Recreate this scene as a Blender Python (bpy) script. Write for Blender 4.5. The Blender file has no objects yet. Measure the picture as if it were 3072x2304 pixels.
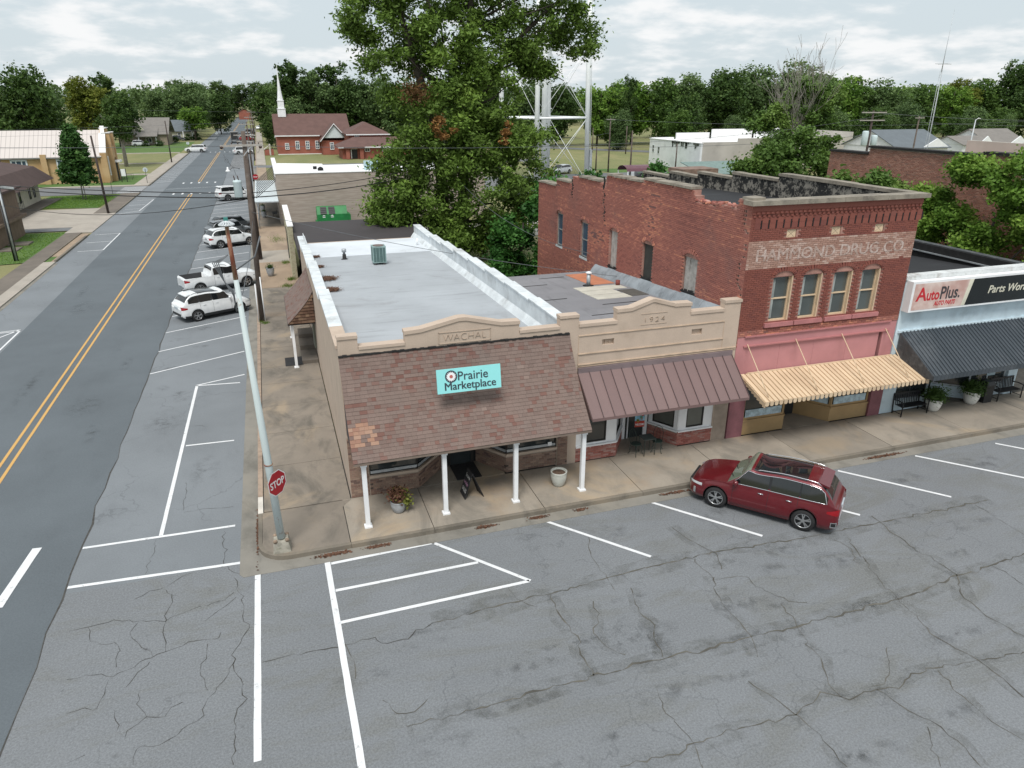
import bpy, bmesh, math, random
from math import sin, cos, pi, sqrt, radians, atan2, hypot, floor
from mathutils import Vector, Matrix, noise as mnoise
random.seed(7)
S = bpy.context.scene
COL = S.collection
# ---------------------------------------------------------------- camera
cam_d = bpy.data.cameras.new("camera"); cam = bpy.data.objects.new("camera", cam_d); COL.objects.link(cam)
cam_d.sensor_width = 36.0; cam_d.lens = 25.13; cam_d.clip_start = 0.1; cam_d.clip_end = 5000
yaw, pitch, roll = radians(18.4205), radians(21.7474), radians(-0.1307)
fw = Vector((sin(yaw)*cos(pitch), cos(yaw)*cos(pitch), -sin(pitch)))
rt = Vector((cos(yaw), -sin(yaw), 0)); dn = fw.cross(rt)
r2 = rt*cos(roll)+dn*sin(roll); d2 = -rt*sin(roll)+dn*cos(roll)
mw = Matrix(((r2.x, -d2.x, -fw.x, -1.52), (r2.y, -d2.y, -fw.y, -21.84), (r2.z, -d2.z, -fw.z, 12.8), (0, 0, 0, 1)))
cam.matrix_world = mw
S.camera = cam
# ---------------------------------------------------------------- sky, sun, exposure
SUN_EL, SUN_AZ = radians(60), radians(205)       # azimuth measured from +Y towards +X
W = bpy.data.worlds.new("World"); S.world = W; W.use_nodes = True
nt = W.node_tree; nt.nodes.clear()
def wn(t, **k):
    n = nt.nodes.new(t)
    for a, b in k.items(): setattr(n, a, b)
    return n
sky = wn('ShaderNodeTexSky', sky_type='NISHITA', sun_disc=False, sun_elevation=SUN_EL, sun_rotation=SUN_AZ, air_density=1.0, dust_density=2.5, ozone_density=1.0)
tc = wn('ShaderNodeTexCoord'); sep = wn('ShaderNodeSeparateXYZ'); nt.links.new(tc.outputs['Generated'], sep.inputs[0])
def wmath(op, a, b=None, c=None):
    n = wn('ShaderNodeMath', operation=op)
    for i, v in enumerate((a, b, c)):
        if v is None: continue
        if isinstance(v, (int, float)): n.inputs[i].default_value = v
        else: nt.links.new(v, n.inputs[i])
    return n.outputs[0]
zz = wmath('ADD', wmath('MAXIMUM', sep.outputs[2], 0.0), 0.22)
cx = wmath('DIVIDE', sep.outputs[0], zz); cy = wmath('DIVIDE', sep.outputs[1], zz)
comb = wn('ShaderNodeCombineXYZ'); nt.links.new(cx, comb.inputs[0]); nt.links.new(cy, comb.inputs[1])
def wnoise(scale, detail, rough=.55, off=0):
    m = wn('ShaderNodeMapping'); m.inputs['Location'].default_value = (off, off*.7, off*.3)
    m.inputs['Scale'].default_value = (scale, scale, scale)
    nt.links.new(comb.outputs[0], m.inputs[0])
    n = wn('ShaderNodeTexNoise'); n.inputs['Scale'].default_value = 1.0; n.inputs['Detail'].default_value = detail; n.inputs['Roughness'].default_value = rough
    nt.links.new(m.outputs[0], n.inputs['Vector']); return n.outputs[0]
cl1 = wnoise(3.2, 10, .56, 5.3)
cl2 = wnoise(.8, 4, .5, 9.7)
cm = wmath('ADD', wmath('MULTIPLY', cl1, .75), wmath('MULTIPLY', cl2, .25))
ramp = wn('ShaderNodeMapRange', interpolation_type='SMOOTHSTEP'); ramp.inputs['From Min'].default_value = .46; ramp.inputs['From Max'].default_value = .64
nt.links.new(cm, ramp.inputs['Value'])
veil = wn('ShaderNodeMix', data_type='RGBA')        # thin high veil over the whole blue sky
veil.inputs['Factor'].default_value = .90; nt.links.new(sky.outputs[0], veil.inputs['A']); veil.inputs['B'].default_value = (6.1, 6.85, 7.25, 1)
mixc = wn('ShaderNodeMix', data_type='RGBA'); nt.links.new(ramp.outputs[0], mixc.inputs['Factor'])
nt.links.new(veil.outputs['Result'], mixc.inputs['A']); mixc.inputs['B'].default_value = (8.3, 8.4, 8.45, 1)
bg = wn('ShaderNodeBackground'); bg.inputs['Strength'].default_value = 0.10
nt.links.new(mixc.outputs['Result'], bg.inputs['Color'])
wo = wn('ShaderNodeOutputWorld'); nt.links.new(bg.outputs[0], wo.inputs[0])
sd = bpy.data.lights.new("sun", 'SUN'); sd.energy = 2.6; sd.angle = radians(22); sd.color = (1, .965, .92)
so = bpy.data.objects.new("sun", sd); COL.objects.link(so)
so.rotation_euler = Vector((-sin(SUN_AZ)*cos(SUN_EL), -cos(SUN_AZ)*cos(SUN_EL), -sin(SUN_EL))).to_track_quat('-Z', 'Y').to_euler()
S.view_settings.view_transform = 'Standard'; S.view_settings.look = 'None'; S.view_settings.gamma = 1; S.view_settings.use_curve_mapping = False
S.view_settings.exposure = 0.18
S.cycles.max_bounces = 6; S.cycles.transparent_max_bounces = 8

# ---------------------------------------------------------------- materials
MATS = {}
class NB:
    def __init__(s, name):
        s.m = bpy.data.materials.new(name); s.m.use_nodes = True; s.t = s.m.node_tree; s.b = s.t.nodes['Principled BSDF']
        s.tc = None
    def n(s, typ, **k):
        n = s.t.nodes.new(typ)
        for a, b in k.items(): setattr(n, a, b)
        return n
    def l(s, a, b): s.t.links.new(a, b)
    def co(s):
        if not s.tc: s.tc = s.n('ShaderNodeNewGeometry').outputs['Position']
        return s.tc
    def noise(s, scale, detail=3, rough=.55, stretch=None, dist=0.0):
        v = s.co()
        if stretch:
            m = s.n('ShaderNodeMapping'); m.inputs['Scale'].default_value = stretch; s.l(v, m.inputs[0]); v = m.outputs[0]
        n = s.n('ShaderNodeTexNoise'); n.inputs['Scale'].default_value = scale; n.inputs['Detail'].default_value = detail
        n.inputs['Roughness'].default_value = rough; n.inputs['Distortion'].default_value = dist
        s.l(v, n.inputs['Vector']); return n.outputs[0]
    def rng(s, v, a, b, c=0.0, d=1.0):
        n = s.n('ShaderNodeMapRange', interpolation_type='SMOOTHSTEP'); s.l(v, n.inputs['Value'])
        for k, x in zip(('From Min', 'From Max', 'To Min', 'To Max'), (a, b, c, d)): n.inputs[k].default_value = x
        return n.outputs[0]
    def mix(s, f, a, b, mode='MIX'):
        n = s.n('ShaderNodeMix', data_type='RGBA', blend_type=mode)
        for k, v in (('Factor', f), ('A', a), ('B', b)):
            if isinstance(v, (int, float)): n.inputs[k].default_value = v
            elif isinstance(v, (tuple, list)): n.inputs[k].default_value = (*v[:3], 1)
            else: s.l(v, n.inputs[k])
        return n.outputs['Result']
    def math(s, op, a, b=0.0):
        n = s.n('ShaderNodeMath', operation=op)
        for i, v in enumerate((a, b)):
            if isinstance(v, (int, float)): n.inputs[i].default_value = v
            else: s.l(v, n.inputs[i])
        return n.outputs[0]
    def attr(s, name='v'): n = s.n('ShaderNodeAttribute', attribute_name=name); return n.outputs['Fac']
    def ramp(s, v, stops):
        n = s.n('ShaderNodeValToRGB'); e = n.color_ramp.elements
        while len(e) < len(stops): e.new(.5)
        for x, (p, c) in zip(e, stops): x.position = p; x.color = (*c, 1)
        s.l(v, n.inputs[0]); return n.outputs[0]
    def col(s, v):
        if isinstance(v, (tuple, list)): s.b.inputs['Base Color'].default_value = (*v[:3], 1)
        else: s.l(v, s.b.inputs['Base Color'])
        return s
    def set(s, **k):
        for a, b in k.items(): s.b.inputs[a.replace('_', ' ')].default_value = b
        return s
    def bump(s, v, strength=.3, dist=.02):
        n = s.n('ShaderNodeBump'); n.inputs['Strength'].default_value = strength; n.inputs['Distance'].default_value = dist
        s.l(v, n.inputs['Height']); s.l(n.outputs[0], s.b.inputs['Normal']); return s
    def done(s): MATS[s.m.name] = s.m; return s.m
def mul(c, k): return tuple(x*k for x in c)
def simple(name, c, rough=.7, var=.18, scale=2.0, fine=0, bump=0, metal=0, dirt=None, dirt_amt=.4, **k):
    if name in MATS: return MATS[name]

    b = NB(name)
    n1 = b.rng(b.noise(scale, 4), .3, .7)
    c1 = b.mix(n1, mul(c, 1-var), mul(c, 1+var*.6))
    if fine: c1 = b.mix(b.rng(b.noise(fine, 2), .25, .75), mul(c, .8), c1) if False else b.mix(.35, c1, b.mix(b.noise(fine, 2), mul(c, .6), mul(c, 1.35)))
    if dirt: c1 = b.mix(b.math('MULTIPLY', b.rng(b.noise(scale*.7, 6, .65), .5, .72), dirt_amt), c1, dirt)
    b.col(c1).set(Roughness=rough, Metallic=metal, **k)
    if bump: b.bump(b.noise(fine or 30, 3), bump, .01)
    return b.done()
def varmat(name, stops, rough=.85, scale=1.2, wear=None, wear_amt=.35, bump=.0):
    """material for many alike pieces: per-piece value in face attribute v picks the piece's own colour"""
    b = NB(name)
    c = b.ramp(b.attr(), stops)
    c = b.mix(.35, c, b.mix(b.rng(b.noise(scale, 4), .3, .7), mul(stops[0][1], .7), mul(stops[-1][1], 1.1)), 'SOFT_LIGHT') if True else c
    c = b.mix(.25, c, b.mix(b.noise(45, 2), (0, 0, 0), (1, 1, 1)), 'OVERLAY')
    if wear: c = b.mix(b.math('MULTIPLY', b.rng(b.noise(scale*.6, 6, .65), .5, .75), wear_amt), c, wear)
    b.col(c).set(Roughness=rough)
    if bump: b.bump(b.noise(60, 3), bump, .006)
    return b.done()

# ---------------------------------------------------------------- mesh builder (world coordinates)
ORG = {}                       # world position of each object's origin while building
def org(o): return ORG.get(o.name, Vector((0, 0, 0))) if o else Vector((0, 0, 0))
def tagit(o, label=None, cat=None, group=None, kind=None):
    if label: o['label'] = label
    if cat: o['category'] = cat
    if group: o['group'] = group
    if kind: o['kind'] = kind
    return o
def link(o, parent, pos):
    COL.objects.link(o); o.location = pos - org(parent)
    if parent: o.parent = parent
    ORG[o.name] = pos.copy()
    return o
def root(name, loc, label, cat, group=None):
    o = bpy.data.objects.new(name, None); o.empty_display_size = .3
    link(o, None, Vector(loc)); return tagit(o, label, cat, group)
class MB:
    def __init__(s): s.v = []; s.f = []; s.m = []; s.a = []; s.cm = 0; s.ca = 0.5; s.sm = []; s.smooth = False
    def face(s, idx): s.f.append(idx); s.m.append(s.cm); s.a.append(s.ca); s.sm.append(s.smooth)
    def quad(s, *p):
        i = len(s.v); s.v += [tuple(q) for q in p]; s.face(tuple(range(i, i+len(p)))); return s
    def hexa(s, p):
        """8 corners: bottom 4 ccw, top 4 ccw"""
        i = len(s.v); s.v += [tuple(q) for q in p]
        for f in ((3, 2, 1, 0), (4, 5, 6, 7), (0, 1, 5, 4), (1, 2, 6, 5), (2, 3, 7, 6), (3, 0, 4, 7)): s.face(tuple(i+k for k in f))
        return s
    def box(s, x0, y0, z0, x1, y1, z1):
        return s.hexa([(x0, y0, z0), (x1, y0, z0), (x1, y1, z0), (x0, y1, z0), (x0, y0, z1), (x1, y0, z1), (x1, y1, z1), (x0, y1, z1)])
    def obox(s, c, u, v, w):
        """centre and three half vectors"""
        c, u, v, w = Vector(c), Vector(u), Vector(v), Vector(w)
        return s.hexa([c-u-v-w, c+u-v-w, c+u+v-w, c-u+v-w, c-u-v+w, c+u-v+w, c+u+v+w, c-u+v+w])
    def tube(s, pts, r, n=8, caps=True, r1=None):
        pts = [Vector(p) for p in pts]; k = len(pts); i0 = len(s.v); up = Vector((0, 0, 1)); prev = None
        for j, p in enumerate(pts):
            d = (pts[min(j+1, k-1)]-pts[max(j-1, 0)]); d = d.normalized() if d.length > 1e-9 else up
            if prev is None:
                a = d.cross(Vector((0, 0, 1)) if abs(d.z) < .9 else Vector((1, 0, 0))).normalized()
            else:
                a = (prev - d*prev.dot(d)); a = a.normalized() if a.length > 1e-6 else d.orthogonal().normalized()
            prev = a; b = d.cross(a)
            if isinstance(r, (list, tuple)): rr = r[j]
            else: rr = r if r1 is None else r+(r1-r)*j/max(1, k-1)
            for q in range(n):
                t = 2*pi*q/n; s.v.append(tuple(p+a*(cos(t)*rr)+b*(sin(t)*rr)))
        sm = s.smooth; s.smooth = True
        for j in range(k-1):
            for q in range(n):
                s.face((i0+j*n+q, i0+j*n+(q+1) % n, i0+(j+1)*n+(q+1) % n, i0+(j+1)*n+q))
        s.smooth = sm
        if caps:
            s.face(tuple(i0+q for q in range(n-1, -1, -1))); s.face(tuple(i0+(k-1)*n+q for q in range(n)))
        return s
    def lathe(s, c, prof, n=20, smooth=True):
        """prof: list of (radius, z) from bottom up, about a vertical axis through c"""
        i0 = len(s.v); sm = s.smooth; s.smooth = smooth
        for r, z in prof:
            for q in range(n):
                t = 2*pi*q/n; s.v.append((c[0]+r*cos(t), c[1]+r*sin(t), c[2]+z))
        for j in range(len(prof)-1):
            for q in range(n): s.face((i0+j*n+q, i0+j*n+(q+1) % n, i0+(j+1)*n+(q+1) % n, i0+(j+1)*n+q))
        s.smooth = sm
        s.face(tuple(i0+q for q in range(n-1, -1, -1))); s.face(tuple(i0+(len(prof)-1)*n+q for q in range(n)))
        return s
    def prism(s, pts, a, b):
        """polygon pts (3D list) extruded: pts+a .. pts+b offsets"""
        a, b = Vector(a), Vector(b); n = len(pts); i = len(s.v)
        s.v += [tuple(Vector(p)+a) for p in pts]+[tuple(Vector(p)+b) for p in pts]
        s.face(tuple(range(i+n-1, i-1, -1))); s.face(tuple(range(i+n, i+2*n)))
        for k in range(n): s.face((i+k, i+(k+1) % n, i+n+(k+1) % n, i+n+k))
        return s
    def build(s, name, mats, parent=None, label=None, kind=None, pos=None, group=None, cat=None, local=False):
        o0 = Vector(pos) if pos is not None else (org(parent) if parent else Vector((0, 0, 0)))
        me = bpy.data.meshes.new(name)
        vv = s.v if local or (o0.length == 0) else [(x-o0.x, y-o0.y, z-o0.z) for x, y, z in s.v]
        me.from_pydata(vv, [], s.f)
        if isinstance(mats, bpy.types.Material): mats = [mats]
        for m in mats: me.materials.append(m)
        me.polygons.foreach_set('material_index', s.m); me.polygons.foreach_set('use_smooth', s.sm)
        at = me.attributes.new('v', 'FLOAT', 'FACE'); at.data.foreach_set('value', s.a)
        me.update()
        o = bpy.data.objects.new(name, me); link(o, parent, o0)
        return tagit(o, label, cat, group, kind)
def copy_obj(o, parent, pos=None):
    c = o.copy(); COL.objects.link(c); c.parent = parent
    if pos is not None: c.location = pos - org(parent)
    return c
KIDS = {}
def kids(o): return [c for c in COL.objects if c.parent == o]
def copy_tree(o, loc, rz, label, group=None):
    """copy of a thing with its parts and sub-parts"""
    r = o.copy(); COL.objects.link(r); r.location = loc; r.rotation_euler = (0, 0, rz); r['label'] = label
    if group: r['group'] = group
    for c in o.children:
        d = c.copy(); COL.objects.link(d); d.parent = r
        for g in c.children:
            h = g.copy(); COL.objects.link(h); h.parent = d
    return r
def text(txt, size, mat, parent, origin, u, v, name='lettering', depth=.01, bold=0.0, align='CENTER', shear=0, spacing=1.0, label=None, fit=None):
    """flat lettering standing on plane (origin, u right, v up); fit = width the line is stretched to"""
    cu = bpy.data.curves.new('tmp', 'FONT'); cu.body = txt; cu.size = size; cu.extrude = depth; cu.offset = bold; cu.align_x = align
    cu.shear = shear; cu.space_character = spacing; cu.resolution_u = 3
    to = bpy.data.objects.new('tmp', cu); COL.objects.link(to)
    dg = bpy.context.evaluated_depsgraph_get(); me = bpy.data.meshes.new_from_object(to.evaluated_get(dg)); bpy.data.objects.remove(to); bpy.data.curves.remove(cu)
    u, v, origin = Vector(u).normalized(), Vector(v).normalized(), Vector(origin); w = u.cross(v)
    xs = [q.co.x for q in me.vertices]; k = 1.0
    if fit: k = fit/(max(xs)-min(xs))
    o0 = org(parent)
    for q in me.vertices:
        q.co = origin + u*(q.co.x*k) + v*q.co.y + w*q.co.z - o0
    me.materials.clear(); me.materials.append(mat)
    o = bpy.data.objects.new(name, me); link(o, parent, o0)
    if label: o['label'] = label
    return o
def lerp(a, b, t): return a+(b-a)*t
R_ = random.random
# ================================================================ materials: ground
def asphalt(name, base, tint, stain=.35, grain=.45, crack=0.0, cs=.35, brown=.0):
    b = NB(name)
    big = b.rng(b.noise(.18, 5, .6), .3, .7); c = b.mix(big, mul(base, .88), mul(base, 1.12))
    st = b.rng(b.noise(.8, 6, .65, stretch=(1, .35, 1)), .52, .75); c = b.mix(b.math('MULTIPLY', st, stain), c, mul(base, .62))
    lt = b.rng(b.noise(.55, 7, .7), .55, .8); c = b.mix(b.math('MULTIPLY', lt, .35), c, tint)
    if brown:
        br = b.rng(b.noise(.7, 8, .72, stretch=(.35, 1, 1), dist=.9), .47, .66); c = b.mix(b.math('MULTIPLY', br, brown), c, (.128, .128, .112)); sp2 = b.rng(b.noise(6, 4, .8), .68, .76); c = b.mix(b.math('MULTIPLY', sp2, .6), c, (.06, .06, .055))
    fine = b.noise(20, 5, .85); c = b.mix(min(1, grain*.42), c, b.mix(b.rng(fine, .32, .68), mul(base, .45), mul(base, 1.65)))
    sp = b.rng(b.noise(9, 5, .8), .66, .74); c = b.mix(b.math('MULTIPLY', sp, .5), c, mul(base, 1.9))
    if crack:
        vo = b.n('ShaderNodeTexVoronoi', feature='DISTANCE_TO_EDGE'); vo.inputs['Scale'].default_value = cs
        wob = b.n('ShaderNodeVectorMath', operation='ADD'); nn = b.n('ShaderNodeTexNoise'); nn.inputs['Scale'].default_value = 1.3; nn.inputs['Detail'].default_value = 6
        b.l(b.co(), nn.inputs['Vector']); sc = b.n('ShaderNodeVectorMath', operation='SCALE'); sc.inputs['Scale'].default_value = 1.3
        b.l(nn.outputs['Color'], sc.inputs[0]); b.l(b.co(), wob.inputs[0]); b.l(sc.outputs[0], wob.inputs[1]); b.l(wob.outputs[0], vo.inputs['Vector'])
        line = b.rng(vo.outputs['Distance'], .002, .012, 1, 0); keep = b.rng(b.noise(.22, 3), .46, .58)
        c = b.mix(b.math('MULTIPLY', b.math('MULTIPLY', line, keep), crack), c, mul(base, .45))
    b.col(c).set(Roughness=.9); b.bump(b.noise(9, 6, .8), .25, .012); return b.done()
A_OLD = asphalt('asphalt_lot', (.168, .178, .188), (.225, .235, .24), crack=.35, cs=.42, brown=.75, grain=1.0)
A_ROAD = asphalt('asphalt_road', (.104, .121, .134), (.125, .14, .151), stain=.25, grain=.5)
A_STRIP = asphalt('asphalt_strip', (.176, .192, .206), (.225, .235, .245), stain=.35, crack=.35, cs=.3)
A_FAR = asphalt('asphalt_far', (.145, .15, .155), (.18, .18, .18), stain=.3)
def concrete(name, base, d1, d2, rust=.0, k=.55):
    b = NB(name)
    c = b.mix(b.rng(b.noise(.5, 6, .62), .32, .66), mul(base, .86), mul(base, 1.12))
    c = b.mix(b.math('MULTIPLY', b.rng(b.noise(.75, 7, .66, stretch=(1, .6, 1), dist=.6), .44, .68), k), c, d1)
    c = b.mix(b.math('MULTIPLY', b.rng(b.noise(.35, 6, .6, dist=.8), .52, .7), k), c, d2)
    if rust: c = b.mix(b.math('MULTIPLY', b.rng(b.noise(.28, 7, .65), .56, .72), rust), c, (.33, .2, .1))
    f = b.noise(30, 3, .7); c = b.mix(.22, c, b.mix(f, mul(base, .5), mul(base, 1.5)))
    c = b.mix(b.math('MULTIPLY', b.attr(), .45), c, mul(base, .5))
    b.col(c).set(Roughness=.88); b.bump(f, .15, .006); return b.done()
CONC = concrete('sidewalk_concrete', (.315, .275, .225), (.15, .14, .12), (.42, .32, .21), rust=.3, k=.8)
CONC_S = concrete('side_sidewalk_concrete', (.235, .202, .165), (.095, .088, .075), (.34, .27, .19), rust=.4, k=.95)
CONC_L = concrete('pale_concrete', (.40, .36, .31), (.26, .23, .2), (.46, .40, .33), k=.35)
CONC_D = concrete('dark_concrete', (.17, .145, .12), (.09, .08, .07), (.24, .2, .16), k=.5)
GUT = concrete('gutter_concrete', (.25, .235, .205), (.10, .095, .08), (.30, .27, .22), k=.8)
KERB = concrete('kerb_concrete', (.20, .175, .14), (.07, .065, .055), (.27, .22, .16), k=.8)
GRAV = concrete('gravel_path', (.36, .27, .19), (.20, .15, .11), (.42, .33, .24), k=.7)
def grassmat(name, a, bb, dry, dryamt):
    b = NB(name)
    c = b.mix(b.rng(b.noise(.25, 6, .65), .3, .7), a, bb)
    c = b.mix(b.math('MULTIPLY', b.rng(b.noise(.09, 6, .6, stretch=(1, .35, 1), dist=.6), .42, .62), dryamt), c, dry)
    c = b.mix(.5, c, b.mix(b.noise(14, 4, .8), mul(a, .35), mul(bb, 1.6)))
    b.col(c).set(Roughness=.95); b.bump(b.noise(20, 4, .8), .8, .05); return b.done()
GRASS = grassmat('grass_lush', (.055, .12, .022), (.09, .17, .035), (.16, .17, .06), .3)
GRASS_D = grassmat('grass_dry', (.13, .16, .05), (.20, .20, .085), (.30, .255, .125), .75)
PAINT = NB('white_road_paint')
_w = PAINT.rng(PAINT.noise(5, 8, .8), .33, .44); PAINT.col(PAINT.mix(_w, (.30, .30, .30), PAINT.mix(PAINT.noise(2.0, 4), (.56, .57, .58), (.80, .81, .82)))).set(Roughness=.8); PAINT = PAINT.done()
PAINTW = NB('worn_road_paint')
_w = PAINTW.rng(PAINTW.noise(5, 6, .75), .30, .50); PAINTW.col(PAINTW.mix(_w, (.30, .31, .315), (.68, .69, .70))).set(Roughness=.8); PAINTW = PAINTW.done()
YEL = NB('yellow_road_paint')
_w = YEL.rng(YEL.noise(6, 6, .75), .25, .42); YEL.col(YEL.mix(_w, (.26, .22, .16), (.56, .33, .105))).set(Roughness=.8); YEL = YEL.done()
OIL = NB('oil_stain'); OIL.col((.035, .034, .032)).set(Roughness=.6)
_t = OIL.n('ShaderNodeBsdfTransparent'); _m = OIL.n('ShaderNodeMixShader'); OIL.l(OIL.math('MULTIPLY', OIL.math('MULTIPLY', OIL.rng(OIL.noise(2.2, 6, .7), .44, .64), OIL.attr('fade')), .32), _m.inputs[0]); OIL.l(_t.outputs[0], _m.inputs[1]); OIL.l(OIL.b.outputs[0], _m.inputs[2])
OIL.l(_m.outputs[0], [n for n in OIL.t.nodes if n.type == 'OUTPUT_MATERIAL'][0].inputs[0]); OIL = OIL.done()
CRK = simple('crack_dark', (.062, .06, .055), .95, .5, 5, fine=25)  # own dark colour of sealed cracks and paving joints
CRKB = simple('crack_silt', (.098, .093, .080), .95, .5, 1.5, fine=14, dirt=(.15, .14, .115), dirt_amt=.7)
# ================================================================ ground sheets
def sheet(name, mat, pts, z, kind='structure', parent=None, label=None):
    m = MB(); m.quad(*[(x, y, z) for x, y in pts]); return m.build(name, mat, parent, label, kind)
def rect(x0, y0, x1, y1): return [(x0, y0), (x1, y0), (x1, y1), (x0, y1)]
sheet('ground', GRASS_D, rect(-1400, -300, 1500, 2400), -.04)
street = sheet('street', A_OLD, rect(-8.6, -60, 75, -2.5), 0)
strip_r = sheet('parking_strip', A_STRIP, [(-8.6, -2.5), (-2.6, -2.5), (-2.6, 133), (-8.6, 133)], 0.0)
sheet('road_surface', A_FAR, rect(-8.2, 133, -3.6, 345), 0)
# slightly uneven edge of the newer centre lane
rm = MB(); ys = [-60+i*1.3 for i in range(46)]+[0+i*1.2 for i in range(100)]+[120, 200, 350, 560]
ed = [(-8.2+(mnoise.noise(Vector((y*.6, 0, 0)))*.16 if y < 118 else 0), y) for y in ys]
for (xa, ya), (xb, yb) in zip(ed[:-1], ed[1:]): rm.quad((-16.2, ya, .004), (xa, ya, .004), (xb, yb, .004), (-16.2, yb, .004))
road = rm.build('road', A_ROAD, None, None, 'structure')
sheet('parking_strip', A_STRIP, rect(-19.0, -60, -16.2, 345), 0.0)
sheet('side_street', A_FAR, rect(-75, 96.4, -19, 106), 0.001)
sheet('driveway', A_FAR, rect(-3.6, 133.6, 60, 139.5), 0.0)
sheet('rear_lane', concrete('lane_concrete', (.42, .39, .35), (.3, .28, .25), (.36, .34, .3), k=.4), rect(9.5, 46.5, 33, 55), 0.0)
sheet('lot', A_FAR, rect(30, 60, 84, 104), -.01)
sheet('rear_yard', A_FAR, rect(.5, 40, 9.5, 60), -.012)
# far diagonal road beyond the field
m = MB(); P = [(150, 104), (97, 146), (90.5, 152), (80, 168), (84, 205), (96, 198.5), (108, 199)]
def ribbon(m, pts, w, z, jit=0):
    pts = [Vector((x, y, z)) for x, y in pts]
    L = []; Rr = []
    for i, p in enumerate(pts):
        d = (pts[min(i+1, len(pts)-1)]-pts[max(i-1, 0)]).normalized(); n = Vector((-d.y, d.x, 0))
        ww = w*(1+jit*(R_()-.5)); L.append(p+n*ww/2); Rr.append(p-n*ww/2)
    for i in range(len(pts)-1): m.quad(Rr[i], Rr[i+1], L[i+1], L[i])
ribbon(m, [(170, 96), (97, 152), (88, 162), (70, 185), (50, 210), (20, 240)], 7, 0.0)
m.build('far_road', A_FAR, None, None, 'structure')
sheet('lawn', GRASS, rect(-75, 107.3, -21.4, 129), -.02)
sheet('lawn', GRASS, [(-30.4, 83), (-22, 81.2), (-21.45, 95.6), (-30.4, 95.6)], .02)
sheet('lawn', GRASS, [(-40, 44), (-21.5, 47), (-21.5, 62.5), (-40, 63)], .02)
sheet('lawn', GRASS, rect(-60, 186, -21.4, 235), -.02)
sheet('lawn', GRASS, rect(8, 27, 15, 46), -.02)
sheet('lawn', GRASS, rect(60, 102, 88, 112), -.02)
# ---- cracks (one part of the street each side of the seam)
CRKH = NB('crack_halo'); CRKH.col(CRKH.mix(CRKH.noise(8, 4), (.115, .117, .105), (.165, .165, .15))).set(Roughness=.95)
_t = CRKH.n('ShaderNodeBsdfTransparent'); _m = CRKH.n('ShaderNodeMixShader'); CRKH.l(CRKH.math('MULTIPLY', CRKH.rng(CRKH.noise(1.6, 8, .72), .40, .74), .36), _m.inputs[0]); CRKH.l(_t.outputs[0], _m.inputs[1]); CRKH.l(CRKH.b.outputs[0], _m.inputs[2])
CRKH.l(_m.outputs[0], [n for n in CRKH.t.nodes if n.type == 'OUTPUT_MATERIAL'][0].inputs[0]); CRKH = CRKH.done()
def halo():
    m = MB()
    for w, pts in CR:
        if pts[0][0] > -1.5 and pts[0][1] < -3.3 and w > .02:
            q = [(x+.1*mnoise.noise(Vector((x*2, y*2, 3))), y) for x, y in pts]; ribbon(m, q, w*14, .0045, .9)
    m.build('crack_stain', CRKH, street, None, 'stuff')
def cracks(parent, keep, z, mat=None):
    m = MB()
    for w, pts in CR:
        if not keep(pts): continue
        q = []
        for (xa, ya), (xb, yb) in zip(pts[:-1], pts[1:]):
            L = hypot(xb-xa, yb-ya); n = max(2, int(L/.16))
            for i in range(n):
                t = i/n; x = xa+(xb-xa)*t; y = ya+(yb-ya)*t
                k = .09*min(1, t*4, (1-t)*4+.2)
                q.append((x+k*mnoise.noise(Vector((x*4, y*4, 1)))*1.6, y+k*mnoise.noise(Vector((x*4, y*4, 7)))*1.6))
        q.append(pts[-1]); ribbon(m, q, w*(.75 if mat else .5), z, 1.7)
    return m.build('crack', mat or CRK, parent, None, 'stuff')
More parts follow.
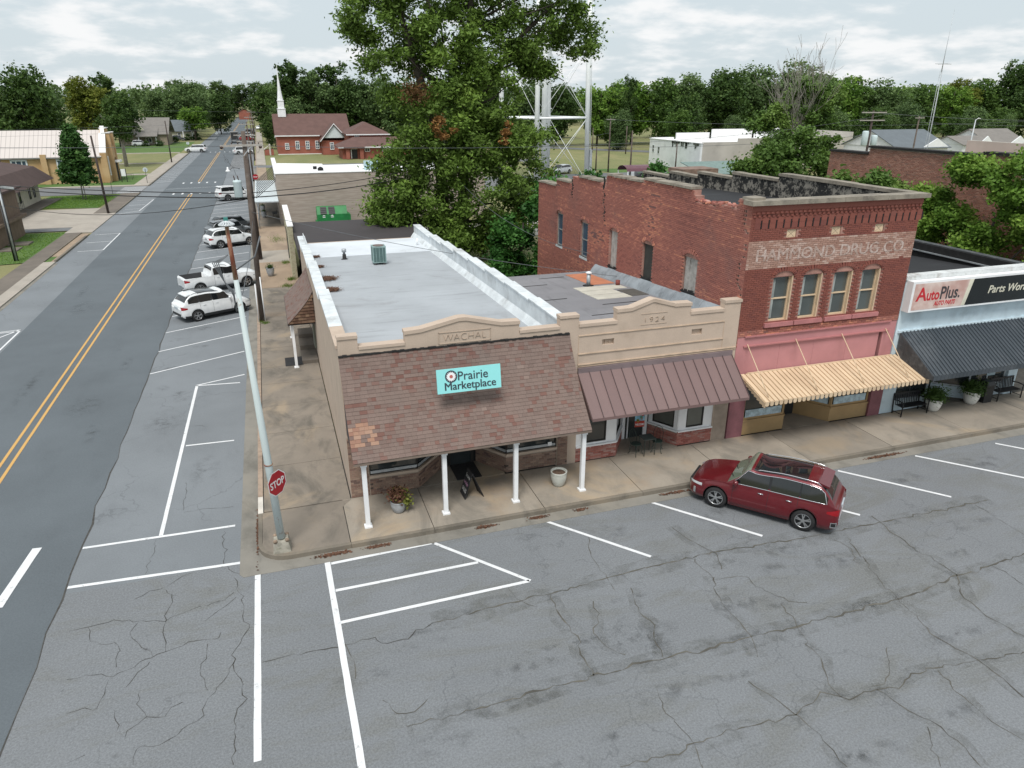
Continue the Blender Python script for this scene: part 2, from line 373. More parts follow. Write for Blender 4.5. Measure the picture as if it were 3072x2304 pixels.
CR = [(0.05,[(1.31,-6.83),(3.19,-6.72),(4.85,-6.67),(6.47,-6.54),(8.33,-6.45),(10.18,-6.42),(13.35,-6.64),(16.46,-6.69),(20.83,-6.72)]),(0.05,[(0.02,-9.94),(2.17,-9.94),(3.83,-9.9),(6.31,-9.9),(8.85,-9.9),(10.19,-9.97),(12.04,-9.92),(13.78,-9.91),(16.33,-9.62),(17.55,-9.55),(19.04,-9.41)]),(0.03,[(4.02,-12.33),(4.97,-12.4),(5.81,-12.29),(6.47,-12.29),(7.15,-12.29),(8.37,-12.35),(8.78,-12.2),(9.34,-11.97),(9.82,-12.38),(10.65,-12.32),(11.37,-12.39),(11.82,-12.18),(12.52,-12.23),(13.74,-12.35),(15.07,-12.5)]),(0.02,[(6.86,-4.35),(6.47,-5.42),(6.48,-6.51),(6.43,-7.13)]),(0.035,[(4.68,-6.68),(4.59,-7.69),(4.72,-8.48),(4.52,-9.12),(4.54,-9.87)]),(0.03,[(6.91,-7.17),(6.65,-8.15),(6.8,-8.75),(6.49,-9.38),(6.42,-9.84)]),(0.035,[(9.41,-7.48),(9.07,-8.12),(8.96,-8.68),(8.99,-9.36),(8.95,-9.88),(8.64,-10.57)]),(0.025,[(9.58,-4.76),(9.75,-5.61),(10.14,-6.48),(9.84,-7.22)]),(0.03,[(10.48,-9.06),(10.32,-9.91),(10.12,-10.77),(10.12,-11.06),(9.69,-11.83),(9.7,-12.26)]),(0.03,[(14.55,-7.03),(14.16,-8.23),(13.83,-9.19),(13.71,-9.89),(13.66,-10.57),(13.4,-11.24),(13.74,-12.35),(13.76,-12.91),(13.69,-13.58)]),(0.035,[(16.21,-6.27),(16.06,-7.22),(16.08,-8.14),(16.15,-8.95),(16.18,-9.57),(15.46,-10.47),(15.44,-11.38),(15.62,-12.08)]),(0.025,[(7.95,-11.17),(8.17,-11.67),(8.4,-12.4),(8.51,-12.96),(8.49,-13.39),(8.47,-13.8)]),(0.02,[(5.81,-10.55),(5.7,-11.11),(5.61,-11.4),(5.72,-11.9),(5.77,-12.35),(5.63,-12.88)]),(0.025,[(10.65,-12.32),(10.85,-13.05),(11.17,-13.62),(11.2,-14.0),(11.1,-14.66)]),(0.025,[(12.5,-12.31),(12.39,-13.15),(12.36,-13.86),(12.57,-14.45)]),(0.02,[(17.55,-9.55),(17.57,-10.55)]),(0.025,[(5.67,-7.36),(5.45,-8.2),(5.15,-8.52),(5.26,-9.07),(5.58,-9.47)]),(0.02,[(10.36,-7.79),(10.42,-8.44),(10.76,-9.04),(11.21,-9.24)]),(0.02,[(14.04,-7.02),(14.2,-7.53),(13.83,-8.26)]),(0.02,[(11.97,-11.28),(11.4,-11.95),(10.95,-12.25),(10.59,-12.21)]),(0.02,[(3.63,-6.08),(3.69,-6.59),(4.13,-7.09)]),(0.02,[(20.09,-6.84),(20.04,-7.87),(19.99,-8.66)]),(0.02,[(9.38,-6.52),(9.32,-7.05),(9.34,-7.58),(9.92,-7.64),(10.36,-7.79)]),(0.02,[(10.89,-13.53),(10.59,-13.94),(10.31,-14.4)]),(0.025,[(-7.74,-4.24),(-7.25,-4.19),(-6.8,-4.16),(-6.29,-4.22),(-5.85,-4.43),(-5.37,-4.59),(-4.97,-4.38),(-4.53,-4.21)]),(0.025,[(-5.5,-3.18),(-5.33,-3.43),(-5.32,-3.95),(-5.42,-4.34),(-5.37,-4.63),(-5.39,-5.02),(-5.27,-5.44),(-5.25,-5.78)]),(0.025,[(-7.36,-6.06),(-6.98,-6.05),(-6.62,-6.12),(-6.34,-6.31),(-6.07,-6.18),(-5.81,-5.98),(-5.56,-5.92),(-5.23,-5.79),(-4.86,-5.7),(-4.56,-5.61),(-4.08,-5.7),(-3.97,-5.48)]),(0.02,[(-7.25,-4.21),(-7.1,-4.8),(-6.85,-4.98),(-6.4,-5.19),(-6.38,-5.68),(-6.32,-5.99)]),(0.02,[(-6.05,-4.4),(-6.13,-4.96),(-5.84,-5.44),(-5.54,-5.87)]),(0.02,[(-7.13,-7.2),(-6.78,-7.15),(-6.52,-7.25),(-6.43,-6.83),(-6.33,-6.32)]),(0.02,[(-5.99,-6.76),(-5.8,-6.33),(-5.58,-6.06)]),(0.02,[(-4.27,-5.83),(-4.27,-6.2),(-4.38,-6.51),(-4.36,-6.92),(-4.18,-7.46)]),(0.02,[(-5.58,-8.68),(-5.06,-8.77),(-4.63,-8.46),(-4.21,-8.22),(-4.16,-7.73),(-3.83,-7.26),(-3.62,-6.71)]),(0.02,[(-6.12,-7.43),(-5.99,-8.1),(-5.79,-8.35),(-5.43,-7.86),(-5.04,-7.99),(-4.7,-7.66)]),(0.02,[(-5.7,-7.07),(-5.58,-7.56),(-5.38,-7.97)]),(0.018,[(-6.28,-3.34),(-5.93,-3.08),(-5.55,-3.05),(-5.36,-2.88),(-5.12,-2.64),(-4.86,-2.56)]),(0.018,[(-4.38,-4.88),(-4.13,-4.62),(-3.89,-4.42),(-3.64,-4.13)]),(0.018,[(-4.36,-4.26),(-4.07,-4.14),(-3.82,-4.0),(-3.69,-3.89)]),(0.025,[(-4.07,-0.57),(-4.1,-1.23),(-3.94,-1.65),(-4.03,-2.24),(-3.86,-2.73),(-3.53,-3.08)]),(0.02,[(-6.07,-0.4),(-6.08,-1.31),(-6.18,-1.8),(-6.15,-2.22)]),(0.03,[(-3.71,-3.18),(-3.56,-3.94),(-3.42,-4.57),(-3.45,-4.98),(-3.28,-5.38),(-3.44,-5.85),(-3.59,-6.24),(-3.61,-7.0),(-3.45,-7.33),(-3.3,-8.01),(-3.51,-8.25),(-3.56,-8.9),(-3.55,-9.78)]),(0.04,[(-2.96,-6.92),(-2.5,-6.9),(-1.91,-6.91),(-1.15,-6.98),(-0.22,-6.91),(-0.1,-7.17),(0.57,-7.24),(1.31,-6.83)]),(0.02,[(-1.01,-6.84),(-0.87,-7.44),(-0.88,-8.18)]),(0.02,[(-0.36,-9.03),(-0.12,-9.51),(0.27,-9.59),(0.64,-9.31)]),(0.015,[(-5.52,-9.13),(-5.51,-8.75),(-5.33,-8.68)]),(0.015,[(-6.83,-8.66),(-6.51,-8.55)]),(0.03,[(-8.23,10.72),(-7.51,10.4),(-6.8,10.66),(-5.92,10.54),(-4.09,10.19)]),(0.018,[(-5.38,1.05),(-4.9,1.08),(-4.28,0.97),(-3.84,0.92)]),(0.018,[(-5.5,3.17),(-5.41,2.51),(-5.43,1.16)]),(0.015,[(-5.97,8.3),(-5.02,7.99)]),(0.012,[(-10.72,6.68),(-10.45,5.77)]),(0.018,[(-4.89,15.19),(-4.22,15.3)])]
cracks(street, lambda p: p[0][0] > -1.5 and p[0][1] < -3.3, .006, CRKB); cracks(street, lambda p: -8.1 < p[0][0] <= -1.5 and p[0][1] < -3.3, .006)
cracks(strip_r, lambda p: p[0][0] > -8.1 and p[0][1] >= -3.3, .006)
halo()
def stains(parent, L, z):
    m = MB(); fd = []
    for x, y, rx, ry in L:
        i0 = len(m.v); m.v.append((x, y, z)); fd.append(1.0)
        for k in range(18): t = 2*pi*k/18; m.v.append((x+rx*cos(t), y+ry*sin(t), z)); fd.append(0.0)
        for k in range(18): m.face((i0, i0+1+k, i0+1+(k+1) % 18))
    o = m.build('oil_stain', OIL, parent, None, 'stuff'); at = o.data.attributes.new('fade', 'FLOAT', 'POINT'); at.data.foreach_set('value', fd)
_r = random.Random(44)
stains(street, [(5.0, -3.95, .5, .3), (4.9, -4.5, .28, .22), (7.6, -4.4, .7, .45), (11.3, -4.6, .8, .5), (15.4, -4.6, .9, .6), (19.3, -4.7, 1.1, .6), (23.1, -4.6, 1.2, .6), (22.5, -4.1, .5, .3), (3.2, -12.0, .55, .22), (4.3, -11.6, .5, .16), (1.2, -12.8, .3, .2), (9.5, -8.7, 1.3, .5), (13.2, -7.9, 1.4, .5), (6.2, -9.0, 1.5, .6), (12, -6.9, 1.2, .4)]+[(_r.uniform(-1, 22), _r.uniform(-14, -6.3), _r.uniform(.3, 1.6), _r.uniform(.12, .4)) for _ in range(46)]+[(_r.uniform(-8, -1), _r.uniform(-10, -3), _r.uniform(.05, .12), _r.uniform(.05, .1)) for _ in range(30)], .0052)
stains(strip_r, [(-6.4, 22.7, .7, .35), (-5.9, 23.0, .5, .25), (-5.6, 30.2, .6, .3), (-6, 19.3, .5, .3), (-6.8, 9, .9, 1.6), (-4.9, 4, .6, 1.4)]+[(_r.uniform(-7.6, -4), _r.uniform(10, 80), _r.uniform(.3, .9), _r.uniform(.2, .6)) for _ in range(22)], .0052)
stains(road, [(-9.3, 24.8, .45, .18), (-9.6, 26, .3, .12), (-10.2, 20, .25, .12), (-9.1, 29, .3, .15), (-10.4, 12, .9, 1.4), (-14, 30, .8, 2.5)]+[(_r.choice((-9.5, -10.7, -13.4, -14.8)), _r.uniform(5, 90), .35, _r.uniform(1, 3)) for _ in range(16)], .0095)
m = MB(); ribbon(m, [(x+.02, y) for x, y in ed if -19 < y < 118], .045, .0065, 1.2); m.build('seam_crack', CRK, road, None, 'stuff')
m = MB()
# ---- painted lines, each stripe a part of its surface
def stripe(parent, a, b, w, mat=PAINT, z=.008, name='painted_stripe'):
    m = MB(); a = Vector((*a, z)); b = Vector((*b, z)); L = (b-a).length; n = max(1, int(L/.5)); pts = []
    for i in range(n+1): pts.append(a.lerp(b, i/n))
    d = (b-a).normalized(); nn = Vector((-d.y, d.x, 0)); e = [(.5+.06*(R_()-.5))*w for _ in pts]; g = [(.5+.06*(R_()-.5))*w for _ in pts]
    for i in range(n): m.quad(pts[i]-nn*e[i], pts[i+1]-nn*e[i+1], pts[i+1]+nn*g[i+1], pts[i]+nn*g[i])
    return m.build(name, mat, parent)
for a, b in (((-1.1, -3.28), (-1.04, -10.75)), ((-1.0, -3.37), (2.13, -3.27)), ((2.05, -3.2), (4.33, -5.98)), ((-1.0, -4.69), (3.15, -4.67)), ((-1.0, -6.07), (4.3, -5.98)),
             ((5.89, -3.25), (8.17, -6.02)), ((9.69, -3.22), (12.05, -6.14)), ((13.5, -3.3), (15.89, -6.12)), ((17.38, -3.4), (19.77, -6.17)), ((21.08, -3.36), (23.47, -5.97)),
             ((25.02, -3.52), (27.3, -6.1)), ((28.9, -3.5), (31.2, -6.2)), ((-3.06, -2.52), (-3.08, -9.85)), ((-3.1, -10.9), (-3.1, -13)), ((-1.04, -10.75), (-1.04, -11.6))):
    stripe(street if a[1] < -2.6 else strip_r, a, b, .115 if a[0] > -.9 or b[0] > 0 else .16)
for a, b, w in (((-9.46, -.2), (-3.75, -.33), .115), ((-9.55, -2.2), (-3.0, -2.53), .125), ((-5.95, -.2), (-5.8, 13.05), .125), ((-5.75, 6.33), (-3.95, 6.25), .1), ((-5.85, 13.07), (-3.85, 12.85), .1), ((-5.85, 13.1), (-3.66, 13.95), .1)):
    if a[0] < -8.2: a = (-8.14, a[1])
    stripe(strip_r, a, b, w)
y = 15.48
for i in range(26):
    if y < 130: stripe(strip_r, (-8.14, y), (-3.72, y+2.2), .1, z=.008)
    y += 3.55 if i < 14 else 3.2
for i in range(9):
    y = 141+i*3.3; stripe(strip_r, (-8.14, y-9), (-3.8, y-7), .1, PAINTW)
stripe(road, (-9.74, -2.6), (-9.46, .23), .26, z=.014)
for s in (-12.2, -11.83):
    for a, b in ((-20, 92.5), (110, 182), (192, 430)): stripe(road, (s, a), (s, b), .115, YEL, z=.012, name='yellow_stripe')
for Y, xs in ((93.5, (-14.4, -13.2, -12.0, -10.8, -9.6)), (108.4, (-14.3, -13.13, -11.95, -10.75, -9.5)), (184, (-14.2, -13, -12, -10.8, -9.6))):
    for x in xs: stripe(road, (x, Y-.75), (x+.02, Y+.75), .27, z=.012)
stripe(road, (-16.0, 100.1), (-8.3, 101.6), .12, PAINTW, z=.012)
strip_l = sheet('parking_strip', A_STRIP, rect(-18.95, -59, -16.25, 344), 0.002)
for a, b in (((-18.3, 51), (-16.28, 51.2)), ((-18.46, 59.93), (-16.28, 60.31)), ((-16.28, 51.2), (-16.26, 60.3)), ((-18.4, 55.4), (-16.3, 55.8)),
             ((-18.54, 74.82), (-16.66, 76.81)), ((-18.5, 78.6), (-16.7, 78.8)), ((-16.66, 76.81), (-16.33, 87.9)), ((-18.59, 82.42), (-16.73, 82.78)), ((-18.32, 87.23), (-16.33, 87.9)),
             ((-18.6, 21.5), (-16.4, 25.9)), ((-18.5, 25.4), (-16.4, 25.9)), ((-19.0, 25.2), (-16.35, 25.6)), ((-16.4, 21), (-16.35, 25.6))):
    stripe(strip_l, a, b, .1, z=.010)
for i in range(24): stripe(strip_l, (-19.0+.3, 110.5+i*3.3), (-16.35, 112.3+i*3.3), .12, PAINTW if i % 3 else PAINT, z=.010)
cw = bpy.data.objects['side_street']
for i in range(7): stripe(cw, (-22.4, 97.2+i*1.25), (-19.25, 97.0+i*1.25), .34, PAINT, z=.012)
# ---------------------------------------------------------------- gutters, kerbs, pavements
m = MB(); m.box(-3.56, -3.1, -.2, -3.0, 133, .0125); gut = m.build('gutter', GUT, None, None, 'structure')
m = MB(); m.box(-2.2, -3.28, -.2, 75, -2.70, .012); m.prism([(-3.56, -3.1, 0), (-3.45, -3.26, 0), (-2.2, -3.28, 0), (-2.2, -2.6, 0), (-2.9, -2.0, 0), (-3.03, -1.7, 0), (-3.03, -3.1, 0)], (0, 0, -.2), (0, 0, .011)); m.build('gutter', GUT, None, None, 'structure')
def slab(parent, x0, y0, x1, y1, z=.15, mat=CONC, name='paving_slab', gap=.012, poly=None):
    m = MB(); m.ca = R_()*R_()
    dz = (R_()-.5)*.006
    if poly: m.prism([(x, y, 0) for x, y in poly], (0, 0, -.05), (0, 0, z+dz))
    else: m.box(x0+gap, y0+gap, -.05, x1-gap, y1-gap, z+dz)
    return m.build(name, mat, parent)
# front pavement
m = MB(); m.box(-2.0, -2.7, -.04, 75, 3.2, .10); m.box(-2.9, -1.8, -.04, -2.0, 0, .10); sw = m.build('sidewalk', CRK, None, None, 'structure')
xs = [-.33, 2.27, 6.02, 9.62, 13.17, 16.76, 20.63, 24.77, 28.9, 33, 37.2]
for i, (a, b) in enumerate(zip(xs[:-1], xs[1:])):
    slab(sw, a, -2.65, b, -.02 if b < 28 else 0)
    mk = MB(); mk.ca = R_()*.4; mk.box(a+.008, -2.79, -.05, b-.008, -2.655, .153); mk.build('kerb_stone', KERB, sw)
# corner slab with rounded kerb
arc = [(-3.03+.9-.9*cos(t), -1.88-.9*sin(t)) for t in [k*pi/2/7 for k in range(8)]]
inn = [(-3.03+.9-.77*cos(t), -1.88-.77*sin(t)) for t in [k*pi/2/7 for k in range(8)]]
slab(sw, 0, 0, 0, 0, mat=CONC_S, poly=[(-2.9, -.08)]+inn+[(-.345, -2.65), (-.345, -.48), (-.02, -.08)])
for i in range(7):
    slab(sw, 0, 0, 0, 0, z=.153, mat=KERB, name='kerb_stone', poly=[arc[i], arc[i+1], inn[i+1], inn[i]])
slab(sw, 0, 0, 0, 0, z=.153, mat=KERB, name='kerb_stone', poly=[(-2.13, -2.78), (-.33, -2.78), (-.33, -2.655), (-2.13, -2.65)])
slab(sw, -3.03, -1.88, -2.905, -.1, z=.153, mat=KERB, name='kerb_stone', gap=.004)
# recess floors in front of shop doors
for x0, x1, y1 in ((2.3, 5.5, 1.6), (9.9, 12.6, 1.9), (17.55, 19.9, 1.6)): slab(sw, x0, 0.0, x1, y1, mat=CONC)
slab(sw, 22.6, .02, 30.3, 2.6, mat=CONC_D)
# side pavement along the corner shop
m = MB(); m.box(-2.9, 0, -.04, -.02, 31.4, .10); sw2 = m.build('sidewalk', CRK, None, None, 'structure')
ys = [-.04, 3.15, 6.1, 9.0, 11.8, 14.2, 17.35, 20.96, 24.3, 27.2, 31.3]
for a, b in zip(ys[:-1], ys[1:]): slab(sw2, -2.85, a, -.03, b, mat=CONC_S)
KP = simple('pinkish_kerb', (.33, .25, .19), .85, .3, 3, fine=30)
KW = simple('white_kerb', (.62, .58, .52), .8, .2, 3, fine=30)
y = -.08
while y < 131:
    L = 1.1 if y < 0 else (3.1 if y < 60 else 8); m = MB(); m.box(-3.03, y, -.05, -2.87, y+L-.012, .158); m.build('kerb_stone', KW if y < .9 else KP, sw2); y += L
# gravel pavement farther up
m = MB(); m.box(-2.86, 31.4, -.05, -.02, 40.5, .14); pth = m.build('path', GRAV, None, None, 'structure')
m = MB(); m.box(-2.86, 40.5, -.05, 0, 45.5, .145); m.build('path', CONC_L, None, None, 'structure')
m = MB(); m.box(-2.86, 45.5, -.05, -.0, 59.4, .14); m.build('path', GRAV, None, None, 'structure')
m = MB(); m.box(-2.86, 59.4, -.05, -.3, 84, .145); m.build('path', CONC_S, None, None, 'structure')
m = MB(); m.box(-3.0, 84, -.05, -1.3, 133, .10); m.build('path', GRAV, None, None, 'structure')
m = MB(); m.box(-3.1, 140, -.05, -1.2, 300, .10); m.build('path', CONC_L, None, None, 'structure')
m = MB(); m.box(-3.3, 140, -.05, -3.1, 345, .12); m.build('kerb', KP, None, None, 'structure')
# left pavement
m = MB(); m.box(-21.4, -20, -.05, -19.9, 61.4, .10); swl = m.build('sidewalk', CONC_D, None, None, 'structure')
m = MB(); m.box(-19.9, -20, -.05, -19.0, 46.4, .095); m.build('sidewalk', CONC_L, None, None, 'structure')
m = MB(); m.box(-21.5, 61.5, -.05, -19.0, 75.5, .08); m.build('sidewalk', CONC_L, None, None, 'structure')
m = MB(); m.box(-21.4, 75.5, -.05, -19.2, 96, .11); m.build('sidewalk', CONC_D, None, None, 'structure')
m = MB(); m.box(-21.4, 106, -.05, -19.2, 180, .10); m.build('sidewalk', CONC_L, None, None, 'structure')
sheet('verge', GRAV, rect(-19.9, 46.4, -19.1, 60.8), .06)
sheet('verge', GRASS, rect(-19.9, 46.5, -19.4, 48.8), .066)
for a, b in ((46.6, 59.0), (75.5, 96), (106, 182)):
    m = MB(); m.box(-19.16, a, -.05, -18.98, b, .15); m.build('kerb', KERB, None, None, 'structure')
m = MB(); m.box(-19.95, 46.6, -.05, -19.86, 61, .15); m.build('kerb', KERB, None, None, 'structure')
m = MB(); m.box(-19.05, -20, -.05, -18.75, 46, .01); m.build('gutter', GUT, None, None, 'structure')
m = MB(); m.box(-29.4, 65.6, -.05, -21.4, 80.6, .05); m.build('driveway', CONC_L, None, None, 'structure')
sheet('driveway', A_FAR, rect(-30, 63.3, -21.5, 65.5), .04)
m = MB(); m.box(-75, 106, -.05, -21.4, 107.4, .10); m.build('sidewalk', CONC_L, None, None, 'structure')
m = MB(); m.box(-21.4, 125, -.05, -28, 127.2, .06); m.box(-40, 150.8, -.05, -21.4, 152.3, .06); m.box(-60, 183.5, -.05, -21.4, 185.5, .06); m.build('path', CONC_L, None, None, 'structure')
# ================================================================ materials: buildings
TAN = simple('tan_stucco', (.50, .40, .32), .85, .10, 1.2, fine=26, bump=.5, dirt=(.30, .23, .17), dirt_amt=.35)
TAN_D = simple('tan_stucco_line', (.435, .345, .272), .9, .1, 2, fine=26)
WHITE = simple('white_paint', (.78, .79, .80), .55, .06, 2)
WHITE_D = simple('weathered_white', (.64, .68, .70), .7, .2, 1.5, fine=20, dirt=(.28, .28, .27), dirt_amt=.5)
DARK = simple('dark_interior', (.012, .012, .013), .9, .3, 2)
DKFR = simple('dark_bronze_frame', (.02, .018, .017), .45, .1, 3)
def glass(name, c, rough=.06):
    b = NB(name); b.col(b.mix(b.noise(.8, 3), mul(c, .5), mul(c, 1.6))).set(Roughness=rough, IOR=1.5)
    b.b.inputs['Specular IOR Level'].default_value = .8; return b.done()
GLASS = glass('shop_glass', (.03, .036, .038)); GLASS_U = glass('upper_glass', (.075, .09, .088), .10); GLASS_B = glass('blind_glass', (.10, .11, .10), .15); GLASS_BL = glass('blue_glass', (.05, .09, .13), .12)  # upper glass is lightened: greenish-grey reflections painted into its colour
def roofmat(name, base, streak, patch, stretch=(.4, 3, 1)):
    b = NB(name); c = b.mix(b.rng(b.noise(.35, 5), .3, .7), mul(base, .88), mul(base, 1.1))
    c = b.mix(b.math('MULTIPLY', b.rng(b.noise(.9, 7, .7, stretch=stretch), .5, .74), .75), c, streak)
    c = b.mix(b.math('MULTIPLY', b.rng(b.noise(.5, 7, .66, dist=.7), .56, .72), .8), c, patch)
    c = b.mix(b.math('MULTIPLY', b.attr(), .4), c, mul(base, .62))
    c = b.mix(.2, c, b.mix(b.noise(28, 3, .7), mul(base, .5), mul(base, 1.4)))
    b.col(c).set(Roughness=.85); b.bump(b.noise(3, 5), .2, .02); return b.done()
ROOF_G = roofmat('grey_membrane', (.385, .41, .435), (.21, .22, .23), (.26, .265, .27))
ROOF_W = roofmat('pale_membrane', (.66, .70, .74), (.50, .53, .56), (.40, .41, .42))
ROOF_D = roofmat('felt_roof', (.235, .235, .25), (.11, .11, .12), (.24, .24, .25), (3, .4, 1))
ROOF_B = roofmat('tar_roof', (.018, .019, .022), (.05, .055, .06), (.02, .02, .022))
ROOF_BR = roofmat('brown_roof', (.05, .043, .045), (.035, .03, .03), (.065, .055, .055))
SHIN = varmat('roof_shingle', [(0, (.20, .150, .130)), (.55, (.215, .162, .142)), (.72, (.18, .132, .115)), (.86, (.205, .118, .098)), (.95, (.17, .088, .072)), (1, (.25, .195, .17))], .92, 1.0, wear=(.15, .13, .12), wear_amt=.35, bump=.5)
SHIN_T = varmat('tan_shingle', [(0, (.33, .20, .14)), (.5, (.36, .25, .19)), (1, (.27, .15, .11))], .92)
SHAKE = varmat('wood_shake', [(0, (.10, .055, .035)), (.5, (.15, .09, .06)), (1, (.22, .15, .10))], .9)
BR_RED = varmat('red_brick', [(0, (0.305, 0.131, 0.109)), (.25, (0.421, 0.184, 0.144)), (.5, (0.364, 0.154, 0.123)), (.75, (0.508, 0.228, 0.170)), (.9, (0.610, 0.289, 0.189)), (1, (0.203, 0.114, 0.109))], .9, .5, wear=(.20, .12, .11), wear_amt=.5, bump=.4)
BR_BAND = varmat('faded_painted_brick', [(0, (0.351, 0.221, 0.176)), (.5, (0.429, 0.286, 0.234)), (.8, (0.546, 0.429, 0.377)), (1, (0.312, 0.169, 0.130))], .9, 1.0, wear=(.30, .19, .15), wear_amt=.4)
BR_MAR = varmat('painted_maroon_brick', [(0, (0.236, 0.084, 0.062)), (.5, (0.268, 0.097, 0.071)), (1, (0.204, 0.073, 0.059))], .75, .6, wear=(.26, .12, .09), wear_amt=.3)
BR_USED = varmat('used_brick', [(0, (0.260, 0.189, 0.150)), (.3, (0.325, 0.227, 0.176)), (.55, (0.247, 0.156, 0.124)), (.8, (0.390, 0.286, 0.221)), (.93, (0.195, 0.130, 0.111)), (1, (0.065, 0.052, 0.046))], .9, 1.5)
BR_PINK = varmat('pinkish_brick', [(0, (0.360, 0.144, 0.120)), (.4, (0.432, 0.204, 0.168)), (.7, (0.300, 0.108, 0.090)), (.9, (0.504, 0.360, 0.324)), (1, (0.216, 0.096, 0.084))], .9, 1.5)
BR_FAR = varmat('church_brick', [(0, (.26, .085, .06)), (.5, (.31, .11, .08)), (1, (.22, .07, .05))], .9, .4)
MORT = simple('mortar', (.38, .21, .17), .95, .3, 2, fine=25, dirt=(.10, .06, .05), dirt_amt=.6)
MORT_P = simple('pale_mortar', (.42, .34, .29), .95, .3, 2, fine=25)
MORT_U = simple('used_mortar', (.33, .27, .22), .95, .25, 2, fine=25)
STONE = simple('weathered_coping', (.27, .24, .195), .92, .35, 2.5, fine=18, bump=.6, dirt=(.09, .08, .07), dirt_amt=.7)
PINK = simple('pink_paint', (.48, .215, .22), .65, .09, .8, dirt=(.34, .14, .15), dirt_amt=.4)
PINK_T = simple('pink_trim', (.42, .17, .17), .7, .12, 2)
MAUVE = simple('mauve_paint', (.22, .09, .105), .75, .25, 1.5, fine=15)
CREAM = simple('cream_paint', (.64, .49, .33), .6, .08, 2)
OCHRE = simple('ochre_paint', (.37, .25, .12), .75, .12, 1.2, dirt=(.22, .16, .09), dirt_amt=.4)
TANM = varmat('tan_metal', [(0, (.58, .455, .325)), (1, (.65, .52, .375))], .45, .8, wear=(.40, .27, .16), wear_amt=.35)
BRNM = varmat('brown_metal', [(0, (0.201, 0.138, 0.132)), (1, (0.230, 0.161, 0.153))], .42, .5, wear=(.15, .11, .11), wear_amt=.3)
BLKM = varmat('charcoal_metal', [(0, (.055, .068, .08)), (1, (.07, .084, .098))], .45, .6, wear=(.16, .17, .18), wear_amt=.35)
BLKW = simple('charcoal_boards', (.06, .065, .07), .8, .4, 4, fine=20, dirt=(.20, .20, .2), dirt_amt=.5)
BLUEW = simple('pale_blue_plaster', (.55, .66, .72), .7, .15, 1.2, dirt=(.28, .34, .36), dirt_amt=.5)
STEELG = simple('galvanized', (.45, .48, .50), .5, .15, 3, metal=.4)
BLACK = simple('black_paint', (.015, .016, .018), .5, .2, 3)
FELT = simple('black_felt', (.018, .018, .018), .9, .5, 4, fine=20)
WOODG = simple('grey_board', (.42, .40, .37), .9, .3, 5, fine=14, dirt=(.16, .14, .12), dirt_amt=.7)
RUSTO = simple('orange_metal', (.50, .20, .11), .7, .12, 2)
# ================================================================ wall helpers
def wall(m, P0, U, N, L, z0, prof, holes=(), t=.3):
    """stepped wall of thickness t (behind P0, away from N) with openings; prof = [(u0,u1,ztop)]"""
    P0, U, N = Vector(P0), Vector(U), Vector(N)
    us = sorted({0, L, *[a for p in prof for a in p[:2]], *[a for h in holes for a in h[:2]]})
    for a, b in zip(us[:-1], us[1:]):
        mid = (a+b)/2
        top = [p[2] for p in prof if p[0] <= mid <= p[1]]
        if not top: continue
        zs = [z0]+sorted({z for h in holes if h[0] <= mid <= h[1] for z in h[2:4]})+[top[0]]
        for c, d in zip(zs[:-1], zs[1:]):
            if d <= c: continue
            zm = (c+d)/2
            if any(h[0] <= mid <= h[1] and h[2] <= zm <= h[3] for h in holes): continue
            A = P0+U*a; B = P0+U*b; n = N*t
            q = [A, B, B-n, A-n]
            if U.cross(Vector((0, 0, 1))).dot(N) < 0: q = [B, A, A-n, B-n]
            m.hexa([(p.x, p.y, c) for p in q]+[(p.x, p.y, d) for p in q])
def bricks(parent, P0, U, N, L, z0, z1, ok, mat, bl=.20, bh=.062, gap=.012, proud=.012, nparts=300, near=None, matf=None, mats=None, name='brick', jit=.004, varf=None):
    """running-bond facing bricks; the nparts nearest ones are objects sharing a few meshes, the rest one joined part"""
    P0, U, N = Vector(P0), Vector(U), Vector(N); course = bh+gap; pitch = bl+gap; out = []
    k = 0; z = z0
    while z+bh < z1+.001:
        u = -pitch*.5 if k % 2 else 0.0
        while u < L:
            a, b = max(u, 0), min(u+bl, L)
            if b-a > .05 and ok((a+b)/2, z+bh/2, (b-a)/2): out.append((a, b, z))
            u += pitch
        z += course; k += 1
    C0 = Vector((-1.52, -21.84, 12.8))
    full = [o for o in out if o[1]-o[0] > bl-.002]
    full.sort(key=lambda o: (P0+U*o[0]+Vector((0, 0, o[2]))-C0).length)
    sel = set(full[:nparts]); mats = mats or [mat]
    rest = MB()
    for a, b, z in out:
        if (a, b, z) in sel: continue
        rest.ca = varf((a+b)/2, z) if varf else R_(); rest.cm = matf((a+b)/2, z) if matf else 0
        pr = proud+jit*(R_()-.5)*2
        c = P0+U*(a+b)/2+Vector((0, 0, z+bh/2))+N*(pr/2-.01)
        rest.obox(c, U*(b-a)/2, N*(pr/2+.01), (0, 0, bh/2))
    if rest.f: rest.build(name, mats, parent, None, 'stuff')
    if sel:
        proto = {}
        for a, b, z in sel:
            mi = matf((a+b)/2, z) if matf else 0; vi = int((varf((a+b)/2, z) if varf else R_())*7.99); key = (mi, vi)
            c = P0+U*(a+b)/2+Vector((0, 0, z+bh/2))+N*((R_()-.5)*2*jit)
            if key not in proto:
                q = MB(); q.ca = (vi+.5)/8; q.obox((0, 0, 0), U*bl/2, N*proud, (0, 0, bh/2))
                o = q.build(name, mats[mi], parent, pos=(0, 0, 0), local=True)
                o.location = c-org(parent); proto[key] = o
            else: copy_obj(proto[key], parent, c)
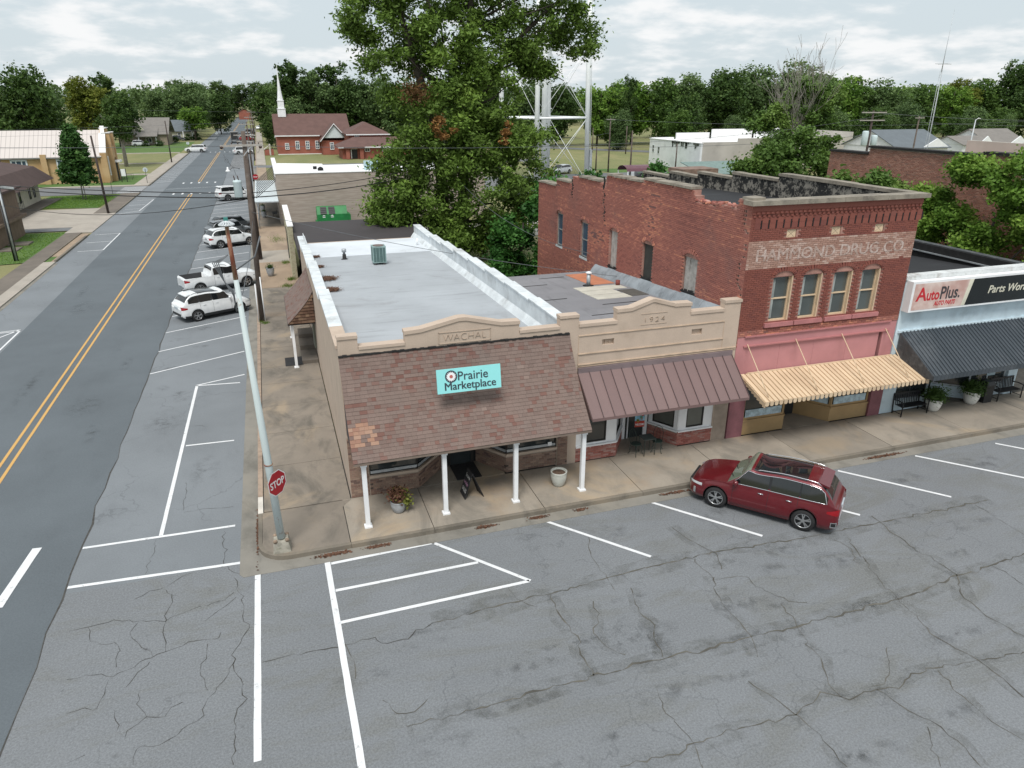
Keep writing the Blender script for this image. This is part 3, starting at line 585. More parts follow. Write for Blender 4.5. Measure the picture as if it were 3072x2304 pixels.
def window(parent, c, U, N, w, h, fw=.06, cols=1, rows=2, fmat=None, gmat=None, depth=.06, sill=None, name='window', mat2=None):
    """window part (frame with muntins) with sub-parts pane; c = centre on wall plane"""
    c, U, N = Vector(c), Vector(U), Vector(N); Z = Vector((0, 0, 1)); fmat = fmat or WHITE; gmat = gmat or GLASS
    m = MB(); d = N*depth/2
    for s in (-1, 1):
        m.obox(c+U*s*(w/2-fw/2), U*fw/2, d, Z*h/2)
        m.obox(c+Z*s*(h/2-fw/2), U*(w/2-fw), d, Z*fw/2)
    for i in range(1, cols): m.obox(c+U*(-w/2+w*i/cols), U*fw*.35, d*.8, Z*(h/2-fw))
    for i in range(1, rows): m.obox(c+Z*(-h/2+h*i/rows), U*(w/2-fw), d*.9, Z*fw*.4)
    o = m.build(name, fmat, parent)
    cw, ch = (w-2*fw)/cols, (h-2*fw)/rows
    for i in range(cols):
        for j in range(rows):
            q = MB(); q.obox(c+U*(-w/2+fw+cw*(i+.5))+Z*(-h/2+fw+ch*(j+.5))-d*.3, U*(cw/2-.004), N*.006, Z*(ch/2-.004)); q.build('pane', gmat, o)
    if sill:
        q = MB(); q.obox(c-Z*(h/2+sill[1]/2)+N*(sill[0]/2), U*(w/2+.09), N*sill[0]/2, Z*sill[1]/2); q.build('sill', sill[2], o)
    return o
X, Y_, Z_ = Vector((1, 0, 0)), Vector((0, 1, 0)), Vector((0, 0, 1)); F = Vector((0, -1, 0)); Wd = Vector((-1, 0, 0))
def strip_shingles(parent, prof, x0, x1, axis='x', row=.125, nparts=300, tanregion=None, mats=None, wmin=.12, wmax=.26, seed=3):
    """tabs laid on a curved slope; prof = list of (out, z) from top to eave; axis x = slope runs along X facing -Y, axis y = along Y facing -X"""
    rnd = random.Random(seed); P = [Vector((a, b)) for a, b in prof]; cum = [0]
    for a, b in zip(P[:-1], P[1:]): cum.append(cum[-1]+(b-a).length)
    T = cum[-1]
    def at(s):
        s = min(max(s, 0), T)
        for i in range(len(P)-1):
            if s <= cum[i+1]+1e-9:
                t = (s-cum[i])/(cum[i+1]-cum[i]); return P[i].lerp(P[i+1], t), (P[i+1]-P[i]).normalized()
    n = int(T/row); items = []
    for k in range(n):
        s0, s1 = k*T/n, (k+1)*T/n; x = x0
        while x < x1-.01:
            w = min(rnd.uniform(wmin, wmax), x1-x)
            items.append((x, x+w, s0, s1, rnd.random(), rnd.random())); x += w
    def shape(m, it, c0):
        xa, xb, s0, s1, r, r2_ = it
        (p0, d0), (p1, d1) = at(s0), at(s1); nn = Vector((-d1.y, d1.x));  nn = nn if nn.x > 0 else -nn
        th = .016+.005*r2_
        a0 = p0+nn*.002; a1 = p1+nn*.002; b0 = p0+nn*.006; b1 = p1+nn*th
        def W3(x, p): return Vector((x, -p.x, p.y)) if axis == 'x' else Vector((-p.x, x, p.y))
        g = .0015; e = s1-s0; a1b = a1+d1*.006; b1b = b1+d1*.006
        pts = [W3(xa+g, a1b), W3(xb-g, a1b), W3(xb-g, a0), W3(xa+g, a0), W3(xa+g, b1b), W3(xb-g, b1b), W3(xb-g, b0), W3(xa+g, b0)]
        if axis == 'y': pts = [pts[1], pts[0], pts[3], pts[2], pts[5], pts[4], pts[7], pts[6]]
        m.hexa([q-c0 for q in pts])
    mats = mats or [SHIN, SHIN_T]
    items.sort(key=lambda it: -it[3]); rest = MB()
    for i, it in enumerate(items):
        mi = 1 if (tanregion and tanregion(it)) else 0
        if i < nparts:
            m = MB(); m.ca = it[4]; p, _ = at(it[3]); c = Vector(((it[0]+it[1])/2, -p.x, p.y)) if axis == 'x' else Vector((-p.x, (it[0]+it[1])/2, p.y))
            shape(m, it, c); o = m.build('shingle', mats[mi], parent, pos=c, local=True)
        else: rest.ca = it[4]; rest.cm = mi; shape(rest, it, Vector((0, 0, 0)))
    if rest.f: rest.build('shingle', mats, parent, None, 'stuff')
# ================================================================ 1. corner shop
b1 = root('shop_building', (3.8, 12, 0), 'tan stuccoed corner shop with brown shingled awning and long pale grey flat roof', 'shop')
m = MB()
LP = [(0, 7.9, 5.47), (7.9, 15.4, 5.15), (15.4, 21.2, 4.86), (21.2, 26, 4.6)]
wall(m, (0, .32, 0), Y_, Wd, 25.7, .1, [(a if a else 0, b if b < 26 else 25.7, z-.06) for a, b, z in LP], t=.3)
m.build('side_wall', TAN, b1)
m = MB()                                                     # parapet front wall above the shop front
FP = [(0, .62, 5.80), (.62, 2.12, 5.42), (2.12, 6.01, 5.76), (6.01, 7.49, 5.44), (7.49, 7.9, 5.78)]
wall(m, (0, 0, 0), X, F, 7.9, 2.4, [(a, b, z) for a, b, z in FP], t=.3)
m.prism([(2.13, 0, 5.76), (6.0, 0, 5.76), (5.36, 0, 5.78), (4.15, 0, 6.05), (3.9, 0, 6.05), (2.65, 0, 5.8)][::1], (0, 0, 0), (0, .3, 0))
m.box(0, .002, .1, .66, .3, 2.4); m.box(7.5, .002, .1, 7.9, .3, 2.4)
m.build('parapet_wall', TAN, b1)
m = MB()
for a, b, z in ((-.02, .63, 5.80), (.63, 2.11, 5.42), (6.02, 7.48, 5.44), (7.48, 8.2, 5.80)): m.box(a, -.035, z+.0, b, .34, z+.10)
for (xa, za), (xb, zb) in zip([(2.1, 5.77), (2.65, 5.8), (3.9, 6.06), (4.15, 6.06), (5.36, 5.78), (6.03, 5.76)][:-1], [(2.65, 5.8), (3.9, 6.06), (4.15, 6.06), (5.36, 5.78), (6.03, 5.76)]):
    m.hexa([(xa, -.035, za), (xb, -.035, zb), (xb, .34, zb), (xa, .34, za), (xa, -.035, za+.12), (xb, -.035, zb+.12), (xb, .34, zb+.12), (xa, .34, za+.12)])
m.build('front_coping', TAN, b1)
m = MB(); m.box(3.22, -.02, 5.32, 5.0, .0, 5.34); m.box(3.22, -.02, 5.70, 5.0, .0, 5.72); m.box(3.22, -.02, 5.32, 3.24, 0, 5.72); m.box(4.98, -.02, 5.32, 5.0, 0, 5.72); m.build('name_panel', TAN_D, b1)
text('WACHAL', .34, TAN_D, b1, (4.1, -.012, 5.42), X, Z_, depth=.014, bold=-.012, fit=1.45, label='raised letters reading WACHAL')
y = .32
for a, b, z in LP:
    while y < b-.01:
        e = min(b, y+2.2, 26.02); q = MB(); q.box(-.06, y+.006, z-.06, .40, e-.006, z+.03+.012*R_()); q.build('coping_stone', WHITE_D if y > 1 else TAN, b1); y = e
    if b < 26: q = MB(); q.box(-.05, b-.25, z-.3, .39, b+.02, z-.06); q.build('coping_step', WHITE_D, b1)
q = MB(); q.box(.28, .36, 4.3, .32, 25.9, 4.82); q.build('parapet_flashing', WHITE_D, b1)
m = MB(); n = 12
def rz(y): return 4.84-.64*(y-.3)/25.2
for i in range(n):
    ya, yb = .3+i*(19.9/n), .3+(i+1)*(19.9/n); m.hexa([(.3, ya, 3.6), (7.5, ya, 3.6), (7.5, yb, 3.6), (.3, yb, 3.6), (.3, ya, rz(ya)), (7.5, ya, rz(ya)), (7.5, yb, rz(yb)), (.3, yb, rz(yb))])
m.build('roof', ROOF_G, b1)
m = MB(); m.hexa([(.3, 20.2, 3.6), (7.5, 20.2, 3.6), (7.5, 25.6, 3.6), (.3, 25.6, 3.6), (.3, 20.2, rz(20.2)+.015), (7.5, 20.2, rz(20.2)+.015), (7.5, 25.6, rz(25.6)), (.3, 25.6, rz(25.6))]); m.build('roof', ROOF_W, b1, 'paler rear strip of roof membrane')
m = MB(); m.box(.0, 25.6, .1, 7.9, 26.0, 4.16); m.build('rear_wall', TAN, b1)
# right parapet shared with the next shop, stepped down to the rear, with coated sections
PR = [(.3, 3.2, 5.68), (3.2, 6.2, 5.62), (6.2, 9.2, 5.56), (9.2, 12.2, 5.45), (12.2, 15.2, 5.33), (15.2, 18.2, 5.2), (18.2, 21.2, 5.06), (21.2, 26.2, 4.92)]
for a, b, z in PR:
    q = MB(); q.hexa([(7.5, a+.01, 3.9), (7.86, a+.01, 3.9), (7.86, b-.01, 3.9), (7.5, b-.01, 3.9), (7.5, a+.01, z), (7.86, a+.01, z), (7.86, b-.01, z), (7.5, b-.01, z)]); q.build('side_parapet', WHITE_D, b1)
    q = MB(); q.box(7.46, a+.004, z, 7.92, b-.004, z+.05); q.build('coping_stone', WHITE_D, b1)
    q = MB(); q.hexa([(7.25, a+.01, rz(a)-.05), (7.5, a+.01, rz(a)-.05), (7.5, b-.01, rz(b)-.05), (7.25, b-.01, rz(b)-.05), (7.40, a+.01, rz(a)+.16), (7.5, a+.01, rz(a)+.28), (7.5, b-.01, rz(b)+.28), (7.40, b-.01, rz(b)+.16)]); q.build('cant_strip', WHITE_D, b1)
# awning over the shop front
NP = 14; AW = [(.05+2.15*(i/NP)**1.28, 5.27-2.72*(i/NP)) for i in range(NP+1)]
m = MB(); m.smooth = False
for (a, za), (b, zb) in zip(AW[:-1], AW[1:]): m.quad((.02, -a, za), (.02, -b, zb), (7.8, -b, zb), (7.8, -a, za))
m.prism([(0.03, -a, z-.012) for a, z in AW]+[(0.03, -.02, 2.55)], (0, 0, 0), (.05, 0, 0)); m.prism([(7.74, -a, z-.012) for a, z in AW]+[(7.74, -.02, 2.55)], (0, 0, 0), (.05, 0, 0))
aw = m.build('awning', ROOF_BR, b1)
strip_shingles(aw, AW, -.02, 7.84, tanregion=lambda it: it[0] < .62-.5*max(0, (it[2]-3.0)) and 2.15 < it[2] < 2.95 and it[5] < .85)
m = MB(); m.box(0.0, -2.20, 2.455, 7.84, -2.12, 2.535); m.build('fascia', simple('brown_fascia', (.20, .155, .125), .85), aw); m = MB(); m.box(.08, -2.13, 2.44, 7.72, .0, 2.47); m.build('soffit', simple('soffit', (.30, .25, .2), .8), aw)
m = MB()
for i in range(60):
    x = .05+i*7.7/59; m.box(x-.07, -.085-.03*R_(), 5.235+.02*R_(), x+.07, -.005, 5.27+.03*R_())
m.build('flashing', FELT, aw)
for x in (.30, 2.83, 5.24, 7.665):
    m = MB(); m.box(x-.07, -2.02, .2, x+.07, -1.88, 2.40); m.box(x-.12, -2.07, .15, x+.12, -1.83, .205); m.box(x-.10, -2.05, 2.32, x+.10, -1.85, 2.41); m.build('post', WHITE, b1)
# shop front: two brick bays with big windows either side of a recessed door
UD = Vector((.86, .51, 0)); S2 = sqrt(.5)
def seg(parent, A, B, z0, z1, brick, mort, name='bay_wall', nparts=60, proud=.012, h2=None):
    A, B = Vector((*A, 0)), Vector((*B, 0)); U = (B-A).normalized(); N = Vector((U.y, -U.x, 0)); L = (B-A).length
    q = MB(); wall(q, A, U, N, L, z0, [(0, L, z1)], t=.16); w = q.build(name, mort, parent)
    bricks(w, A, U, N, L, z0+.01, z1, lambda u, z, h: True, brick, nparts=nparts, proud=proud)
    return w, A, U, N, L
def glaze(parent, A, B, z0, z1, cols, fm=DKFR, gm=GLASS, name='shop_window', fw=.05, off=.07):
    A, B = Vector((*A, 0)), Vector((*B, 0)); U = (B-A).normalized(); N = Vector((U.y, -U.x, 0)); L = (B-A).length
    return window(parent, A+U*L/2-N*off+Z_*(z0+z1)/2, U, N, L-.01, z1-z0, fw, cols, 1, fm, gm, name=name)
TINT = [((.66, -.02), (2.33, -.02)), ((2.33, -.02), (3.55, 1.28)), ((4.75, 1.28), (5.55, .06)), ((5.55, .06), (7.5, .06))]
for A, B in TINT:
    seg(b1, A, B, .15, .80, BR_USED, MORT_U)
    o = glaze(b1, A, B, .90, 2.44, 1)
    lw = MB(); La = Vector((*A, 0)); Lb = Vector((*B, 0)); Lu = (Lb-La).normalized(); Ln = Vector((Lu.y, -Lu.x, 0)); lw.obox((La+Lb)/2+Z_*1.0-Ln*.03, Lu*((Lb-La).length/2-.04), Ln*.012, Z_*.05); lw.build('metal_sill', STEELG, o)
    Av, Bv = Vector((*A, 0)), Vector((*B, 0)); U = (Bv-Av).normalized(); N = Vector((U.y, -U.x, 0)); q = MB(); L = (Bv-Av).length
    q.obox(Av+U*L/2+Z_*.85-N*.05, U*L/2, N*.10, Z_*.045); q.build('window_ledge', TAN, b1)
seg(b1, (0.01, -.015), (.62, -.015), .15, 2.42, BR_USED, MORT_U); seg(b1, (7.52, -.015), (7.90, -.015), .15, 2.42, BR_USED, MORT_U)
m = MB(); m.box(3.55, 1.28, .15, 4.75, 1.4, 2.44); m.build('doorway', DARK, b1)
m = MB(); m.box(3.66, 1.22, .17, 4.64, 1.28, 2.3); d_ = m.build('door', GLASS, b1)
for bx in ((3.66, 3.76), (4.54, 4.64)): q = MB(); q.box(bx[0], 1.18, .17, bx[1], 1.225, 2.3); q.build('door_frame', DKFR, d_)
q = MB(); q.box(3.95, 1.20, .95, 4.35, 1.215, 1.25); q.build('door_notice', BLUEW, d_)
# goods behind the right-hand window
SHELF = simple('shelf_white', (.5, .5, .48), .6, .2, 3)
q = MB()
for x in (5.8, 6.5, 7.2): q.box(x, .35, .9, x+.05, .8, 2.2)
for z in (1.05, 1.45, 1.85): q.box(5.75, .35, z, 7.3, .8, z+.04)
q.build('display_shelf', SHELF, b1)
q = MB()
for k in range(26): x = 5.8+R_()*1.3; z = random.choice((1.09, 1.49, 1.89)); q.ca = R_(); q.box(x, .42, z, x+.09, .6, z+.1+.12*R_())
q.build('shop_goods', varmat('shop_goods_colours', [(0, (.4, .38, .3)), (.4, (.08, .2, .3)), (.7, (.3, .08, .07)), (1, (.5, .5, .45))]), b1, kind='stuff')
q = MB(); q.box(7.15, .02, 1.0, 7.3, .03, 1.14); q.build('window_notice', WHITE, b1)
# side porch over the steps
pr_ = b1
PP = [(.02+1.29*(i/8)**1.25, 4.08-1.55*(i/8)) for i in range(9)]
m = MB()
for (a, za), (b, zb) in zip(PP[:-1], PP[1:]): m.quad((-a, 19.1, za), (-b, 19.1, zb), (-b, 13.5, zb), (-a, 13.5, za))
for yy in (13.52, 19.02): m.prism([(-a, yy, z-.012) for a, z in PP]+[(-.02, yy, 2.5)], (0, 0, 0), (0, .05, 0))
m.box(-1.34, 13.48, 2.42, -1.26, 19.12, 2.54); m.box(-1.3, 13.5, 2.44, -.02, 19.1, 2.47)
pw = m.build('porch_roof', ROOF_BR, b1)
strip_shingles(pw, PP, 13.46, 19.14, axis='y', nparts=140, seed=9)
k = 0; z = 2.52
while z < 4.0:
    t = (4.08-z)/1.55; wdt = 1.29*max(0, t)**1.25; x = -wdt
    while x < -.08:
        w = .14+.16*R_(); e = min(x+w, -.02); q = MB(); q.ca = R_(); q.hexa([(x+.005, 13.47-.012*R_(), z), (e, 13.47-.012*R_(), z), (e, 13.52, z), (x+.005, 13.52, z), (max(x+.005, -1.29*max(.001, (4.08-z-.15)/1.55)**1.25), 13.505, z+.16), (e, 13.505, z+.16), (e, 13.52, z+.16), (max(x+.005, -1.29*max(.001, (4.08-z-.15)/1.55)**1.25), 13.52, z+.16)]); q.build('shake', SHAKE, pw); x += w
    z += .155
for yy in (13.78, 18.9):
    m = MB(); m.box(-1.20, yy-.065, .2, -1.07, yy+.065, 2.44); m.box(-1.25, yy-.11, .15, -1.02, yy+.11, .2); m.build('post', WHITE, b1)
m = MB(); m.box(-.10, 14.9, .7, -.01, 15.95, 2.4); m.build('side_door', simple('green_grey_door', (.20, .21, .17), .7), b1)
for i, (y0, y1, z1) in enumerate(((14.2, 16.0, .32), (16.0, 17.4, .55), (17.4, 18.6, .75))):
    m = MB(); m.box(-.82, y0+.01, .15, -.03, y1-.01, z1); m.build('step', CONC_D, b1)
# ---- loose things on and around it
def pot(loc, rmax, h, mat, label, group=None, name='planter_pot', soil=True, squat=1.0):
    t = root(name, loc, label, 'planter', group); m = MB()
    pf = [(rmax*.55, 0), (rmax*.72, h*.12), (rmax*.92, h*.45), (rmax*1.0, h*.75), (rmax*.97, h*.93), (rmax*1.03, h), (rmax*.9, h), (rmax*.86, h*.88)]
    m.lathe(loc, pf, 24); m.build('pot', mat, t)
    if soil: q = MB(); q.lathe((loc[0], loc[1], loc[2]+h*.86), [(rmax*.87, 0), (rmax*.8, .02), (.02, .03)], 16); q.build('soil', simple('potting_soil', (.13, .085, .06), .95, .5, 12, fine=30), t)
    return t
RIB = NB('ribbed_glaze'); RIB.col(RIB.mix(RIB.noise(8, 4), (.42, .44, .40), (.60, .61, .56))).set(Roughness=.4)
_wv = RIB.n('ShaderNodeTexWave', wave_type='BANDS', bands_direction='Z'); _wv.inputs['Scale'].default_value = 7; RIB.l(RIB.co(), _wv.inputs['Vector']); RIB.bump(_wv.outputs[0], .6, .02); RIB = RIB.done()
GREYP = simple('grey_glaze', (.34, .36, .38), .45, .2, 4)
WHITEP = simple('white_glaze', (.66, .66, .62), .4, .1, 4)
p1 = pot((1.38, -1.35, .15), .26, .42, GREYP, 'grey pot of red and yellow-green coleus beside the leftmost white awning post')
p2 = pot((7.03, -1.38, .15), .29, .56, RIB, 'ribbed cream pot with bare soil standing between the two right white awning posts')
p3 = pot((-2.02, 35.2, .15), .30, .62, GREYP, 'grey pot with small dark plant on the gravel pavement beside the utility pole')
p4 = pot((-2.2, 65.6, .15), .30, .72, GREYP, 'grey planter with dark shrub, the nearer of two at the white canopy'); p5 = pot((-2.3, 70.6, .15), .30, .72, GREYP, 'grey planter, the farther of two under the white canopy')
p6 = pot((25.06, -.40, .15), .33, .55, WHITEP, 'white pot with fern at the right end of the left black bench'); p7 = pot((27.3, -.33, .15), .34, .60, WHITEP, 'white pot with fern beside the black rubbish bin')
s = root('sign_board', (3.8, -1.4, 4.2), 'turquoise board with flower emblem reading Prairie Marketplace on the shingled awning', 'sign')
SGN = simple('turquoise_board', (.28, .70, .70), .5, .03, 1); NAVY = simple('dark_print', (.035, .05, .065), .6)
sc_ = Vector((3.83, -1.50, 4.60)); su = Vector((1, 0, -.005)).normalized(); sv = Vector((0, .16, .985)).normalized(); sn = su.cross(sv)
m = MB(); m.obox(sc_, su*1.04, sv*.385, sn*.02); m.build('board', SGN, s)
text('Prairie', .40, NAVY, s, sc_+sn*.026-su*.10-sv*.0+su*.22, su, sv, depth=.003, bold=.003, fit=.98)
for k in (0, 1): text('Marketplace', .36, NAVY, s, sc_+sn*(.026+.002*k)-sv*.29+su*(.02+.012*k), su, sv, depth=.003, fit=1.66)
fc = sc_+sn*.026-su*.58+sv*.14
for nme, r0, r1, npet, colr in (('flower_ring', .0, .195, 40, NAVY), ('flower_petals', .0, .165, 16, WHITE), ('flower_heart', .0, .055, 20, simple('flower_red', (.45, .12, .10), .6))):
    q = MB(); pts = []
    for i in range(npet*2):
        t = pi*i/npet; r = r1 if (i % 2 == 0 or nme != 'flower_petals') else r1*.72; pts.append(fc+su*(r*cos(t))+sv*(r*sin(t)))
    off = {'flower_ring': .000, 'flower_petals': .004, 'flower_heart': .008}[nme]; q.prism(pts, sn*(off-.004), sn*(off)); q.build(nme, colr, s)
for k in (-.9, .9): q = MB(); q.tube([sc_+su*k-sv*.46-sn*.02, sc_+su*k-sv*.36-sn*.02, sc_+su*k-sv*.1-sn*.25], .015); q.build('bracket', STEELG, s)
a = root('ac_unit', (3.82, 17.2, rz(17.2)), 'weathered green-grey air conditioning unit standing on the pale grey roof', 'air conditioner')
ACM = simple('green_grey_metal', (.25, .36, .35), .55, .15, 3, dirt=(.15, .2, .19), dirt_amt=.4); ACD = simple('dark_grille', (.10, .17, .165), .6, .2, 8, fine=60)
z0 = rz(17.2)
m = MB(); m.box(3.46, 16.85, z0+.12, 4.18, 17.55, z0+.16); m.box(3.46, 16.85, z0+.93, 4.18, 17.55, z0+1.0)
for x, y in ((3.46, 16.85), (4.13, 16.85), (3.46, 17.5), (4.13, 17.5)): m.box(x, y, z0+.16, x+.05, y+.05, z0+.93)
for i in range(1, 4): m.box(3.46+i*.18-.012, 16.845, z0+.16, 3.46+i*.18+.012, 16.86, z0+.93)
m.build('casing', ACM, a); m = MB(); m.box(3.49, 16.87, z0+.16, 4.15, 17.53, z0+.93)
for i in range(14): z = z0+.2+i*.052; m.box(3.485, 16.862, z, 4.155, 16.87, z+.02)
m.build('grille', ACD, a); m = MB(); m.lathe((3.82, 17.2, z0+.99), [(.30, 0), (.30, .03), (.24, .035), (.22, .02)], 24); m.build('fan_guard', simple('rusty_fan', (.16, .12, .11), .7), a)
for x in (3.58, 4.06): m = MB(); m.tube([(x, 16.85, z0+.05), (x, 17.5, z0+.05)], .06, 10); m.build('skid', simple('rubber', (.06, .06, .06), .8), a)
v = root('roof_vent', (2.17, 19.26, rz(19.3)), 'galvanised flue with black flashing on the corner shop roof', 'vent'); z0 = rz(19.26)
m = MB(); m.lathe((2.17, 19.26, z0), [(.2, 0), (.11, .04), (.10, .28)], 16); m.build('flashing', FELT, v); m = MB(); m.lathe((2.17, 19.26, z0+.28), [(.07, 0), (.07, .12), (.13, .13), (.13, .3), (.10, .31)], 16); m.build('flue_cap', STEELG, v)
v = root('vent_pipe', (7.0, 22.6, rz(22.6)), 'short white vent pipe near the rear right corner of the corner shop roof', 'pipe'); m = MB(); m.tube([(7, 22.6, rz(22.6)), (7, 22.6, rz(22.6)+.42)], .06, 12); m.build('pipe', WHITE, v)
LEAF = varmat('dead_leaf', [(0, (.13, .065, .04)), (.5, (.19, .10, .06)), (1, (.09, .055, .04))], .9)
def leaves(name, cx, cy, z, rx, ry, n, label, seed=1, size=.03, hgt=.03):
    rnd = random.Random(seed); m = MB()
    for _ in range(n):
        x = cx+rx*1.3*rnd.uniform(-1, 1)*rnd.random()**.5+rnd.gauss(0, rx*.45); y = cy+ry*1.2*rnd.uniform(-1, 1)*rnd.random()**.4+rnd.gauss(0, ry*.45); s_ = size*rnd.uniform(.6, 1.4); t = rnd.uniform(0, pi); m.ca = rnd.random()
        u = Vector((cos(t), sin(t), rnd.uniform(-.5, .5)))*s_; w = Vector((-sin(t), cos(t), rnd.uniform(-.5, .5)))*s_*.6; c = Vector((x, y, z(x, y) if callable(z) else z+rnd.random()*hgt))
        m.quad(c-u-w, c+u-w, c+u+w, c-u+w)
    return m.build(name, LEAF, None, label, 'stuff', pos=(cx, cy, 0), cat='leaves')
for i, (x, y, rx, n) in enumerate(((.75, 11.4, .3, 420), (.75, 14.0, .38, 520), (.62, 17.3, .2, 260), (.6, 20.4, .22, 260))):
    leaves('leaf_litter', x, y, rz(y)+.05, rx*.85, rx*.9, n*3, ('drift of brown leaves on the corner shop roof, the one nearest the front', 'largest drift of brown leaves against the left roof parapet', 'drift of leaves by the stepped left parapet, third from the front', 'small leaf drift on the paler rear roof strip')[i], i+5, .026, .025)
for i, (x, y, rx, n) in enumerate(((-.9, -2.93, .35, 260), (.45, -2.93, .25, 160), (3.9, -2.93, .22, 150), (5.7, -2.94, .22, 150), (10.9, -2.93, .5, 160), (19.9, -3.0, .55, 300), (7.2, -2.93, .2, 90))):
    leaves('leaf_litter', x, y, .015, rx, .05, n, ('leaf drift in the gutter by the lamp pole base', 'leaf drift in the gutter below the leftmost awning post', 'leaf drift in the gutter before the chalk board', 'leaf drift in the gutter before the cream pot', 'thin leaf drift in the gutter left of the red car', 'leaf drift in the gutter right of the red car', 'small leaf patch in the gutter near the rightmost white post')[i], i+20, .03, .02)
leaves('leaf_litter', -3.06, -1.0, .015, .03, 1.0, 160, 'thin line of leaves along the side kerb below the lamp pole', 33, .025, .02)
q = root('fallen_branch', (1.75, .5, rz(.5)), 'small dead branch lying behind the low front parapet', 'branch'); m = MB(); rnd = random.Random(4)
for i in range(14):
    p = Vector((1.5+rnd.random()*.3, .42+rnd.random()*.2, rz(.5)+.05)); m.tube([p, p+Vector((rnd.uniform(-.25, .5), rnd.uniform(-.1, .15), rnd.uniform(0, .25)))], .014, 5)
m.build('twig', simple('dead_wood', (.12, .10, .085), .9), q)
for x, y, w, h, l in ((3.72, .03, .92, 1.3, 'black rubber mat before the corner shop door'), (-1.67, 14.1, .88, 1.3, 'dark mat on the side pavement below the small porch')):
    m = MB(); m.box(x, y, .152, x+w, y+h, .168); m.build('door_mat', simple('rubber_mat', (.022, .022, .024), .85, .3, 10), None, l, cat='mat', pos=(x, y, .15))
ab = root('sandwich_board', (3.9, -1.1, .15), 'black chalkboard A-frame sign standing on the pavement before the corner shop door', 'sign')
CHB = simple('chalkboard', (.02, .02, .022), .7, .4, 5); CHALK = simple('chalk', (.6, .6, .58), .9); CHP = simple('pink_chalk', (.55, .3, .45), .9)
t0, t1, t2, t3 = Vector((3.64, -1.34, .16)), Vector((3.62, -.76, .16)), Vector((3.93, -1.30, 1.08)), Vector((3.91, -.80, 1.08))
for nm, A, B, Ct, D in (('panel', t0, t1, t3, t2), ('panel', Vector((4.30, -1.34, .16)), Vector((4.2, -.86, .16)), t3, t2)):
    nn = (B-A).cross(Ct-A).normalized(); q = MB(); q.prism([A, B, Ct, D], nn*-.012, nn*.012); pan = q.build(nm, CHB, ab)
uu = (t0-t1).normalized(); uv = ((t2-t0)+(t3-t1)).normalized(); un = uu.cross(uv).normalized(); cc = (t0+t1)/2+un*.016
for i, (tx, cl) in enumerate((('Store', CHALK), ('wide', CHP), ('SALES', CHALK))): text(tx, .2, cl, ab, cc+uv*(.68-i*.25), uu, uv, depth=.002, bold=-.003, fit=.40)
# ================================================================ 2. shop with the brown metal awning
b2 = root('shop_building', (11.4, 6, 0), 'narrow tan shop dated 1924 with brown seamed metal awning, left of the red brick building', 'shop')
m = MB()
wall(m, (7.9, 0, 0), X, F, 6.85, 2.3, [(0, .3, 5.80), (.3, 1.75, 5.44), (1.75, 4.72, 5.84), (4.72, 6.15, 5.50), (6.15, 6.85, 5.80)], holes=[(1.22, 1.68, 4.69, 4.90), (4.84, 5.28, 4.70, 4.92)], t=.3)
m.prism([(9.66, 0, 5.84), (12.62, 0, 5.84), (11.95, 0, 5.86), (11.1, 0, 6.1), (11.0, 0, 6.1), (10.25, 0, 5.84)], (0, 0, 0), (0, .3, 0))
m.box(14.1, .022, .1, 14.75, .3, 2.3); m.box(7.905, .004, .1, 8.25, .3, 2.3)
m.build('parapet_wall', TAN, b2)
m = MB()
for a, b, z in ((8.2, 9.66, 5.44), (12.62, 14.04, 5.50), (14.04, 14.78, 5.80)): m.box(a+.004, -.035, z, b, .34, z+.11)
P = [(9.64, 5.84), (10.22, 5.85), (11.02, 6.10), (11.1, 6.10), (11.95, 5.86), (12.64, 5.84)]
for (xa, za), (xb, zb) in zip(P[:-1], P[1:]): m.hexa([(xa, -.035, za), (xb, -.035, zb), (xb, .34, zb), (xa, .34, za), (xa, -.035, za+.12), (xb, -.035, zb+.12), (xb, .34, zb+.12), (xa, .34, za+.12)])
m.build('front_coping', TAN, b2)
m = MB()
for z in (5.10,): m.box(8.2, -.03, z, 14.1, .0, z+.03)
for z, e in ((4.42, .035), (4.02, .045), (3.95, .03)): m.box(8.2, -e, z, 14.12 if z > 4.1 else 14.72, .0, z+.035)
m.box(8.2, -.012, 4.02, 8.22, 0, 5.1); m.box(14.1, -.012, 4.02, 14.12, 0, 5.1)
m.build('moulding', simple('tan_moulding', (.50, .38, .28), .85), b2)
m = MB(); m.box(9.12, .12, 4.69, 9.58, .14, 4.9); m.box(12.74, .12, 4.70, 13.18, .14, 4.92)
for x in (9.27, 9.42): m.box(x, .08, 4.69, x+.02, .12, 4.9)
m.build('vent', TAN, b2)
q = MB(); q.box(10.6, -.014, 5.28, 11.65, 0, 5.30); q.box(10.6, -.014, 5.68, 11.65, 0, 5.70); q.build('date_panel', TAN_D, b2)
text('1924', .27, TAN_D, b2, (11.13, -.012, 5.38), X, Z_, depth=.014, bold=-.01, spacing=1.3, fit=.78, label='raised date 1924')
m = MB()
def rz2(y): return 4.95-.065*(y-.3)
n = 13
for i in range(n):
    ya, yb = .3+i, .3+i+1; q = MB(); q.hexa([(7.86, ya+.006, 3.4), (14.8, ya+.006, 3.4), (14.8, yb-.006, 3.4), (7.86, yb-.006, 3.4), (7.86, ya+.006, rz2(ya)), (14.8, ya+.006, rz2(ya)), (14.8, yb-.006, rz2(yb)+.006), (7.86, yb-.006, rz2(yb)+.006)]); q.a = [R_()]*len(q.a); q.build('roof_felt_strip', ROOF_D, b2)
m = MB(); m.box(7.86, 13.2, .1, 14.8, 13.35, rz2(13.3)-.02); m.build('rear_wall', TAN, b2)
m = MB()
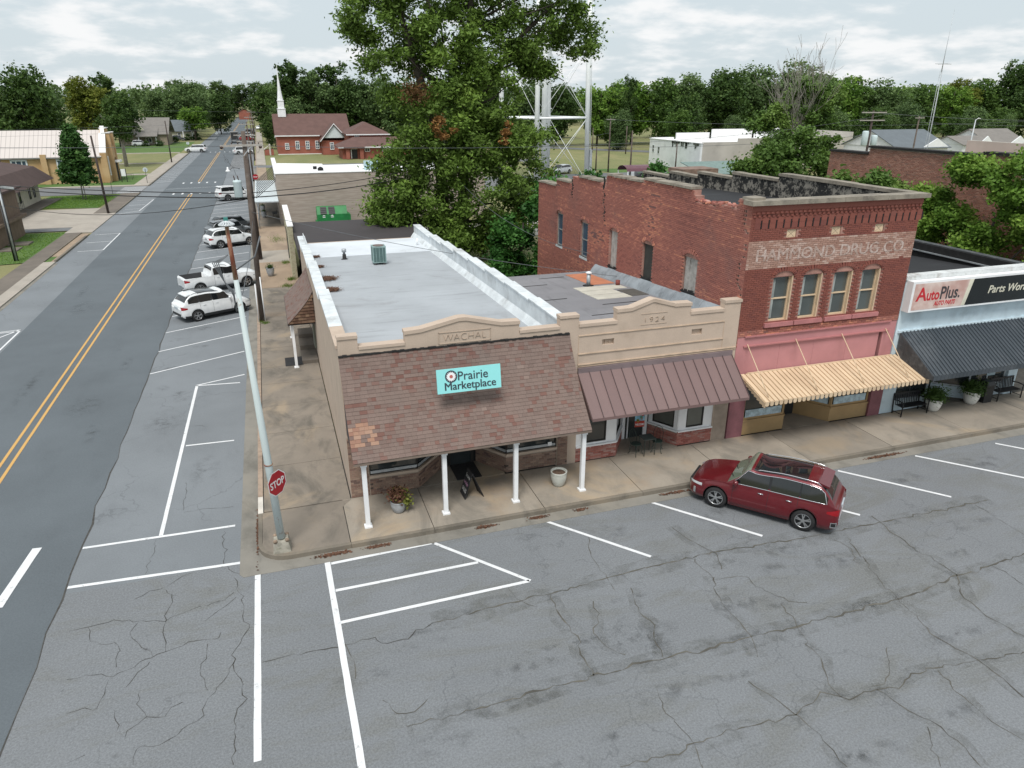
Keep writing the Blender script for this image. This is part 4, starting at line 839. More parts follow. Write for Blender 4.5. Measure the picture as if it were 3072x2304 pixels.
for k, (x0, x1) in enumerate(((8.2, 9.9), (10.2, 11.2), (11.5, 13.4), (9.3, 10.6), (12, 14.2), (8.5, 11), (11.2, 12.6))):
    y = 1.5+k*1.75; m.hexa([(x0, y, rz2(y)+.008), (x1, y+.04, rz2(y)+.008), (x1, y+.11, rz2(y)+.008), (x0, y+.06, rz2(y)+.008), (x0, y, rz2(y)+.013), (x1, y+.04, rz2(y)+.013), (x1, y+.11, rz2(y)+.013), (x0, y+.06, rz2(y)+.013)])
m.build('tar_seam', FELT, b2)
def sky_panel(x0, y0, x1, y1, mat, lab):
    q = MB(); q.hexa([(x, y, rz2(y)+dz) for dz in (.0, .022) for x, y in ((x0, y0), (x1, y0), (x1, y1), (x0, y1))]); return q.build('roof_patch', mat, b2, lab)
for x0, x1, y in ((11.75, 13.45, 6.05), (11.75, 13.4, 7.05), (11.8, 14.2, 8.05)): sky_panel(x0, y, x1, y+.93, simple('cream_patch', (.52, .50, .43), .8, .1), 'pale rectangular roof patch')
sky_panel(13.5, 6.2, 14.35, 7.7, simple('charcoal_patch', (.09, .085, .075), .9, .2, 4, fine=30), 'dark roof patch'); sky_panel(12.9, 9.4, 14.2, 12.6, RUSTO, 'orange metal roof sheet')
y = .35
for i in range(6):   # upstand against the brick wall with coated sections
    q = MB(); y1 = y+2.1; q.hexa([(14.42, y+.01, rz2(y)-.02), (14.80, y+.01, rz2(y)-.02), (14.80, y1-.01, rz2(y1)-.02), (14.42, y1-.01, rz2(y1)-.02), (14.62, y+.01, rz2(y)+.26), (14.80, y+.01, rz2(y)+.46), (14.80, y1-.01, rz2(y1)+.46), (14.62, y1-.01, rz2(y1)+.26)]); q.build('wall_upstand', simple('coated_upstand', (.27, .30, .325), .8, .35, 1.6, fine=14, dirt=(.12, .13, .14), dirt_amt=.7), b2); y = y1
m = MB(); rnd = random.Random(5)
for i in range(80):
    y = .4+12.6*i/80; m.box(14.79, y, rz2(y)+.40, 14.83, y+.17, rz2(y)+.52+.12*rnd.random())
m.build('tar_edge', FELT, b2)
m = MB(); m.smooth = True
# awning: fifteen flat pans with raised seams
A0 = Vector((8.2, -.03, 3.80)); AL = 6.34; dn_ = Vector((0, -1.42, -1.25)); sl = dn_.normalized(); nn = X.cross(sl).normalized() * -1
nn = Vector((0, -sl.z*-1, 0)); nn = sl.cross(X).normalized()
if nn.z < 0: nn = -nn
aw2 = MB(); aw2.box(8.2, -.10, 3.74, 14.56, -.002, 3.93); aw2 = aw2.build('awning', simple('brown_flashing', (.20, .155, .16), .5, .1), b2)
np_ = 15; pw_ = AL/np_
for i in range(np_):
    q = MB(); q.ca = R_(); c = A0+X*(pw_*(i+.5))+dn_/2; q.obox(c, X*(pw_/2-.006), dn_/2, nn*.006); q.build('roof_panel', BRNM, aw2)
    q = MB(); q.ca = R_(); q.obox(A0+X*(pw_*(i+1))+dn_/2+nn*.022, X*.009, dn_/2, nn*.02); q.build('standing_seam', simple('seam_dark', (.09, .06, .06), .5) if 'seam_dark' not in MATS else MATS['seam_dark'], aw2)
q = MB(); q.obox(A0+X*AL/2+dn_+Vector((0, .0, -.05)), X*AL/2, (0, .012, 0), (0, 0, .05)); q.build('fascia', BRNM, aw2)
q = MB(); q.prism([A0+Vector((0, 0, -.02)), A0+dn_+Vector((0, 0, -.08)), Vector((8.2, -.03, 2.47))], (0, 0, 0), (.02, 0, 0)); q.prism([A0+X*AL+Vector((0, 0, -.02)), A0+X*AL+dn_+Vector((0, 0, -.08)), Vector((14.54, -.03, 2.47))], (-.02, 0, 0), (0, 0, 0)); q.build('end_panel', BRNM, aw2)
# shop front
BAYS = [((8.25, .02), (9.92, .02), 1), ((9.92, .02), (10.78, 1.25), 0), ((11.9, 1.2), (12.56, .04), 1), ((12.56, .04), (14.12, .04), 1)]
for A, B, w_ in BAYS:
    seg(b2, A, B, .15, .70, BR_PINK, MORT_U, nparts=40)
    Av, Bv = Vector((*A, 0)), Vector((*B, 0)); U = (Bv-Av).normalized(); N = Vector((U.y, -U.x, 0)); L = (Bv-Av).length
    q = MB(); q.obox(Av+U*L/2+Z_*.755-N*.03, U*(L/2-.01), N*.08, Z_*.03); q.build('window_ledge', WHITE, b2)
    q = MB()
    wv_ = [(.38, L-.42)] if w_ and L > 1.4 else [(.18, L-.2)]
    wall(q, Av-N*.03, U, N, L, .79, [(0, L, 2.46)], holes=[(wv_[0][0], wv_[0][1], .86, 2.2)], t=.1)
    q.build('window_surround', WHITE, b2)
    for a, b in wv_: window(b2, Av+U*(a+b)/2-N*.07+Z_*1.53, U, N, b-a, 1.34, .045, 1, 1, DKFR, GLASS_B if A[0] > 11 else GLASS, name='shop_window')
m = MB()
k = 0
for A, B in (((8.25, -.01), (9.92, -.01)), ((12.56, .01), (14.12, .01))):     # soldier course on top of the brick
    x = A[0]
    while x < B[0]-.05: q = MB(); q.ca = R_(); q.box(x+.004, A[1]-.012, .66, x+.062, A[1]+.14, .735+.008*R_()); q.build('cap_brick', BR_PINK, b2); x += .07
for x0, x1 in ((10.78, 10.90), (11.0, 11.04), (11.72, 11.88)): q = MB(); q.box(x0, 1.22, .15, x1, 1.34, 2.44); q.build('door_frame', WHITE, b2)
q = MB(); q.box(10.9, 1.27, .15, 11.72, 1.33, 2.4); q.build('door', GLASS, b2)
m = MB(); m.box(14.12, .02, .15, 14.75, .2, 2.35); m.build('pier', simple('plain_tan_pier', (.33, .27, .22), .9, .15, 3), b2)
m = MB(); m.box(8.0, 1.36, .1, 14.7, 1.5, 2.6); m.box(7.9, -.0, 2.46, 14.75, 1.4, 2.52); m.build('shop_interior', DARK, b2)
v = root('vent_pipe', (12.75, 9.3, rz2(9.3)), 'galvanised pipe with white cap on the dark shop roof, beside the orange metal sheet', 'pipe'); m = MB(); m.tube([(12.75, 9.3, rz2(9.3)), (12.75, 9.3, rz2(9.3)+.62)], .10, 14); m.build('pipe', STEELG, v); m = MB(); m.lathe((12.75, 9.3, rz2(9.3)+.62), [(.15, 0), (.16, .04), (.05, .09)], 14); m.build('cap', WHITE, v); m = MB(); m.lathe((12.75, 9.3, rz2(9.3)+.0), [(.28, 0.01), (.12, .06)], 12); m.build('flashing', FELT, v)
v = root('vent_pipe', (14.1, 8.85, rz2(8.85)), 'short rust-red pipe stub on the dark shop roof near the brick wall', 'pipe'); m = MB(); m.tube([(14.1, 8.85, rz2(8.85)), (14.1, 8.85, rz2(8.85)+.25)], .11, 14); m.build('pipe', simple('rust_red', (.20, .05, .04), .8, .3, 6), v)
fl = root('welcome_banner', (11.2, .75, .6), 'colourful hanging garden banner reading WELCOME in the second shop doorway', 'banner')
uu = Vector((.99, -.12, 0)).normalized(); q = MB(); q.cm = 0; q.obox((11.28, .75, 1.32), uu*.2, (0, 0, .48), (0, .004, 0)); q.build('cloth', simple('sky_blue_cloth', (.25, .48, .60), .8, .3, 5), fl)
q = MB(); q.obox((11.28, .744, .97), uu*.2, (0, 0, .13), (0, .004, 0)); q.build('red_band', simple('red_cloth', (.42, .05, .03), .8, .2, 8), fl); text('WELCOME', .12, WHITE, fl, Vector((11.28, .735, .91)), uu, Z_, depth=.002, bold=.002, fit=.36)
q = MB()
for k in range(9): t = k*.7; q.ca = k/9; q.obox(Vector((11.28, .742, 1.35))+uu*.11*cos(t*2.1)+Vector((0, 0, .25*sin(t))), uu*.045, (0, 0, .05), (0, .004, 0))
q.build('print_shapes', varmat('banner_print', [(0, (.5, .1, .08)), (.3, (.6, .6, .6)), (.6, (.08, .25, .09)), (.8, (.55, .35, .08)), (1, (.1, .15, .4))]), fl)
q = MB(); q.tube([(11.05, .77, 1.82), (11.52, .72, 1.82)], .012); q.tube([(11.28, .75, 1.82), (11.28, 1.25, 2.1)], .008); q.build('rod', BLACK, fl)
# bistro set
def bistro_chair(loc, rzd, label):
    t = root('bistro_chair', (0, 0, 0), label, 'chair', 'wrought iron chairs at the bistro table'); IR = MATS.get('dark_iron') or simple('dark_iron', (.02, .04, .032), .5, .2, 5)
    q = MB(); q.lathe((0, 0, .43), [(.19, 0), (.20, .012), (.19, .024)], 18); q.build('seat', IR, t)
    for sx in (-1, 1):
        for sy in (-1, 1): q = MB(); q.tube([(sx*.13, sy*.13, .43), (sx*.17, sy*.17, .25), (sx*.15, sy*.15, .12), (sx*.21, sy*.21, .0)], .011, 6); q.build('leg', IR, t)
    q = MB(); q.tube([(-.17, .12, .44), (-.19, .2, .7), (-.12, .24, .92), (0, .25, .98), (.12, .24, .92), (.19, .2, .7), (.17, .12, .44)], .011, 6)
    q.tube([(-.08, .17, .45), (-.06, .23, .75), (0, .25, .9), (.06, .23, .75), (.08, .17, .45)], .007, 5); q.build('backrest', IR, t)
    t.location = loc; t.rotation_euler.z = rzd; return t
bistro_chair((10.72, -.10, .15), radians(20), 'green-black wrought iron bistro chair left of the small square table'); bistro_chair((11.62, -.12, .15), radians(-35), 'green-black wrought iron bistro chair right of the small square table')
t = root('bistro_table', (11.15, -.18, .15), 'small square wrought iron table with mesh top between two matching chairs', 'table'); IR = MATS['dark_iron']
q = MB(); q.box(10.90, -.42, .83, 11.40, .07, .85); q.build('tabletop', simple('dark_mesh_top', (.06, .075, .07), .5), t)
for sx in (-1, 1):
    for sy in (-1, 1): q = MB(); q.tube([(11.15+sx*.23, -.18+sy*.22, .84), (11.15+sx*.22, -.18+sy*.21, .15)], .012, 6); q.build('leg', IR, t)
# ================================================================ 3. two-storey brick building
b3 = root('brick_building', (18.6, 10, 0), 'two-storey red brick building with pink ground floor, four cream windows and crumbling left parapet', 'building')
ORGX = 14.78
WH = [(18.65, 17.72, 4.6, 6.5), (15.05, 14.1, 4.6, 6.5), (11.35, 10.5, 4.2, 6.62), (7.82, 6.88, 4.3, 6.6), (4.24, 3.2, 4.55, 6.7)]
holes = [(b, a, c, d) for a, b, c, d in WH]
PF = [(0, .9, 9.44), (.9, 2.4, 9.08), (2.4, 3.74, 8.97), (3.74, 4.0, 9.2), (4.0, 8.05, 9.40), (8.05, 12.05, 9.26), (12.05, 12.5, 8.6), (12.5, 15.6, 8.84), (15.6, 16.35, 8.80), (16.35, 16.6, 8.3), (16.6, 18.8, 8.38), (18.8, 21.8, 7.99)]
m = MB(); wall(m, (ORGX+.02, .03, 0), Y_, Wd, 21.77, .1, PF, holes=holes, t=.38); sw3 = m.build('side_wall', MORT, b3)
def okside(u, z, h):
    for a, b, z0, z1 in holes:
        um = (a+b)/2; r = (b-a)/2
        if a-h < u < b+h and z0 < z < z1: return False
        if abs(u-um) < r+.13 and z1 <= z < z1+.34 and ((u-um)/(r+.13))**2+((z-z1)/.34)**2 < 1: return False
    if z < 4.0 and u < 13.2: return False
    top = 0
    for a, b, t in PF:
        if a <= u <= b: top = t
    if z > top-.02-.08*mnoise.noise(Vector((u*3, 0, 0))): return False
    for uc, za, zb, w in ((16.42, 7.6, 8.7, .10), (12.28+.25*(z-7.9)*.6, 6.95, 9.2, .09), (.28+.15*sin(z*3), 5.2, 9.1, .04)):
        if za < z < zb and abs(u-uc-.06*sin(z*9)) < w+.05*mnoise.noise(Vector((z*7, 3, 0))): return False
    return True
def vside(u, z): return min(.999, max(0, .45+.45*mnoise.noise(Vector((u*.35, z*.8, 2)))+.5*mnoise.noise(Vector((u*.12, z*9, 4)))+.5*(R_()-.5)))
bricks(sw3, (ORGX, 0, 0), Y_, Wd, 21.8, 1.4, 9.5, okside, BR_RED, nparts=300, varf=vside, jit=.005)
m = MB()
for uc, za, zb, w in ((16.42, 7.6, 8.6, .07), (12.2, 6.95, 9.1, .08), (.28, 5.2, 9.1, .02)):
    z = za
    while z < zb:
        u = uc+.06*sin(z*9)+(.25*(z-7.9)*.6 if uc == 12.2 else 0)+(.15*sin(z*3) if uc < 1 else 0); m.box(ORGX-.004, u-w, z, ORGX+.018, u+w, z+.08); z += .08
m.build('crack', DARK, sw3)
for i, ((a, b, c, d)) in enumerate(holes):
    um, r = (a+b)/2, (b-a)/2
    for k in range(9):      # brick arch over each opening
        th = pi*(.08+.84*(k+.5)/9); q = MB(); q.ca = R_(); p = Vector((ORGX-.012, um-cos(th)*(r+.07), d-.02+sin(th)*.28)); t_ = Vector((0, -sin(th)*-1*.0, 0)); rad = Vector((0, -cos(th), sin(th)*.8)).normalized(); tan = Vector((0, sin(th), cos(th)*.8)).normalized()
        q.obox(p, X*.02, rad*.085, tan*.055); q.build('arch_brick', BR_RED, sw3)
    if i < 2:
        window(b3, (ORGX+.12, um, (c+d)/2), Y_*-1, Wd, b-a-.04, d-c, .07, 1, 2, simple('old_grey_frame', (.26, .27, .26), .8, .3, 5) if 'old_grey_frame' not in MATS else MATS['old_grey_frame'], GLASS_BL, sill=(.14, .12, WHITE_D))
    else:
        q = MB(); mt = WOODG if i != 3 else simple('dark_screen', (.045, .045, .04), .9, .2, 3)
        nb = 1 if i == 3 else 3
        bd = None
        for s_ in range(nb):
            q = MB(); q.box(ORGX+.10+.008*(s_ % 2), a+.01+(b-a-.02)*s_/nb+.004, c-.3 if i == 3 else c, ORGX+.13, a+.01+(b-a-.02)*(s_+1)/nb-.004, d+.12); q.build('board', mt, b3, 'weathered board closing a side opening' if i != 3 else 'dark screen over the middle side opening')
    q = MB(); q.box(ORGX+.06, a, d, ORGX+.12, b, d+.20); q.build('arch_infill', MORT if i > 1 else MATS['old_grey_frame'], b3)
    m = MB(); m.box(ORGX+.25, a-.1, c-.1, ORGX+.28, b+.1, d+.1); m.build('opening_back', DARK, b3)
# small square sockets
m = MB()
for u, z in ((9.0, 6.95), (5.4, 6.95), (2.0, 6.95), (14.0, 7.6), (17.5, 7.6), (19.5, 7.55), (19.6, 4.1), (16.9, 4.1)): m.box(ORGX-.004, u-.06, z-.09, ORGX+.02, u+.06, z+.09)
m.build('socket', DARK, sw3)
# copings left side, tilted and broken
for a, b, z, e in ((.0, .62, 9.46, 0), (4.05, 5.4, 9.42, 0), (5.5, 7.0, 9.42, .02), (7.05, 8.02, 9.42, 0), (8.3, 9.7, 9.28, .03), (9.75, 11.1, 9.27, .04), (11.15, 11.9, 9.27, .02), (12.75, 14.2, 8.86, .03), (14.25, 15.4, 8.86, .04), (16.8, 18.7, 8.40, .02), (18.9, 20.3, 8.01, .02), (20.35, 21.8, 8.01, .05)):
    q = MB(); q.hexa([(ORGX-.08, a, z), (ORGX+.46, a, z), (ORGX+.46, b, z-e), (ORGX-.08, b, z-e), (ORGX-.07, a, z+.10), (ORGX+.45, a, z+.12), (ORGX+.45, b, z+.11-e), (ORGX-.07, b, z+.09-e)]); q.build('coping_stone', STONE, b3)
m = MB(); rnd = random.Random(8)       # loose and broken bricks on the collapsed stretch
for i in range(60):
    u = rnd.uniform(.9, 3.9); z = 9.0 if u > 2.4 else 9.1; c = Vector((ORGX+rnd.uniform(.02, .36), u, z+rnd.uniform(.0, .06))); t = rnd.uniform(-.6, .6)
    q = MB(); q.ca = rnd.random(); q.obox(c, Vector((cos(t), sin(t), rnd.uniform(-.2, .2)))*.05, Vector((-sin(t), cos(t), rnd.uniform(-.2, .2)))*.1, (0, 0, .032)); q.build('loose_brick', BR_PINK if rnd.random() < .6 else BR_RED, b3)
# front wall
WX = [16.51, 17.86, 19.30, 20.64]
fh = [(x-.44-14.76, x+.44-14.76, 4.88, 6.64) for x in WX]+[(x-.21-14.76, x+.21-14.76, 8.06, 8.38) for x in (16.58, 18.59, 20.62)]
m = MB(); wall(m, (14.78, .02, 0), X, F, 7.68, 4.38, [(0, 7.68, 9.40)], holes=[(a-.02, b-.02, c, d) for a, b, c, d in fh], t=.38); fw3 = m.build('front_wall', MORT, b3)
def okf(u, z, h):
    for i, (a, b, z0, z1) in enumerate(fh):
        if a-h < u < b+h and z0 < z < z1: return False
        if i < 4:
            um = (a+b)/2; r = (b-a)/2+.12
            if abs(u-um) < r and z1 <= z < z1+.34 and ((u-um)/r)**2+((z-z1)/.34)**2 < 1: return False
    if 1.1 < u < 6.65 and 4.68 < z < 4.86: return False
    return True
bricks(fw3, (14.76, 0, 0), X, F, 7.7, 4.40, 9.30, okf, None, nparts=300, mats=[BR_MAR, BR_BAND, BR_RED], matf=lambda u, z: 1 if 6.98+.02*mnoise.noise(Vector((u*3, 0, 0))) < z < 7.98 else (0 if z > 4.62 else 2), varf=lambda u, z: R_(), proud=.010)
m = MB(); m.box(14.74, -.03, 8.98, 22.46, .0, 9.10); m.box(14.74, -.06, 9.10, 22.46, .0, 9.30); fr = m.build('cornice', BR_MAR, b3)
for j, (z, dd, ph) in enumerate(((8.88, .0, 0), (9.0, .03, .5))):
    for i in range(38):
        q = MB(); q.ca = R_(); x = 14.80+(i+ph)*.2; q.box(x, -dd-.04, z, x+.10, -.0, z+.07); q.build('dentil', BR_MAR, b3)
for i in range(24):
    x = 14.9+i*.322; q = MB(); q.ca = R_(); q.box(x, -.022, 8.66, x+.24, -.0, 8.86); q.build('corbel', BR_MAR, b3); q = MB(); q.box(x+.255, -.026, 8.47, x+.30, -.003, 8.76); q.build('corbel_gap_shade', DARK, b3); q = MB(); q.ca = R_(); q.box(x-.005, -.018, 8.45, x+.24, -.0, 8.655); q.build('corbel', BR_MAR, b3)  # proud dark strips between the corbels paint in the shade of the slots
x = 14.58
for L in (1.9, 2.1, 2.0, 2.05): q = MB(); q.box(x+.005, -.2, 9.31, min(x+L, 22.66)-.005, .36, 9.47+.02*R_()); q.build('coping_stone', STONE, b3); x += L
for x, (a, b, c, d) in zip(WX, fh[:4]):
    window(b3, (x, .20, 5.76), X, F, .87, 1.76, .06, 1, 2, CREAM, GLASS_U, depth=.10)
    for s_ in (1,): q = MB(); q.box(x+s_*.435-.035, .02, 4.88, x+s_*.435+.004, .15, 6.64); q.build('casing', CREAM, b3)
    q = MB(); pts = [(x-.46, .06, 6.62), (x+.46, .06, 6.62)]+[(x+.46*cos(pi*k/8), .06, 6.62+.22*sin(pi*k/8)) for k in range(1, 8)]; q.prism(pts, (0, -.03, 0), (0, .03, 0)); q.build('tympanum', PINK_T, b3)
    for k in range(13):
        th = pi*(k+.5)/13; q = MB(); q.ca = R_(); q.obox((x-cos(th)*.51, -.012, 6.64+sin(th)*.28), Vector((-cos(th), 0, sin(th)*.9)).normalized()*.075, Y_*.02, Vector((sin(th), 0, cos(th)*.9)).normalized()*.045); q.build('arch_brick', BR_MAR, fw3)
    q = MB(); q.box(x-.65, -.10, 4.70, x+.65, .05, 4.86); q.build('window_sill', PINK_T, b3)
    q = MB(); q.box(x-.35, .165, 5.0, x-.22, .175, 6.5); q.build('curtain', simple('dull_curtain', (.30, .33, .32), .9, .3, 3) if 'dull_curtain' not in MATS else MATS['dull_curtain'], b3)
for x in (16.58, 18.59, 20.62):
    q = MB(); q.box(x-.20, .05, 8.07, x+.20, .07, 8.37); vv = q.build('vent_grille', CREAM, b3)
    q = MB()
    for k in range(8):
        for s_ in (-1, 1): q.box(x-.14+k*.035, .045, 8.22+s_*(k-3.5)*.028-.008, x-.125+k*.035, .05, 8.22+s_*(k-3.5)*.028+.008)
    q.build('grille_holes', DARK, vv)
GH = NB('faded_lettering'); GH.col(GH.mix(GH.rng(GH.noise(5, 6, .75), .42, .60), (.35, .25, .21), (.52, .42, .38))).set(Roughness=.95); GH = GH.done()
for k in (0, 1, 2): text('HAMMOND DRUG CO.', .62, GH, fw3, (18.60+.012*k, -.016-.0015*k, 7.27+.006*k), X, Z_, depth=.001, fit=6.95, name='ghost_sign', label='faded painted lettering HAMMOND DRUG CO.')
# pink ground floor
m = MB(); wall(m, (14.78, .02, 0), X, F, 7.68, 2.3, [(0, 7.68, 4.38)], holes=[(.45, 7.05, 2.3, 3.98)], t=.3); m.build('pink_surround', PINK, b3)
for i in range(4): q = MB(); q.box(15.2+i*1.62+.004, .05, 2.3, 15.2+(i+1)*1.62-.004, .09, 3.99); q.build('pink_panel', PINK, b3)
for z, e in ((4.36, .06), (3.97, .05)): q = MB(); q.box(15.1, -e, z, 22.1, .02, z+.05); q.build('pink_moulding', PINK_T, b3)
for x in (15.25, 17.47, 19.69, 21.9):
    q = MB(); q.tube([(x, -.02, 4.08), (x+.1, -1.52, 2.47)], .018, 6); q.build('awning_rod', CREAM, b3)
T0 = Vector((15.08, -.03, 2.86)); TD = Vector((0, -1.66, -.50)); tl = TD.normalized(); tn = tl.cross(X).normalized(); tn = tn if tn.z > 0 else -tn
q = MB(); q.box(15.4, -.07, 2.72, 22.5, -.004, 2.90); taw = q.build('metal_awning', CREAM, b3)
nr = 38; rw = (22.93-15.08)/nr
for i in range(nr):
    c = T0+X*(rw*(i+.5))+TD/2; q = MB(); q.ca = R_(); q.obox(c, X*(rw*.36), TD/2, tn*.018); q.obox(c-tn*.03, X*rw*.5, TD/2, tn*.006)
    e = T0+X*(rw*(i+.5))+TD; q.prism([e+X*(-rw*.38)+Vector((0, -.012, .02)), e+X*(rw*.38)+Vector((0, -.012, .02)), e+X*(rw*.38)+Vector((0, -.012, -.12)), e+X*(rw*.2)+Vector((0, -.012, -.17)), e+X*(-rw*.2)+Vector((0, -.012, -.17)), e+X*(-rw*.38)+Vector((0, -.012, -.12))], (0, -.006, 0), (0, .006, 0))
    q.build('awning_panel', TANM, taw)
for xx in (15.1, 22.9):
    for k in range(9): q = MB(); q.ca = R_(); y = -.1-k*.18; zt = 2.83-.50*(k/9.2); q.box(xx-.01, y-.165, zt-.16-.012*k, xx+.01, y, zt-.03); q.build('end_valance', TANM, taw)
for x0, x1 in ((14.78, 15.5), (21.84, 22.46)): q = MB(); q.box(x0, -.035, .15, x1, .3, 2.3); q.build('pier', MAUVE, b3)
for A, B in (((15.52, .06), (17.55, .06)), ((17.55, .06), (18.30, 1.3)), ((19.0, 1.3), (19.87, .06)), ((19.87, .06), (21.83, .06))):
    Av, Bv = Vector((*A, 0)), Vector((*B, 0)); U = (Bv-Av).normalized(); N = Vector((U.y, -U.x, 0)); L = (Bv-Av).length
    q = MB(); q.obox(Av+U*L/2+Z_*.44-N*.08, U*L/2, N*.08, Z_*.29); q.build('stall_riser', OCHRE, b3); q = MB(); q.obox(Av+U*L/2+Z_*.765-N*.07, U*L/2, N*.10, Z_*.035); q.build('window_ledge', OCHRE, b3)
    w = glaze(b3, A, B, .80, 2.35, 1, fm=OCHRE, fw=.09)
    q = MB(); q.obox(Av+U*L/2+Z_*1.05-N*.04, U*(L/2-.15), N*.004, Z_*.16); q.build('whitewash', simple('whitewash', (.42, .54, .60), .8, .35, 5), w)
q = MB(); q.box(15.5, 1.32, .1, 21.85, 1.45, 2.5); q.box(14.8, .3, 2.28, 22.4, 1.4, 2.33); q.build('shop_interior', DARK, b3)
q = MB(); q.box(18.35, 1.2, .17, 18.95, 1.3, 2.3); q.build('door', BLACK, b3)
# roof, right parapet, rear
m = MB()
def rz3(y): return 8.62-.035*y
m.hexa([(15.14, .38, 7), (22.1, .38, 7), (22.1, 21.5, 7), (15.14, 21.5, 7), (15.14, .38, rz3(.38)), (22.1, .38, rz3(.38)), (22.1, 21.5, rz3(21.5)), (15.14, 21.5, rz3(21.5))]); m.build('roof', ROOF_B, b3)
TARW = NB('tarred_render'); TARW.col(TARW.mix(TARW.rng(TARW.noise(2.6, 9, .76), .44, .52), (.27, .25, .215), (.02, .02, .02))).set(Roughness=.9); TARW = TARW.done()
for a, b, z in ((.36, 4.9, 9.36), (4.9, 8.15, 9.36), (8.15, 11.95, 9.10), (11.95, 15.3, 8.84), (15.3, 18.5, 8.58), (18.5, 21.8, 8.3)):
    q = MB(); q.box(22.1, a+.004, .2, 22.45, b-.004, z); q.build('right_parapet', TARW, b3)
    y = a
    while y < b-.1: e = min(y+1.55, b); q = MB(); q.box(22.04, y+.006, z, 22.52, e-.006, z+.12+.03*R_()); q.build('coping_stone', STONE, b3); y = e
m = MB(); m.box(15.0, 21.5, .1, 22.1, 21.8, 7.9); m.build('rear_wall', BR_RED, b3)
hs = MB(); hs.box(17.6, 9.5, rz3(9), 18.6, 10.4, rz3(9)+.16); hs.build('roof_hatch', ROOF_B, b3)
# ================================================================ 4. car parts shop
b4 = root('shop_building', (26.4, 5, 0), 'pale blue single-storey shop with AutoPlus sign and charcoal ribbed metal awning', 'shop')
m = MB(); m.box(22.5, 0, 3.6, 30.25, .3, 6.05); m.box(22.5, .3, .1, 22.8, 13, 5.4); m.box(29.95, .3, .1, 30.25, 13, 5.7); m.box(22.8, 12.7, .1, 29.95, 13, 5.2)
m.box(22.5, -.0, .15, 23.2, .3, 3.6); m.box(29.7, -.0, .15, 30.25, .3, 3.6); m.build('wall', BLUEW, b4)
m = MB(); m.box(22.46, -.05, 6.05, 30.3, .36, 6.22); m.build('coping', simple('stained_white', (.60, .62, .62), .7, .2, 2, fine=12, dirt=(.22, .18, .15), dirt_amt=.7), b4)
m = MB(); m.hexa([(22.8, .3, 5), (29.95, .3, 5), (29.95, 12.7, 4.6), (22.8, 12.7, 4.6), (22.8, .3, 5.6), (29.95, .3, 5.6), (29.95, 12.7, 5.0), (22.8, 12.7, 5.0)]); m.build('roof', ROOF_B, b4)
m = MB(); m.box(22.8, .5, 5.3, 22.86, 12.5, 5.5); m.box(29.85, .36, 5.3, 29.95, 12.7, 6.0); m.build('roof_flashing', FELT, b4)
m = MB(); m.box(29.78, .5, 5.60, 29.84, 12.5, 5.66); m.build('metal_edge', STEELG, b4); m = MB(); m.box(29.9, .4, 5.7, 30.3, 12.9, 6.05); m.build('right_parapet', BLKW, b4)
sg = root('shop_sign', (26, -.2, 5.4), 'long box sign with red and black AutoPlus lettering and black Parts World panel', 'sign')
m = MB(); m.box(22.52, -.36, 4.78, 30.1, -.004, 6.04); m.build('sign_box', WHITE, sg)
FACEP = NB('faded_sign_face'); FACEP.col(FACEP.mix(FACEP.rng(FACEP.noise(1.2, 4), .35, .65), (.50, .31, .27), (.68, .56, .51))).set(Roughness=.35); FACEP = FACEP.done()
BLKF = simple('sign_black', (.010, .014, .016), .25, .2, 1); CRM = simple('sign_cream', (.66, .64, .52), .4)
q = MB(); q.prism([(22.64, -.362, 4.86), (25.28, -.362, 4.86), (25.50, -.362, 5.95), (22.64, -.362, 5.95)], (0, 0, 0), (0, -.006, 0)); q.build('sign_face', FACEP, sg)
q = MB(); q.prism([(25.28, -.362, 4.86), (25.48, -.362, 4.86), (25.72, -.362, 5.95), (25.50, -.362, 5.95)], (0, 0, 0), (0, -.007, 0)); q.build('sign_stripe', CRM, sg)
q = MB(); q.prism([(25.48, -.362, 4.86), (30.0, -.362, 4.86), (30.0, -.362, 5.95), (25.72, -.362, 5.95)], (0, 0, 0), (0, -.006, 0)); q.build('sign_face', BLKF, sg)
SR = simple('sign_red', (.50, .02, .03), .4, .05)
text('A', .78, SR, sg, (23.06, -.370, 5.24), X, Z_, depth=.003, bold=.016, fit=.56); text('uto', .62, SR, sg, (23.66, -.370, 5.24), X, Z_, depth=.003, bold=.016, fit=.66); text('Plus.', .74, simple('sign_dark', (.05, .045, .05), .4), sg, (24.56, -.370, 5.24), X, Z_, depth=.003, bold=.014, fit=1.05)
text('AUTO PARTS', .26, SR, sg, (24.35, -.370, 4.98), X, Z_, depth=.003, bold=.008, fit=1.12, shear=.15)
text('Parts World', .46, CRM, sg, (26.62, -.370, 5.28), X, Z_, depth=.003, bold=.008, align='LEFT', shear=.2, fit=2.35)
B0 = Vector((22.72, -.03, 3.86)); BD = Vector((0, -1.98, -1.26)); bl_ = BD.normalized(); bn = bl_.cross(X).normalized(); bn = bn if bn.z > 0 else -bn
q = MB(); q.box(22.6, -.07, 3.82, 30.2, -.004, 3.92); baw = q.build('metal_awning', BLUEW, b4)
nr = 38; rw = 7.4/nr
for i in range(nr):
    c = B0+X*(rw*(i+.5))+BD/2; q = MB(); q.ca = R_(); q.obox(c, X*rw*.5, BD/2, bn*.006); q.obox(c+bn*.02, X*rw*.13, BD/2, bn*.018)
    e = B0+X*(rw*(i+.5))+BD; q.box(e.x-rw*.47, e.y-.02, e.z-.2, e.x+rw*.47, e.y+.0, e.z+.01); q.build('awning_panel', BLKM, baw)
